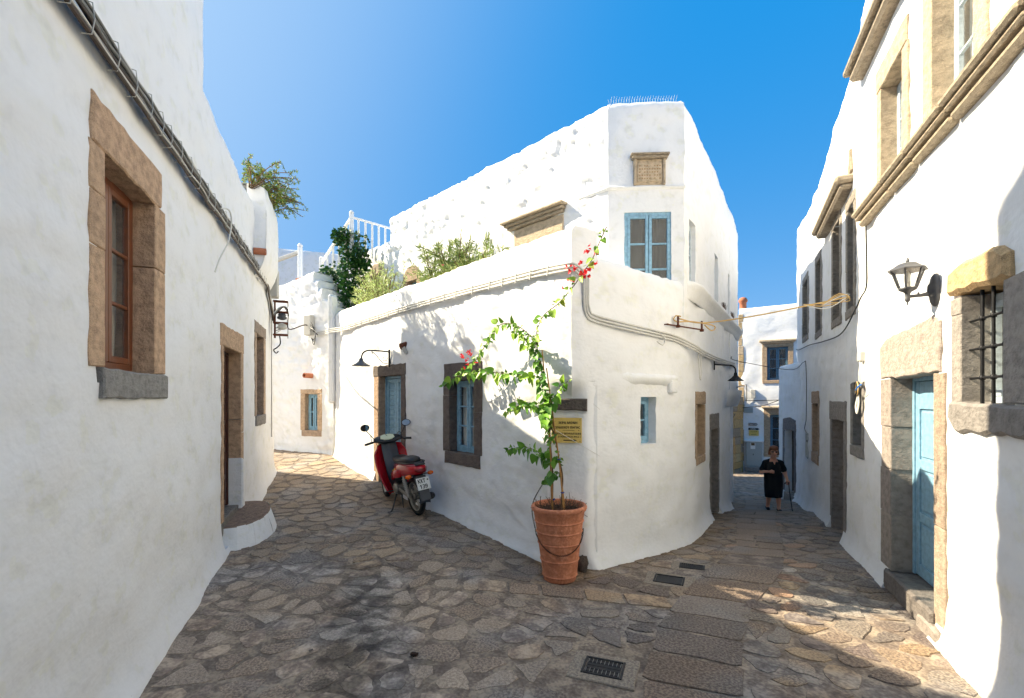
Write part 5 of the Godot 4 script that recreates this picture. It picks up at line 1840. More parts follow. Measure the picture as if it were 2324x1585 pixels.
func build_lamps() -> void:
	# swan-neck lamp over the street door
	var l := thing("wall_lamp", "swan neck wall lamp with a grey shade and scrollwork over the blue street door", "lamp")
	var base := wp("centre", 4.20, 2.60, 0.02)
	var n: Vector3 = frames.centre.n
	var st := begin()
	bar(st, base + Vector3.UP * -0.16, base + Vector3.UP * 0.14, 0.03, 0.03, n, 0.005)
	put("wall_bar", st, M.iron, l)
	st = begin()
	tube(st, line([base + Vector3.UP * 0.10, base + Vector3.UP * 0.105 + n * 0.2, base + Vector3.UP * 0.10 + n * 0.38, base + Vector3.UP * 0.05 + n * 0.47, base + Vector3.UP * -0.04 + n * 0.50], 0.03), 0.013, 8)
	put("arm", st, M.iron, l)
	st = begin()
	var curl := []
	for k in 14:
		var a := k / 13.0 * 5.2
		curl.append(base + n * (0.09 + (0.055 - 0.003 * k) * cos(a + 2.6)) + Vector3.UP * (-0.02 + (0.055 - 0.003 * k) * sin(a + 2.6)))
	tube(st, line(curl, 0.015), 0.006, 6)
	tube(st, line([base + n * 0.03 + Vector3.UP * -0.1, base + n * 0.12 + Vector3.UP * -0.09, base + n * 0.24 + Vector3.UP * 0.03, base + n * 0.32 + Vector3.UP * 0.09, base + n * 0.30 + Vector3.UP * 0.05], 0.02), 0.006, 6)
	put("scroll", st, M.iron, l)
	st = begin()
	lathe(st, Transform3D(Basis.IDENTITY, base + n * 0.50 + Vector3.UP * -0.165), shade_profile(0.155, 0.13), 28)
	put("lamp_shade", st, M.lamp_grey, l)
	# the dark one over the right lane
	l = thing("wall_lamp", "dark swan neck wall lamp hanging over the right lane above the corbel", "lamp")
	base = wp("lane_far", 1.90, 2.50, 0.02)
	n = (frames.lane_far.n + frames.lane_far.t * 0.8).normalized()
	st = begin()
	bar(st, base + Vector3.UP * -0.1, base + Vector3.UP * 0.08, 0.02, 0.02, n, 0.004)
	put("wall_bar", st, M.iron, l)
	st = begin()
	tube(st, line([base, base + n * 0.15 + Vector3.DOWN * 0.01, base + n * 0.32 + Vector3.DOWN * 0.02, base + n * 0.39 + Vector3.DOWN * 0.07, base + n * 0.40 + Vector3.DOWN * 0.16], 0.03), 0.014, 8)
	put("arm", st, M.iron, l)
	st = begin()
	lathe(st, Transform3D(Basis.IDENTITY, base + n * 0.40 + Vector3.DOWN * 0.29), shade_profile(0.135, 0.15), 24)
	put("lamp_shade", st, M.iron, l)
	# the glazed lantern
	l = thing("wall_lantern", "grey six sided glass lantern on a short arm above the blue door lintel", "lantern")
	var c := wp("right", -0.337, 2.75, 0.19)
	n = frames.right.n
	st = begin()
	lathe(st, Transform3D(Basis(frames.right.t, n, Vector3.UP), wp("right", -0.337, 2.76, 0.0)) * Transform3D(Basis.from_scale(Vector3(0.72, 1, 1.25)), Vector3.ZERO), [[0.105, 0.0], [0.105, 0.02], [0.09, 0.035], [0.05, 0.045], [0.035, 0.06], [0.0, 0.065]], 20)
	put("wall_plate", st, M.lamp_grey, l)
	st = begin()
	tube(st, PackedVector3Array([wp("right", -0.337, 2.735, 0.04), wp("right", -0.337, 2.725, 0.10), wp("right", -0.337, 2.72, 0.19)]), PackedFloat32Array([0.022, 0.014, 0.012]), 10)
	lathe(st, Transform3D(Basis.IDENTITY, wp("right", -0.337, 2.735, 0.12)), [[0.0, 0.0], [0.008, 0.004], [0.008, 0.014], [0.0, 0.018]], 8)
	put("arm", st, M.lamp_grey, l)
	st = begin()
	lathe(st, Transform3D(Basis.IDENTITY, c + Vector3.DOWN * 0.10), [[0.0, 0.0], [0.007, 0.008], [0.004, 0.02], [0.016, 0.035], [0.02, 0.045], [0.016, 0.06], [0.018, 0.09], [0.024, 0.105], [0.06, 0.125], [0.062, 0.14], [0.0, 0.14]], 12)
	put("base", st, M.lamp_grey, l)
	var lo := c + Vector3.UP * 0.04
	var hi := c + Vector3.UP * 0.185
	var six := []
	for k in 6:
		var a := TAU * k / 6.0 + 0.3
		six.append(Vector3(cos(a), 0, sin(a)))
	for k in 6:
		st = begin()
		bar(st, lo + six[k] * 0.062, hi + six[k] * 0.112, 0.012, 0.012, six[k])
		put("glazing_bar", st, M.lamp_grey, l)
		st = begin()
		var m: Vector3 = (six[k] + six[(k + 1) % 6]) * 0.5
		quad(st, lo + six[k] * 0.060, lo + six[(k + 1) % 6] * 0.060, hi + six[(k + 1) % 6] * 0.110, hi + six[k] * 0.110, m)
		put("pane", st, M.glass, l)
	st = begin()
	lathe(st, Transform3D(Basis(Vector3.UP, -0.3), hi), [[0.0, -0.004], [0.14, -0.006], [0.14, 0.0], [0.10, 0.022], [0.065, 0.048], [0.045, 0.056], [0.012, 0.06], [0.014, 0.072], [0.01, 0.09], [0.0, 0.105]], 6, -1)
	put("roof", st, M.lamp_grey, l)
	st = begin()
	tube(st, PackedVector3Array([lo + Vector3.UP * 0.0, lo + Vector3.UP * 0.05]), 0.02, 10)
	put("bulb_holder", st, M.plastic_grey, l)
	for k in 3:
		st = begin()
		var o := Vector3(cos(TAU * k / 3.0), 0, sin(TAU * k / 3.0)) * 0.014
		tube(st, line([lo + o + Vector3.UP * 0.045, lo + o + Vector3.UP * 0.10, lo + o * 0.2 + Vector3.UP * 0.125, lo - o * 0.6 + Vector3.UP * 0.10], 0.01), 0.008, 8)
		put("bulb", st, M.enamel, l)


func text(parent: Node, words: String, at_: Transform3D, high: float, m: Material, serif := false, bold := true, wide := 1.0) -> void:
	var t := TextMesh.new()
	var font := SystemFont.new()
	font.font_names = PackedStringArray(["Droid Serif" if serif else "Droid Sans"])
	font.font_weight = 700 if bold else 400
	t.font = font
	t.text = words
	t.font_size = 32
	t.pixel_size = high / 23.0
	t.depth = 0.002
	put("lettering", t, m, parent, at_ * Transform3D(Basis.from_scale(Vector3(wide, 1, 1)), Vector3.ZERO))


func build_small_things() -> void:
	# yellow sign on the shaved corner
	var s := thing("direction_sign", "yellow sign lettered in dark Greek and English with an arrow, behind the bougainvillea canes", "sign")
	var t := wt("corner", 0.19, 1.552, 0.022)
	var st := begin()
	box(st, t, Vector3(0.33, 0.275, 0.012), 0.003)
	put("board", st, M.sign_yellow, s)
	var p := func(x: float, y: float) -> Transform3D: return t * Transform3D(Basis.IDENTITY, Vector3(x, y, 0.0072))
	text(s, "ΙЄΡΑ ΜΟNΗ", p.call(0.015, 0.083), 0.026, M.ink)
	text(s, "ΖΩΟΔΟΧΟΥ ΠΗΓΗC", p.call(-0.002, 0.032), 0.026, M.ink, false, true, 0.92)
	text(s, "HOLY MONASTERY", p.call(0.02, -0.036), 0.018, M.ink, true, true, 1.15)
	text(s, "« ZOODOHOS PIGI »", p.call(0.02, -0.070), 0.018, M.ink, true, true, 1.1)
	st = begin()
	box(st, p.call(0.02, 0.001), Vector3(0.13, 0.003, 0.002))
	box(st, p.call(0.02, -0.108), Vector3(0.11, 0.010, 0.002))
	var tip: Transform3D = p.call(0.075, -0.108)
	slab(st, PackedVector2Array([Vector2(0, -0.013), Vector2(0.04, 0.0), Vector2(0, 0.013)]), func(x: float, y: float, z: float) -> Vector3: return tip * Vector3(x, y, z), 0.001, -0.001, 0.0005, frames.corner.n)
	put("arrow", st, M.ink, s)
	for e in [[0.145, 0.115], [0.145, -0.118], [0.132, 0.0], [-0.15, -0.118]]:
		st = begin()
		lathe(st, p.call(e[0], e[1]) * Transform3D(Basis(Vector3.RIGHT, PI / 2), Vector3.ZERO), [[0.0, -0.001], [0.005, 0.0], [0.004, 0.003], [0.0, 0.004]], 8)
		put("screw", st, M.rust, s)
	# rusty stub over the street door
	var stub := thing("drain_stub", "short broken drain stub sticking out above the blue street door", "drain")
	st = begin()
	var d0 := wp("centre", 3.63, 2.78, -0.02)
	tube(st, PackedVector3Array([d0, d0 + frames.centre.n * 0.12 + Vector3.DOWN * 0.04]), 0.055, 10)
	put("pipe", st, M.rust, stub)
	st = begin()
	box(st, Transform3D(Basis(Vector3(0.3, 0.2, 1).normalized(), 0.5), d0 + frames.centre.n * 0.10 + Vector3(0.05, -0.10, 0)), Vector3(0.06, 0.13, 0.07), 0.015)
	put("mortar_lump", st, M.plastic_grey, stub)
	for e in [["stairs", 0.60, 2.40, 0.055, 0.22, "terracotta drain spout on the stepped wall above the small blue window"], ["left", 4.52, 4.14, 0.05, 0.17, "terracotta drain spout beside the rounded chimney breast of the left house"]]:
		var sp := thing("drain_spout", e[5], "drain spout", Vector3.ZERO, "terracotta drain spouts")
		st = begin()
		var a := wp(e[0], e[1], e[2], 0.0)
		var z: Vector3 = frames[e[0]].n
		lathe(st, Transform3D(Basis(z.cross(Vector3.UP), z, Vector3.UP), a), [[e[3], 0.0], [e[3], e[4]], [e[3] * 0.75, e[4]], [e[3] * 0.72, 0.02], [0.0, 0.02]], 14, -1)
		put("pipe", st, M.clay, sp)
	# covers let into the pavement
	cover("manhole_cover", "ribbed iron manhole cover in a concrete patch at the front of the crossing", 0.64, 3.39, 0.28, 0.22, 1)
	cover("manhole_cover", "plain grey manhole cover in the pavement beside the corner house", 1.64, 5.06, 0.30, 0.235, 0)
	cover("drain_grate", "small slotted iron drain grate further along the corner house", 2.04, 5.49, 0.27, 0.16, 2)
	# rock propping the pot, and a scrap on the stones
	st = begin()
	blob(st, on_ground(0.755, 5.20, 0.08), Vector3(0.065, 0.10, 0.06), 3, 0.35)
	tag(put("rock", st, M.rock), "brown rock lying against the wall behind the terracotta pot", "rock")
	st = begin()
	blob(st, on_ground(-0.72, 3.57, 0.015), Vector3(0.03, 0.014, 0.022), 5, 0.5)
	tag(put("dried_clod", st, mat(Color(0.16, 0.09, 0.05), 0.9)), "small dark dried clod on the stones in the foreground", "clod")
	# letter box frame, far signs and cabinet
	var lb := thing("letter_box", "flat grey letter box frame on the right house between a slit window and a doorway", "letter box")
	st = begin()
	for v in [0.66, 1.16]:
		bar(st, wp("right_far", 4.74, v, 0.02), wp("right_far", 5.06, v, 0.02), 0.03, 0.03, Vector3.UP, 0.005)
	for u in [4.74, 5.06]:
		bar(st, wp("right_far", u, 0.66, 0.02), wp("right_far", u, 1.16, 0.02), 0.03, 0.03, frames.right_far.n, 0.005)
	put("frame", st, M.cabinet, lb)
	st = begin()
	box(st, wt("right_far", 4.9, 0.91, 0.01), Vector3(0.3, 0.48, 0.012), 0.003)
	put("panel", st, M.paper, lb)
	st = begin()
	box(st, wt("right_far", 4.9, 1.0, 0.019), Vector3(0.2, 0.05, 0.006), 0.002)
	put("slot", st, M.iron, lb)
	var arrow := func(called: String, label: String, words: String, u0: float, u1: float, v0: float, v1: float, m: Material) -> void:
		var g := thing(called, label, "sign")
		var b := begin()
		var v := (v0 + v1) * 0.5
		slab(b, PackedVector2Array([Vector2(u0, v0), Vector2(u1 - 0.06, v0), Vector2(u1, v), Vector2(u1 - 0.06, v1), Vector2(u0, v1)]), func(x: float, y: float, z: float) -> Vector3: return wp("far", x, y, z), 0.03, 0.0, 0.004, frames.far.n)
		put("board", b, m, g)
		text(g, words, wt("far", (u0 + u1) * 0.5 - 0.03, v, 0.032), (v1 - v0) * 0.5, M.paper)
	arrow.call("arrow_sign", "brown arrow sign, topmost of the three signs on the far house", "MONASTERY", 0.97, 1.32, 0.82, 0.92, M.sign_brown)
	arrow.call("arrow_sign", "black arrow sign between the brown and the yellow sign on the far house", "CHORA", 0.97, 1.37, 0.64, 0.72, M.sign_dark)
	var ys := thing("direction_sign", "small yellow sign under the arrow signs on the far house", "sign")
	st = begin()
	box(st, wt("far", 1.165, 0.52, 0.015), Vector3(0.36, 0.22, 0.02), 0.003)
	put("board", st, M.sign_yellow, ys)
	text(ys, "ΙЄΡΑ ΜΟNΗ", wt("far", 1.165, 0.58, 0.027), 0.03, M.ink)
	text(ys, "HOLY MONASTERY", wt("far", 1.165, 0.52, 0.027), 0.02, M.ink)
	st = begin()
	box(st, wt("far", 1.165, 0.455, 0.027), Vector3(0.2, 0.014, 0.002))
	put("arrow", st, M.ink, ys)
	var cab := thing("meter_cabinet", "grey metal meter cabinet with a paper notice against the far house", "cabinet")
	st = begin()
	box(st, wt("far", 1.18, -0.31, 0.10), Vector3(0.58, 0.98, 0.2), 0.012)
	put("case", st, M.cabinet, cab)
	st = begin()
	box(st, wt("far", 1.18, 0.205, 0.11), Vector3(0.68, 0.05, 0.26), 0.01)
	put("top", st, M.white_trim, cab)
	st = begin()
	box(st, wt("far", 1.18, -0.31, 0.205), Vector3(0.50, 0.90, 0.012), 0.004)
	var cd := put("door", st, M.cabinet, cab)
	st = begin()
	box(st, wt("far", 1.16, -0.32, 0.214), Vector3(0.03, 0.06, 0.02), 0.004)
	put("handle", st, M.iron, cd)
	st = begin()
	box(st, wt("far", 1.15, 0.02, 0.214), Vector3(0.17, 0.25, 0.003))
	var note := put("notice", st, M.paper, cab)
	st = begin()
	box(st, wt("far", 1.15, 0.085, 0.217), Vector3(0.13, 0.10, 0.002))
	put("printed_picture", st, mat(Color(0.35, 0.28, 0.16), 0.8), note)
	st = begin()
	st.set_color(GREY)
	box(st, wt("far", 1.18, -0.91, 0.14), Vector3(0.64, 0.22, 0.36), 0.03)
	put("plinth", st, M.stone, cab)
	st = begin()
	box(st, wt("far", 1.15, 2.09, 0.06), Vector3(0.17, 0.34, 0.1), 0.01)
	tag(put("junction_box", st, M.plastic_grey), "small grey junction box high on the far white house", "box")
	st = begin()
	box(st, wt("far", 0.97, 1.43, 0.02), Vector3(0.33, 0.2, 0.03), 0.008)
	tag(put("wall_plaque", st, M.cabinet), "blank grey green plaque on the far white house above the signs", "plaque")
	# bird spikes along the top of the bay
	var sp2 := thing("bird_spikes", "row of fine wire bird spikes along the top of the bay", "spikes")
	for k in 26:
		st = begin()
		var x := 0.04 + k * 0.036
		var b0 := wp("bay", x, 6.0, -0.10)
		for e in [-1.0, 1.0]:
			tube(st, PackedVector3Array([b0, b0 + Vector3(0.02 * e, 0.10 + 0.02 * rng.randf(), 0.03 * e)]), 0.0016, 4, false)
		put("spike", st, M.plastic_grey, sp2)
	for k in 2:
		var weed := begin()
		for i in 60:
			var b0 := wp("lane_far", [2.5, 3.7][k] + rng.randf_range(-0.25, 0.25), 3.57, 0.10)
			tube(weed, PackedVector3Array([b0, b0 + Vector3(rng.randf_range(-0.03, 0.03), rng.randf_range(0.04, 0.11), rng.randf_range(-0.03, 0.03))]), 0.0015, 3, false)
		tag(put("dry_weed", weed, M.twig), ["dry grey weed rooted on the moulding under the second side window", "dry grey weed rooted on the moulding under the last side window"][k], "weed")


func blob(st: SurfaceTool, c: Vector3, r: Vector3, seed_: int, rough: float) -> void:
	st.set_smooth_group(0)
	var f := func(i: int, j: int) -> Vector3:
		var a := TAU * (i % 14) / 14.0
		var e := PI * (j / 9.0 - 0.5)
		var v := Vector3(cos(a) * cos(e), sin(e), sin(a) * cos(e))
		return c + v * r * (1.0 + rough * n_blot.get_noise_3dv(v * 0.9 + Vector3.ONE * seed_ * 5.0))
	for i in 14:
		for j in 9:
			quad(st, f.call(i, j), f.call(i + 1, j), f.call(i + 1, j + 1), f.call(i, j + 1), (f.call(i, j) + f.call(i + 1, j + 1)) * 0.5 - c)


func cover(called: String, label: String, x: float, d: float, wide: float, deep: float, kind: int) -> void:
	var c := thing(called, label, "cover" if kind < 2 else "grate")
	var turn := Basis(Vector3.UP, -0.36 if kind == 1 else -0.42 if kind == 0 else -0.40)
	turn = Basis(Vector3.UP, 0.36).inverse() if false else turn
	var y := ground(x, d)
	var st := begin()
	var pad := Vector2(wide * 0.5 + 0.09, deep * 0.5 + 0.07)
	var outline := PackedVector2Array()
	for k in 24:
		var a := TAU * k / 24.0
		var v := Vector2(cos(a), sin(a))
		v /= maxf(absf(v.x), absf(v.y))
		outline.append(v * pad * (1.0 + 0.06 * n_mid.get_noise_2d(v.x * 3.0 + x, v.y * 3.0)))
	var place := Transform3D(turn, at(x, d, y))
	slab(st, outline, func(px: float, py: float, pz: float) -> Vector3: return place * Vector3(px, pz, py), 0.009, -0.04, 0.006, Vector3.UP, Color(0.36, 0.315, 0.27))
	put("concrete_patch", st, M.pave, c)
	st = begin()
	for e in [[-1.0, 0.0], [1.0, 0.0]]:
		box(st, place * Transform3D(Basis.IDENTITY, Vector3(e[0] * (wide * 0.5 - 0.008), 0.010, 0)), Vector3(0.016, 0.014, deep), 0.002)
		box(st, place * Transform3D(Basis.IDENTITY, Vector3(0, 0.0105, e[0] * (deep * 0.5 - 0.008))), Vector3(wide - 0.034, 0.014, 0.016), 0.002)
	put("frame", st, M.cast_iron, c)
	st = begin()
	box(st, place * Transform3D(Basis.IDENTITY, Vector3(0, 0.004, 0)), Vector3(wide - 0.04, 0.014, deep - 0.04), 0.002)
	put("lid", st, M.cast_iron if kind != 2 else M.iron, c)
	if kind == 1:
		for k in 9:
			st = begin()
			box(st, place * Transform3D(Basis.IDENTITY, Vector3(-wide * 0.40 + k * wide * 0.1, 0.0125, -deep * 0.28)), Vector3(0.004, 0.005, deep * 0.22), 0.001)
			box(st, place * Transform3D(Basis.IDENTITY, Vector3(-wide * 0.40 + k * wide * 0.1, 0.0125, deep * 0.28)), Vector3(0.004, 0.005, deep * 0.22), 0.001)
			put("rib", st, M.steel, c)
		for k in 5:
			st = begin()
			box(st, place * Transform3D(Basis.IDENTITY, Vector3(0, 0.0122, -deep * 0.37 + k * deep * 0.185)), Vector3(wide * 0.8, 0.0042, 0.003), 0.001)
			put("rib", st, M.cast_iron, c)
	elif kind == 2:
		for k in 12:
			st = begin()
			box(st, place * Transform3D(Basis.IDENTITY, Vector3(-wide * 0.42 + k * wide * 0.076, 0.0125, 0)), Vector3(0.011, 0.008, deep - 0.036), 0.002)
			put("bar", st, M.cast_iron, c)
	else:
		for e in [-1.0, 1.0]:
			st = begin()
			box(st, place * Transform3D(Basis.IDENTITY, Vector3(e * wide * 0.33, 0.0115, e * deep * 0.3)), Vector3(0.025, 0.003, 0.008), 0.001)
			put("lifting_slot", st, M.black_ink, c)


# ---------------------------------------------------------------- plants

func blade(st: SurfaceTool, p: Vector3, dir: Vector3, side: Vector3, long: float, wide: float, fold := 0.25) -> void:
	# one leaf: two halves folded along the rib, bent down a little
	var up := side.cross(dir).normalized()
	var m := p + dir * long * 0.45 - up * long * 0.03
	var e := p + dir * long - up * long * 0.12
	var l := m + side * wide * 0.5 + up * wide * fold
	var r := m - side * wide * 0.5 + up * wide * fold
	for t in [[p, l, m], [l, e, m], [p, m, r], [m, e, r]]:
		st.add_vertex(t[0]); st.add_vertex(t[1]); st.add_vertex(t[2])


func random_dir() -> Vector3:
	var v := Vector3(rng.randfn(), rng.randfn(), rng.randfn())
	return v.normalized()


func shrub(called: String, label: String, category: String, roots: Array, spread: Vector3, stems: int, leaves: int, long: float, wide: float, tones: Array, droop: float, lean := Vector3.ZERO, flowers := 0) -> Node3D:
	# stems rise from the roots and fork; leaves sit along the twigs
	var t := thing(called, label, category)
	var wood := begin()
	var twigs := []
	for k in stems:
		var root: Vector3 = roots[k % roots.size()] + Vector3(rng.randf_range(-0.04, 0.04), 0, rng.randf_range(-0.04, 0.04))
		var reach := Vector3(rng.randf_range(-1, 1) * spread.x, spread.y * rng.randf_range(0.55, 1.0), rng.randf_range(-1, 1) * spread.z) + lean * rng.randf_range(0.5, 1.0)
		var mid := root + reach * 0.5 + Vector3.UP * spread.y * 0.16
		var tip := root + reach + Vector3.DOWN * droop * rng.randf()
		var path := line([root, mid, tip], 0.05)
		tube(wood, path, 0.006, 5, false)
		twigs.append(path)
		for b in 3:
			var from: Vector3 = path[int(path.size() * rng.randf_range(0.3, 0.9))]
			var to := from + (reach.normalized() * 0.5 + random_dir() * 0.8 + Vector3.UP * 0.25).normalized() * spread.length() * rng.randf_range(0.16, 0.34)
			var twig := line([from, from.lerp(to, 0.5) + Vector3.UP * 0.02, to + Vector3.DOWN * droop * 0.4], 0.04)
			tube(wood, twig, 0.003, 4, false)
			twigs.append(twig)
			twigs.append(twig)
	put("stem", wood, M.bark, t)
	var st := begin()
	st.set_smooth_group(-1)
	for k in leaves:
		var tw: PackedVector3Array = twigs[rng.randi() % twigs.size()]
		var i := int(tw.size() * sqrt(rng.randf()) * 0.999)
		var j := mini(i + 1, tw.size() - 1)
		var along := (tw[j] - tw[maxi(j - 1, 0)]).normalized()
		var dir := (along * 0.7 + random_dir() * 0.9 + Vector3.UP * 0.12).normalized()
		var c: Color = tones[rng.randi() % tones.size()]
		var s := rng.randf_range(0.75, 1.2)
		st.set_color(Color(c.r * s, c.g * s, c.b * s))
		blade(st, tw[i] + random_dir() * 0.008, dir, dir.cross(random_dir()).normalized(), long * rng.randf_range(0.65, 1.15), wide * rng.randf_range(0.7, 1.1))
	tag(put("foliage", st, M.foliage, t), "", "", "", "stuff")
	for k in flowers:
		st = begin()
		var tw: PackedVector3Array = twigs[rng.randi() % twigs.size()]
		var c := tw[tw.size() - 1] + Vector3.UP * 0.02
		for i in 5:
			var a := TAU * i / 5.0
			blade(st, c, Vector3(cos(a), 0.5, sin(a)).normalized(), Vector3(-sin(a), 0, cos(a)), 0.035, 0.03)
		put("flower", st, M.pink, t)
	return t


func build_plants() -> void:
	var roof := []
	for u in [4.5, 4.9, 5.3, 5.7]:
		roof.append(wp("left", u, 5.08, -0.02))
	var lean: Vector3 = frames.left.n * 0.22
	shrub("roof_shrub", "yellow green shrub sprouting on top of the left house chimney breast", "shrub", roof, Vector3(0.34, 0.40, 0.44), 60, 6500, 0.045, 0.014, [Color(0.17, 0.32, 0.05), Color(0.30, 0.36, 0.04), Color(0.12, 0.23, 0.04), Color(0.40, 0.30, 0.03), Color(0.16, 0.29, 0.07)], 0.16, lean * 1.5)
	var ole := []
	for u in [2.15, 2.4, 2.65, 2.9, 3.15, 3.4, 3.6]:
		ole.append(wp("centre", u, 3.0 + rng.randf_range(0, 0.3), -0.55))
	shrub("oleander", "olive green oleander with a few pink flowers on the terrace behind the parapet", "shrub", ole, Vector3(0.26, 1.22, 0.24), 64, 7000, 0.12, 0.019, [Color(0.23, 0.32, 0.07), Color(0.36, 0.43, 0.12), Color(0.16, 0.24, 0.06), Color(0.48, 0.52, 0.20)], 0.03, Vector3.ZERO, 7)
	var sil := []
	for u in [5.5, 5.75, 6.0, 6.2]:
		sil.append(wp("centre", u, 3.1, -0.55))
	shrub("silvery_shrub", "pale silvery green bush at the far end of the terrace", "shrub", sil, Vector3(0.36, 1.42, 0.34), 90, 10000, 0.07, 0.015, [Color(0.562, 0.675, 0.225), Color(0.712, 0.806, 0.338), Color(0.413, 0.525, 0.169), Color(0.825, 0.881, 0.450)], 0.02)
	# dark climber over the stair railing
	var t := thing("climber", "dense dark green climbing plant hanging over the stair railing", "climber")
	var st := begin()
	var wood := begin()
	for k in 14:
		var a := at(-3.62 - 0.04 * k, 11.25 + 0.05 * k, 3.4)
		var b := a + Vector3(rng.randf_range(-0.2, 0.2), rng.randf_range(1.2, 2.3), rng.randf_range(-0.1, 0.2))
		tube(wood, line([a, a.lerp(b, 0.5) + random_dir() * 0.1, b], 0.1), 0.008, 5, false)
	put("stem", wood, M.bark, t)
	var clumps := [[-3.62, 11.1, 5.35, 0.34, 0.42], [-3.60, 11.0, 4.8, 0.30, 0.45], [-3.55, 10.95, 4.3, 0.34, 0.40], [-3.85, 11.1, 5.62, 0.28, 0.22], [-4.15, 11.25, 4.75, 0.34, 0.34], [-4.05, 11.15, 4.3, 0.36, 0.34], [-3.75, 11.0, 3.9, 0.42, 0.3], [-3.45, 11.0, 5.0, 0.2, 0.4], [-3.3, 10.75, 3.75, 0.2, 0.2]]
	for k in 3200:
		var c: Array = clumps[rng.randi() % clumps.size()]
		var v := random_dir() * pow(rng.randf(), 0.5)
		var p := at(c[0], c[1], c[2]) + Vector3(v.x * c[3], v.y * c[4], v.z * 0.22)
		var dir := (Vector3(v.x, -0.4, 0.5 + v.z) + random_dir() * 0.5).normalized()
		var g: Color = [Color(0.03, 0.11, 0.02), Color(0.045, 0.15, 0.025), Color(0.022, 0.08, 0.02), Color(0.08, 0.19, 0.03)][rng.randi() % 4]
		st.set_color(g)
		blade(st, p, dir, dir.cross(Vector3.FORWARD + random_dir() * 0.6).normalized(), rng.randf_range(0.07, 0.13), rng.randf_range(0.05, 0.09), 0.12)
	tag(put("foliage", st, M.foliage, t), "", "", "", "stuff")


func heart(long: float, bend: float, fold: float) -> ArrayMesh:
	# a heart-shaped leaf along -z, its stalk at the origin
	var half := [[0.0, 0.0], [0.18, -0.06], [0.36, 0.02], [0.44, 0.22], [0.40, 0.46], [0.27, 0.68], [0.12, 0.88], [0.0, 1.0]]
	var st := begin()
	st.set_smooth_group(0)
	var p := func(x: float, z: float) -> Vector3:
		return Vector3(x * long * 0.95, fold * absf(x) * long - bend * z * z * long + 0.03 * long * sin(z * 9.0) * absf(x) * 2.0, -z * long)
	for s in [-1.0, 1.0]:
		for i in half.size() - 1:
			var a: Array = half[i]
			var b: Array = half[i + 1]
			quad(st, p.call(0.0, maxf(a[1], 0.0)), p.call(a[0] * s, a[1]), p.call(b[0] * s, b[1]), p.call(0.0, maxf(b[1], 0.0)), Vector3.UP)
	tube(st, PackedVector3Array([Vector3(0, 0.0, 0.28 * long), Vector3.ZERO]), 0.0022, 4, false)
	return done(st)


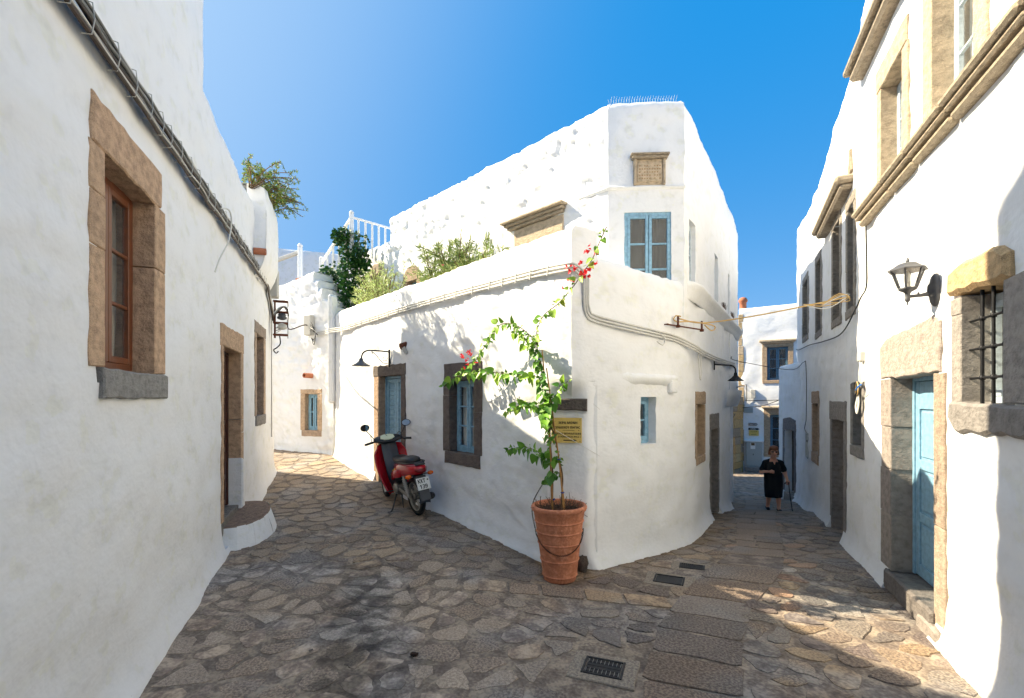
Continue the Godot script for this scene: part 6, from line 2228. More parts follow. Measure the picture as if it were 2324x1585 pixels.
func build_pot_and_bougainvillea() -> void:
	var c := on_ground(0.493, 4.985, 0.006)
	var pot := thing("terracotta_pot", "tall ribbed terracotta pot standing at the shaved corner", "pot")
	var lean := Transform3D(Basis(Vector3(0.3, 0, 1).normalized(), 0.015), c)
	var st := begin()
	var prof := [[0.0, 0.0], [0.158, 0.0], [0.166, 0.012], [0.168, 0.03]]
	for b in [[0.055, 0.176], [0.215, 0.196], [0.385, 0.219], [0.50, 0.234], [0.605, 0.248]]:
		prof.append_array([[b[1] - 0.004, b[0] - 0.013], [b[1] - 0.003, b[0] - 0.008], [b[1] + 0.006, b[0] - 0.002], [b[1] + 0.006, b[0] + 0.003], [b[1] - 0.001, b[0] + 0.008], [b[1], b[0] + 0.014]])
	prof.append_array([[0.262, 0.70], [0.278, 0.715], [0.286, 0.732], [0.285, 0.752], [0.272, 0.766], [0.256, 0.762], [0.248, 0.745], [0.236, 0.66], [0.0, 0.655]])
	lathe(st, lean, prof, 44)
	put("body", st, M.pot, pot)
	st = begin()
	st.set_smooth_group(0)
	for i in 12:
		for k in 28:
			var f := func(r: float, a: float) -> Vector3: return lean * Vector3(cos(a) * r, 0.70 + 0.02 * n_pock.get_noise_2d(cos(a) * r * 3.0, sin(a) * r * 3.0) + 0.02 * (1.0 - r / 0.25), sin(a) * r)
			quad(st, f.call(0.245 * i / 12.0, TAU * k / 28.0), f.call(0.245 * i / 12.0, TAU * (k + 1) / 28.0), f.call(0.245 * (i + 1) / 12.0, TAU * (k + 1) / 28.0), f.call(0.245 * (i + 1) / 12.0, TAU * k / 28.0), Vector3.UP)
	put("soil", st, M.soil, pot)
	st = begin()
	for k in 150:
		var a := rng.randf() * TAU
		var r := sqrt(rng.randf()) * 0.22
		var p0 := lean * Vector3(cos(a) * r, 0.71, sin(a) * r)
		var dir := (Vector3(cos(a) * 0.6, rng.randf_range(0.3, 1.2), sin(a) * 0.6) + random_dir() * 0.6).normalized()
		var l := rng.randf_range(0.05, 0.13)
		tube(st, line([p0, p0 + dir * l * 0.6, p0 + dir * l + random_dir() * 0.03], 0.03), 0.0024, 4, false)
	tag(put("dry_stalks", st, M.twig, pot), "", "", "", "stuff")
	# the chain that ties the pot to the wall
	var chain := thing("chain", "thin rusty chain slung round the pot and fixed to the wall", "chain")
	var way := [wp("centre", 0.38, 0.98, 0.03), lean * Vector3(-0.27, 0.75, -0.05)]
	for k in 15:
		var a := PI - PI * k / 14.0
		var r := 0.232 + 0.0
		var y := 0.50 - 0.20 * sin(PI * k / 14.0)
		r = lerpf(0.176, 0.262, clampf((y - 0.05) / 0.65, 0, 1)) + 0.008
		way.append(lean * Vector3(cos(a) * r, y, sin(a) * r))
	way.append_array([lean * Vector3(0.19, 0.22, -0.12), lean * Vector3(0.18, 0.12, -0.2)])
	var links := line(way, 0.0135)
	st = begin()
	for i in range(0, links.size() - 1):
		var d := (links[i + 1] - links[i]).normalized()
		var x := d.cross(Vector3.UP).normalized()
		var n := x if i % 2 else d.cross(x)
		ring(st, Transform3D(Basis(d * 1.35, n, d.cross(n)), links[i]), 0.0062, 0.0017, 10, 5)
	tag(put("links", st, M.chain, chain), "", "", "", "stuff")

	var b := thing("bougainvillea", "bougainvillea tied to canes in the pot, arching over the corner wall with red bracts", "plant")
	var off := 0.24
	var at_wall := func(list: Array) -> Array: return list.map(func(q): return wp("centre", q[0], q[1], q[2] if q.size() > 2 else off))
	var routes := {
		"main": [[0.03, 0.76, 0.26], [0.03, 0.93, 0.25], [0.04, 1.17], [0.07, 1.42], [0.10, 1.73], [0.14, 1.94], [0.20, 2.17], [0.26, 2.36], [0.28, 2.52]],
		"second": [[-0.10, 0.76, 0.26], [-0.09, 0.93, 0.24], [-0.10, 1.12], [-0.05, 1.30], [0.01, 1.52], [0.07, 1.62], [0.12, 1.80], [0.17, 2.05], [0.22, 2.3]],
		"up": [[0.28, 2.50], [0.28, 2.58], [0.26, 2.66], [0.16, 2.78], [-0.03, 2.86], [-0.17, 2.95], [-0.28, 3.03], [-0.39, 3.13], [-0.49, 3.22], [-0.57, 3.35], [-0.66, 3.48]],
		"arch": [[0.28, 2.49], [0.42, 2.61], [0.59, 2.71], [0.77, 2.76], [0.92, 2.75], [1.06, 2.64], [1.22, 2.51], [1.35, 2.40], [1.50, 2.30], [1.62, 2.25]],
		"left": [[0.22, 2.12], [0.42, 2.16], [0.64, 2.17], [0.92, 2.20], [1.22, 2.23], [1.43, 2.24], [1.69, 2.21], [1.93, 2.15], [2.10, 2.06]],
		"low": [[0.12, 1.81], [0.24, 1.84], [0.42, 1.84], [0.59, 1.82], [0.71, 1.78], [0.79, 1.72]],
		"right": [[0.10, 1.83], [-0.01, 1.91], [-0.10, 2.03], [-0.17, 2.07]],
		"trail": [[-0.06, 1.33], [0.03, 1.26], [0.13, 1.28], [0.23, 1.32], [0.37, 1.36], [0.55, 1.36], [0.77, 1.31]],
		"middle": [[0.30, 2.45], [0.42, 2.50], [0.55, 2.62], [0.66, 2.66]],
		"bush": [[0.10, 1.72], [0.18, 1.76], [0.05, 1.86], [0.12, 1.95]],
		"foot": [[-0.08, 1.12], [-0.02, 1.16], [0.06, 1.10], [0.12, 1.03]],
	}
	for k in routes:
		var thick: float = {"main": 0.008, "second": 0.008, "arch": 0.005, "up": 0.005}.get(k, 0.0035)
		strand(b, "stem", at_wall.call(routes[k]), thick, M.bark, 0.0, 0.04)
	for r in [[[0.01, 0.74, 0.27], [0.07, 1.44, 0.25], [0.20, 2.2, 0.21], [0.24, 2.42, 0.20]], [[-0.14, 0.74, 0.26], [-0.06, 1.28, 0.25], [0.10, 1.95, 0.22], [0.16, 2.22, 0.21]], [[-0.12, 0.74, 0.22], [-0.03, 1.35, 0.23], [0.05, 1.66, 0.23]], [[0.05, 0.74, 0.24], [0.11, 1.5, 0.22], [0.18, 2.0, 0.22]]]:
		var st2 := begin()
		tube(st2, line(at_wall.call(r), 0.1), 0.0075, 7)
		put("cane", st2, M.cane, b)
	for q in [[0.02, 0.86], [-0.11, 0.95], [-0.06, 1.28], [0.07, 1.45], [0.24, 2.31], [0.15, 1.9]]:
		var st2 := begin()
		lathe(st2, Transform3D(Basis.IDENTITY, wp("centre", q[0], q[1], 0.25)), [[0.017, 0.0], [0.02, 0.006], [0.017, 0.012]], 8)
		put("tie", st2, M.tie, b)
	var thread := strand(self, "guy_string", [wp("centre", 0.06, 1.60, 0.24), wp("lane", 0.45, 1.26, 0.02)], 0.0025, M.white_cable)
	tag(thread, "thin white string tied from the plant canes to the lane wall", "string")
	var thread2 := strand(self, "guy_string", [wp("centre", 0.22, 2.30, 0.2), wp("lane", 0.45, 1.78, 0.02)], 0.0018, M.white_cable)
	tag(thread2, "fine upper string tied from the plant to the lane wall", "string")
	var shapes := [heart(1.0, 0.12, 0.35), heart(1.0, 0.35, 0.2), heart(1.0, -0.05, 0.5), heart(1.0, 0.2, 0.55)]
	var plan_ := {"up": [26, 0.062, 2], "arch": [52, 0.062, 0], "left": [44, 0.082, 1], "low": [26, 0.066, 0], "right": [15, 0.07, 0], "trail": [30, 0.07, 3], "middle": [16, 0.066, 0], "bush": [18, 0.075, 1], "foot": [9, 0.07, 3], "main": [44, 0.078, 1], "second": [16, 0.07, 1]}
	for k in plan_:
		var path := line(at_wall.call(routes[k]), 0.02)
		var n: int = plan_[k][0]
		for i in n:
			var s := (i + rng.randf()) / n
			if k == "main" or k == "second":
				s = 0.30 + 0.70 * s
				if s < 0.5 and rng.randf() < 0.55:
					continue
			var j := mini(int(s * path.size()), path.size() - 2)
			var along := (path[j + 1] - path[j]).normalized()
			var nn: Vector3 = frames.centre.n
			var side := along.cross(nn).normalized() * (1.0 if i % 2 else -1.0)
			var dir := (side * rng.randf_range(0.3, 1.0) + along * 0.25 + nn * rng.randf_range(0.0, 0.5) + Vector3.DOWN * rng.randf_range(0.35, 1.1)).normalized()
			var up := (nn * 0.9 + Vector3.UP * rng.randf_range(0.0, 0.7) + random_dir() * 0.45)
			up = (up - dir * up.dot(dir)).normalized()
			var size: float = plan_[k][1] * 1.3 * rng.randf_range(0.5, 1.25) * (1.0 - 0.35 * pow(s, 4.0))
			var place := Transform3D(Basis(dir.cross(up), up, -dir) * size, path[j] + dir * size * 0.28 + nn * rng.randf_range(-0.01, 0.035))
			var tone := rng.randi() % 3
			if k == "up":
				tone = [2, 4, 0][rng.randi() % 3]
			elif k == "arch":
				tone = [0, 2, 0, 2, 1][rng.randi() % 5]
			elif k in ["main", "second", "trail", "foot", "bush"]:
				tone = [1, 3, 1, 0][rng.randi() % 4]
			put("leaf", shapes[rng.randi() % 4], M.leaf[tone], b, place)
	# the smaller leaves behind and between them
	var small := begin()
	small.set_smooth_group(-1)
	for k in plan_:
		var path := line(at_wall.call(routes[k]), 0.02)
		var n: int = int(plan_[k][0] * 1.5)
		for i in n:
			var s := (i + rng.randf()) / n
			if k == "main" or k == "second":
				s = 0.32 + 0.68 * s
			var j := mini(int(s * path.size()), path.size() - 2)
			var nn: Vector3 = frames.centre.n
			var dir: Vector3 = (random_dir() + Vector3.DOWN * 0.5 + nn * 0.3).normalized()
			small.set_color([Color(0.15, 0.32, 0.025), Color(0.09, 0.24, 0.02), Color(0.25, 0.40, 0.04)][rng.randi() % 3])
			blade(small, path[j] + random_dir() * 0.02, dir, dir.cross(nn + random_dir() * 0.5).normalized(), plan_[k][1] * rng.randf_range(0.5, 0.85), plan_[k][1] * rng.randf_range(0.4, 0.62), 0.15)
	tag(put("small_leaves", small, M.foliage, b), "", "", "", "stuff")
	# red bracts at the ends of the shoots
	var petal := begin()
	for i in 3:
		var a := TAU * i / 3.0
		var d := Vector3(cos(a) * 0.75, 0.65, sin(a) * 0.75).normalized()
		blade(petal, Vector3.ZERO, d, Vector3(-sin(a), 0, cos(a)), 1.0, 0.85, 0.15)
	var bract := done(petal)
	for f in [[1.60, 2.43, 8, 0.06], [1.50, 2.48, 6, 0.045], [1.56, 2.31, 4, 0.035], [1.38, 2.35, 2, 0.02], [-0.21, 3.20, 7, 0.05], [-0.33, 3.22, 3, 0.025], [-0.41, 3.28, 3, 0.025], [-0.48, 3.34, 2, 0.015], [-0.55, 3.28, 2, 0.02], [-0.54, 3.15, 2, 0.015], [-0.41, 3.09, 6, 0.045], [-0.21, 3.07, 4, 0.03], [-0.09, 3.01, 1, 0.01], [-0.45, 3.13, 2, 0.015]]:
		for i in f[2]:
			var dir: Vector3 = (Vector3.UP * 0.3 + frames.centre.n * 0.6 + random_dir()).normalized()
			var x := dir.cross(random_dir()).normalized()
			put("bract", bract, M.bract, b, Transform3D(Basis(x, dir, x.cross(dir)) * rng.randf_range(0.028, 0.042), wp("centre", f[0], f[1], off) + random_dir() * f[3]))


# ---------------------------------------------------------------- the scooter (its own axes: forward -z, right +x)

func wheel(parent: Node3D, c: Vector3, turn: Basis) -> void:
	var t := Transform3D(turn * Basis(Vector3.BACK, PI / 2), c)
	var st := begin()
	ring(st, t, 0.232, 0.040, 36, 10)
	var w := put("wheel", st, M.tyre, parent)
	st = begin()
	lathe(st, t, [[0.20, -0.028], [0.212, -0.026], [0.206, 0.0], [0.212, 0.026], [0.20, 0.028], [0.186, 0.02], [0.184, -0.02], [0.20, -0.028]], 32)
	put("rim", st, M.alloy, w)
	st = begin()
	lathe(st, t, [[0.0, -0.045], [0.05, -0.045], [0.055, -0.03], [0.055, 0.03], [0.05, 0.045], [0.0, 0.045]], 18)
	put("hub", st, M.engine, w)
	for k in 5:
		var a := TAU * k / 5.0
		st = begin()
		for e in [-0.16, 0.16]:
			tube(st, PackedVector3Array([t * Vector3(cos(a + e * 1.6) * 0.05, 0, sin(a + e * 1.6) * 0.05), t * Vector3(cos(a + e * 0.6) * 0.19, 0, sin(a + e * 0.6) * 0.19)]), PackedFloat32Array([0.013, 0.010]), 6)
		put("spoke", st, M.alloy, w)


func build_scooter() -> void:
	var rear := on_ground(-1.36, 6.95)
	var fore := on_ground(-2.01, 7.88)
	var fwd := (fore - rear).normalized()
	var x := fwd.cross(Vector3.UP).normalized()
	var basis_ := Basis(x, x.cross(fwd).normalized(), -fwd)
	var s := thing("motor_scooter", "red step-through motor scooter with black seat parked on its stand by the blue street door", "scooter", (rear + fore) * 0.5 + Vector3.UP * 0.012)
	s.basis = basis_ * Basis(Vector3.BACK, 0.12)
	var fz := -0.585
	var rz := 0.585
	wheel(s, Vector3(0, 0.272, rz), Basis.IDENTITY)
	var steer := Basis(Vector3(0, 0.9, 0.43).normalized(), -0.16)
	wheel(s, Vector3(0, 0.272, fz), steer)
	# front fork, fender
	var st := begin()
	for e in [-1.0, 1.0]:
		tube(st, PackedVector3Array([Vector3(e * 0.07, 0.28, fz + 0.02), Vector3(e * 0.07, 0.62, fz + 0.14)]), 0.02, 8)
	put("fork", st, M.grey_plastic, s)
	st = begin()
	var fender := func(u: float, v: float) -> Vector3:
		var a := lerpf(-0.5, 2.2, u)
		var r := 0.295 + 0.015 * (1.0 - pow(v * 2.0 - 1.0, 2.0))
		return Vector3((v - 0.5) * 0.14, 0.272 + sin(a) * r - 0.035 * pow(absf(v * 2.0 - 1.0), 3.0), fz - cos(a) * r * -1.0)
	sheet(st, 14, 8, fender, Vector3(0, 1, 0.2))
	put("front_mudguard", st, M.red, s)
	# leg shield: a curved red shell swept back at its sides, dark inner panel
	st = begin()
	var shell := func(u: float, v: float) -> Vector3:
		var e := u * 2.0 - 1.0
		var w := lerpf(0.17, 0.255, sin(clampf(v * 1.15, 0, 1) * PI * 0.62)) * (1.0 - 0.25 * smoothstep(0.82, 1.0, v))
		var y := lerpf(0.22, 0.90, v)
		var z := lerpf(-0.16, -0.40, pow(v, 0.8)) + 0.12 * e * e - 0.03 * sin(v * PI)
		return Vector3(e * w, y + 0.02 * (1.0 - e * e) * v, z)
	sheet(st, 18, 16, shell, Vector3(0, 0.2, 1))
	var shell_front := func(u: float, v: float) -> Vector3: return shell.call(u, v) + Vector3((u - 0.5) * 0.02, 0, -0.03)
	sheet(st, 18, 16, shell_front, Vector3(0, 0.2, -1))
	for e in [0.0, 1.0]:
		var rim := func(u: float, v: float) -> Vector3: return shell.call(e, v).lerp(shell_front.call(e, v), u)
		sheet(st, 2, 16, rim, Vector3(e * 2.0 - 1.0, 0, 0.3))
	put("leg_shield", st, M.red, s)
	st = begin()
	var inner := func(u: float, v: float) -> Vector3:
		var e := u * 2.0 - 1.0
		var w := lerpf(0.09, 0.125, sin(v * PI * 0.7))
		return Vector3(e * w, lerpf(0.30, 0.93, v), lerpf(-0.02, -0.31, pow(v, 0.85)) + 0.05 * e * e * 0.5 - 0.055 * absf(e))
	sheet(st, 10, 12, inner, Vector3(0, 0.3, 1))
	loft(st, [[Vector3(0, 0.34, -0.20), 0.09, 0.05], [Vector3(0, 0.5, -0.26), 0.10, 0.12], [Vector3(0, 0.7, -0.33), 0.10, 0.18], [Vector3(0, 0.86, -0.40), 0.08, 0.09]], 12)
	put("inner_panel", st, M.grey_plastic, s)
	for k in 3:
		st = begin()
		tube(st, line([Vector3(-0.10 + 0.05 * k, 0.475, -0.065), Vector3(-0.075 + 0.05 * k, 0.515, -0.075), Vector3(-0.05 + 0.05 * k, 0.50, -0.068), Vector3(-0.065 + 0.05 * k, 0.46, -0.06), Vector3(-0.09 + 0.05 * k, 0.47, -0.062)], 0.01), 0.007, 5)
		put("decal", st, M.lime, s)
	# step-through tunnel, engine, frame
	st = begin()
	loft(st, [[Vector3(0, 0.40, -0.26), 0.09, 0.10], [Vector3(0, 0.36, -0.08), 0.10, 0.10], [Vector3(0, 0.45, 0.10), 0.10, 0.10], [Vector3(0, 0.58, 0.24), 0.11, 0.10]], 14, 2.6)
	put("tunnel", st, M.black_plastic, s)
	st = begin()
	loft(st, [[Vector3(0, 0.30, -0.22), 0.06, 0.055], [Vector3(0, 0.30, -0.10), 0.075, 0.07], [Vector3(-0.01, 0.29, 0.0), 0.10, 0.09], [Vector3(-0.01, 0.30, 0.14), 0.11, 0.10], [Vector3(0, 0.31, 0.24), 0.06, 0.07]], 14, 2.4)
	put("engine", st, M.engine, s)
	st = begin()
	lathe(st, Transform3D(Basis(Vector3.BACK, PI / 2), Vector3(-0.085, 0.30, 0.08)), [[0.085, 0.0], [0.085, 0.02], [0.07, 0.035], [0.0, 0.04]], 20)
	put("engine_cover", st, M.alloy, s)
	for k in 5:
		st = begin()
		box(st, Transform3D(Basis.IDENTITY, Vector3(0, 0.30, -0.24 + k * 0.022)), Vector3(0.14, 0.13, 0.008), 0.003)
		put("cooling_fin", st, M.alloy, s)
	st = begin()
	for e in [-1.0, 1.0]:
		bar(st, Vector3(e * 0.085, 0.31, 0.18), Vector3(e * 0.085, 0.272, rz), 0.03, 0.045, Vector3.UP, 0.006)
	put("swing_arm", st, M.alloy, s)
	for e in [-1.0, 1.0]:
		st = begin()
		tube(st, PackedVector3Array([Vector3(e * 0.105, 0.29, rz - 0.02), Vector3(e * 0.11, 0.56, 0.44)]), 0.016, 8)
		var y := 0.33
		for k in 9:
			ring(st, Transform3D(Basis.IDENTITY, Vector3(e * 0.105, 0.34 + k * 0.022, rz - 0.045 - k * 0.0115)), 0.025, 0.006, 12, 5)
		put("shock_absorber", st, M.plastic_grey, s)
	# tail: red body, seat, carrier
	st = begin()
	loft(st, [[Vector3(0, 0.56, 0.04), 0.085, 0.06], [Vector3(0, 0.60, 0.14), 0.13, 0.115], [Vector3(0, 0.63, 0.30), 0.15, 0.125], [Vector3(0, 0.655, 0.48), 0.15, 0.115], [Vector3(0, 0.685, 0.66), 0.135, 0.095], [Vector3(0, 0.705, 0.80), 0.105, 0.07], [Vector3(0, 0.725, 0.86), 0.05, 0.03]], 20, 2.7)
	put("tail_body", st, M.red, s)
	for e in [-1.0, 1.0]:
		st = begin()
		loft(st, [[Vector3(e * 0.10, 0.46, -0.02), 0.02, 0.03], [Vector3(e * 0.125, 0.50, 0.08), 0.03, 0.07], [Vector3(e * 0.14, 0.56, 0.22), 0.03, 0.07], [Vector3(e * 0.14, 0.60, 0.42), 0.025, 0.05]], 12, 2.4)
		put("side_panel", st, M.red, s)
		st = begin()
		slab(st, PackedVector2Array([Vector2(0.12, 0.60), Vector2(0.20, 0.615), Vector2(0.22, 0.645), Vector2(0.25, 0.62), Vector2(0.31, 0.635), Vector2(0.27, 0.60), Vector2(0.20, 0.585)]), func(a: float, h: float, o: float) -> Vector3: return Vector3(e * (0.146 + o - 0.06 * absf(h - 0.615)), h, a), 0.006, -0.02, 0.001, Vector3(e, 0, 0))
		put("decal", st, M.sticker, s)
	st = begin()
	var sections := [[Vector3(0, 0.705, -0.02), 0.06, 0.03], [Vector3(0, 0.745, 0.06), 0.105, 0.05], [Vector3(0, 0.745, 0.20), 0.125, 0.05], [Vector3(0, 0.755, 0.30), 0.13, 0.05], [Vector3(0, 0.785, 0.42), 0.13, 0.055], [Vector3(0, 0.80, 0.58), 0.115, 0.05], [Vector3(0, 0.80, 0.68), 0.08, 0.035]]
	loft(st, sections, 18, 2.6)
	put("seat", st, M.seat, s)
	st = begin()
	for e in [-1.0, 1.0]:
		tube(st, line([Vector3(e * 0.125, 0.735, 0.30), Vector3(e * 0.140, 0.765, 0.50), Vector3(e * 0.12, 0.79, 0.70), Vector3(e * 0.03, 0.80, 0.80)], 0.03), 0.012, 8)
	put("grab_rail", st, M.black_plastic, s)
	st = begin()
	box(st, Transform3D(Basis(Vector3.RIGHT, 0.25), Vector3(0, 0.79, 0.80)), Vector3(0.15, 0.03, 0.09), 0.012)
	put("rack_end", st, M.black_plastic, s)
	st = begin()
	loft(st, [[Vector3(0, 0.715, 0.74), 0.10, 0.036], [Vector3(0, 0.708, 0.83), 0.085, 0.034], [Vector3(0, 0.70, 0.885), 0.05, 0.024]], 14, 2.6)
	put("tail_light", st, M.tail_red, s)
	# rear mudguard, number plate, indicators
	st = begin()
	var guard := func(u: float, v: float) -> Vector3:
		var a := lerpf(1.7, -0.15, u)
		var r := 0.31
		return Vector3((v - 0.5) * 0.16, 0.31 + sin(a) * r * 1.12 - 0.02 * pow(absf(v * 2.0 - 1.0), 3.0), rz + cos(a) * r)
	sheet(st, 14, 6, guard, Vector3(0, 0.6, 1))
	put("rear_mudguard", st, M.grey_plastic, s)
	st = begin()
	bar(st, Vector3(0, 0.62, 0.80), Vector3(0, 0.30, 0.945), 0.15, 0.012, Vector3.RIGHT.cross(Vector3(0, -0.9, 0.4)), 0.004)
	put("mud_flap", st, M.grey_plastic, s)
	var pt := Transform3D(Basis(Vector3.RIGHT, -0.36), Vector3(0.0, 0.525, 0.885))
	st = begin()
	box(st, pt, Vector3(0.19, 0.165, 0.006), 0.002)
	var plate := put("number_plate", st, M.plate, s)
	text(plate, "KXT", pt * Transform3D(Basis.IDENTITY, Vector3(-0.024, 0.037, 0.0045)), 0.056, M.black_ink, false, true, 0.82)
	text(plate, "139", pt * Transform3D(Basis.IDENTITY, Vector3(-0.005, -0.040, 0.0045)), 0.056, M.black_ink, false, true, 0.95)
	st = begin()
	lathe(st, pt * Transform3D(Basis(Vector3.RIGHT, PI / 2), Vector3(0.07, 0.045, 0.004)), [[0.0, 0.0], [0.012, 0.0], [0.011, 0.002], [0.0, 0.0025]], 12)
	put("plate_seal", st, M.grey_plastic, plate)
	for e in [-1.0, 1.0]:
		st = begin()
		tube(st, PackedVector3Array([Vector3(e * 0.06, 0.63, 0.76), Vector3(e * 0.13, 0.625, 0.77)]), 0.010, 7)
		put("indicator_stalk", st, M.black_plastic, s)
		st = begin()
		blob(st, Vector3(e * 0.165, 0.625, 0.775), Vector3(0.045, 0.028, 0.032), 1, 0.0)
		put("indicator", st, M.amber, s)
	# exhaust, pedals, stands
	st = begin()
	tube(st, line([Vector3(0.02, 0.25, -0.2), Vector3(0.10, 0.17, -0.05), Vector3(0.14, 0.19, 0.2)], 0.05), 0.016, 8)
	tube(st, PackedVector3Array([Vector3(0.14, 0.19, 0.18), Vector3(0.145, 0.21, 0.26), Vector3(0.15, 0.30, 0.80), Vector3(0.15, 0.305, 0.84)]), PackedFloat32Array([0.02, 0.045, 0.048, 0.03]), 14)
	put("exhaust", st, M.black_plastic, s)
	st = begin()
	bar(st, Vector3(-0.24, 0.245, -0.02), Vector3(0.24, 0.245, -0.02), 0.03, 0.018, Vector3.UP, 0.004)
	put("foot_pegs", st, M.black_plastic, s)
	st = begin()
	tube(st, line([Vector3(-0.08, 0.22, 0.05), Vector3(-0.16, 0.10, 0.12), Vector3(-0.24, 0.012, 0.20), Vector3(-0.29, 0.0, 0.18)], 0.03), 0.012, 7)
	put("side_stand", st, M.black_plastic, s)
	st = begin()
	for e in [-1.0, 1.0]:
		tube(st, line([Vector3(e * 0.06, 0.22, 0.2), Vector3(e * 0.11, 0.10, 0.34), Vector3(e * 0.13, 0.10, 0.40)], 0.03), 0.011, 7)
	put("centre_stand", st, M.black_plastic, s)
	# handlebar: dark cover with the dial, grips, levers, mirrors
	var hb := Transform3D(Basis(Vector3(0, 0.9, 0.43).normalized(), -0.16) * Basis(Vector3.BACK, 0.08), Vector3(0, 0.945, -0.36))
	st = begin()
	var cover_ := [[Vector3(0, 0.035, -0.14), 0.06, 0.03], [Vector3(0, 0.03, -0.10), 0.12, 0.06], [Vector3(0, 0.04, -0.02), 0.215, 0.062], [Vector3(0, 0.035, 0.03), 0.225, 0.05], [Vector3(0, 0.02, 0.08), 0.17, 0.035], [Vector3(0, 0.01, 0.10), 0.10, 0.02]]
	loft(st, cover_, 20, 2.4, hb)
	var head := put("handlebar_cover", st, M.black_plastic, s)
	st = begin()
	var dial_at := hb * Transform3D(Basis(Vector3.RIGHT, 0.70), Vector3(-0.01, 0.083, 0.045))
	slab(st, PackedVector2Array([Vector2(-0.11, -0.03), Vector2(-0.06, -0.062), Vector2(0.0, -0.07), Vector2(0.06, -0.062), Vector2(0.11, -0.03), Vector2(0.10, 0.025), Vector2(0.05, 0.045), Vector2(-0.05, 0.045), Vector2(-0.10, 0.025)]), func(a: float, h: float, o: float) -> Vector3: return dial_at * Vector3(a, o, -h), 0.008, -0.03, 0.006, dial_at.basis.y)
	put("dial", st, M.dial, head)
	st = begin()
	bar(st, dial_at * Vector3(0, 0.012, 0.0), dial_at * Vector3(-0.02, 0.012, -0.035), 0.006, 0.004)
	put("needle", st, M.black_ink, head)
	st = begin()
	loft(st, [[Vector3(0, 0.02, -0.13), 0.10, 0.05], [Vector3(0, 0.015, -0.165), 0.085, 0.04], [Vector3(0, 0.01, -0.18), 0.04, 0.02]], 16, 2.4, hb)
	put("headlight", st, M.glass, s)
	for e in [-1.0, 1.0]:
		strand(s, "brake_cable", [hb * Vector3(e * 0.24, 0.02, -0.02), hb * Vector3(e * 0.22, 0.10, -0.14), Vector3(e * 0.12, 0.86, -0.50), Vector3(e * 0.06, 0.66, -0.44)], 0.005, M.black_cable)
		st = begin()
		tube(st, PackedVector3Array([hb * Vector3(e * 0.18, 0.02, 0.02), hb * Vector3(e * 0.225, 0.018, 0.035), hb * Vector3(e * 0.24, 0.018, 0.04), hb * Vector3(e * 0.36, 0.005, 0.075)]), PackedFloat32Array([0.012, 0.013, 0.019, 0.018]), 10)
		put("grip", st, M.black_plastic, s)
		st = begin()
		tube(st, line([hb * Vector3(e * 0.22, 0.01, -0.03), hb * Vector3(e * 0.28, 0.0, -0.04), hb * Vector3(e * 0.36, -0.01, 0.0)], 0.03), 0.006, 6)
		put("lever", st, M.steel, s)
		var mt := hb * Transform3D(Basis(Vector3.UP, e * -0.25) * Basis(Vector3.RIGHT, -0.12), Vector3(e * 0.32, 0.25, -0.02))
		st = begin()
		tube(st, line([hb * Vector3(e * 0.20, 0.05, 0.0), hb * Vector3(e * 0.25, 0.13, -0.01), mt * Vector3(e * -0.02, -0.05, -0.01)], 0.03), 0.007, 7)
		put("mirror_stalk", st, M.black_plastic, s)
		st = begin()
		lathe(st, mt * Transform3D(Basis(Vector3.RIGHT, PI / 2) * Basis.from_scale(Vector3(1.15, 1, 0.85)), Vector3.ZERO), [[0.0, -0.03], [0.04, -0.026], [0.062, -0.008], [0.064, 0.006], [0.058, 0.007], [0.0, 0.004]], 22)
		var mir := put("mirror", st, M.black_plastic, s)
		st = begin()
		lathe(st, mt * Transform3D(Basis(Vector3.RIGHT, PI / 2) * Basis.from_scale(Vector3(1.15, 1, 0.85)), Vector3.ZERO), [[0.0, 0.0085], [0.054, 0.0085], [0.055, 0.005]], 22, -1)
		put("mirror_glass", st, M.mirror, mir)


# ---------------------------------------------------------------- the woman (her own axes: facing +z, her left is +x)

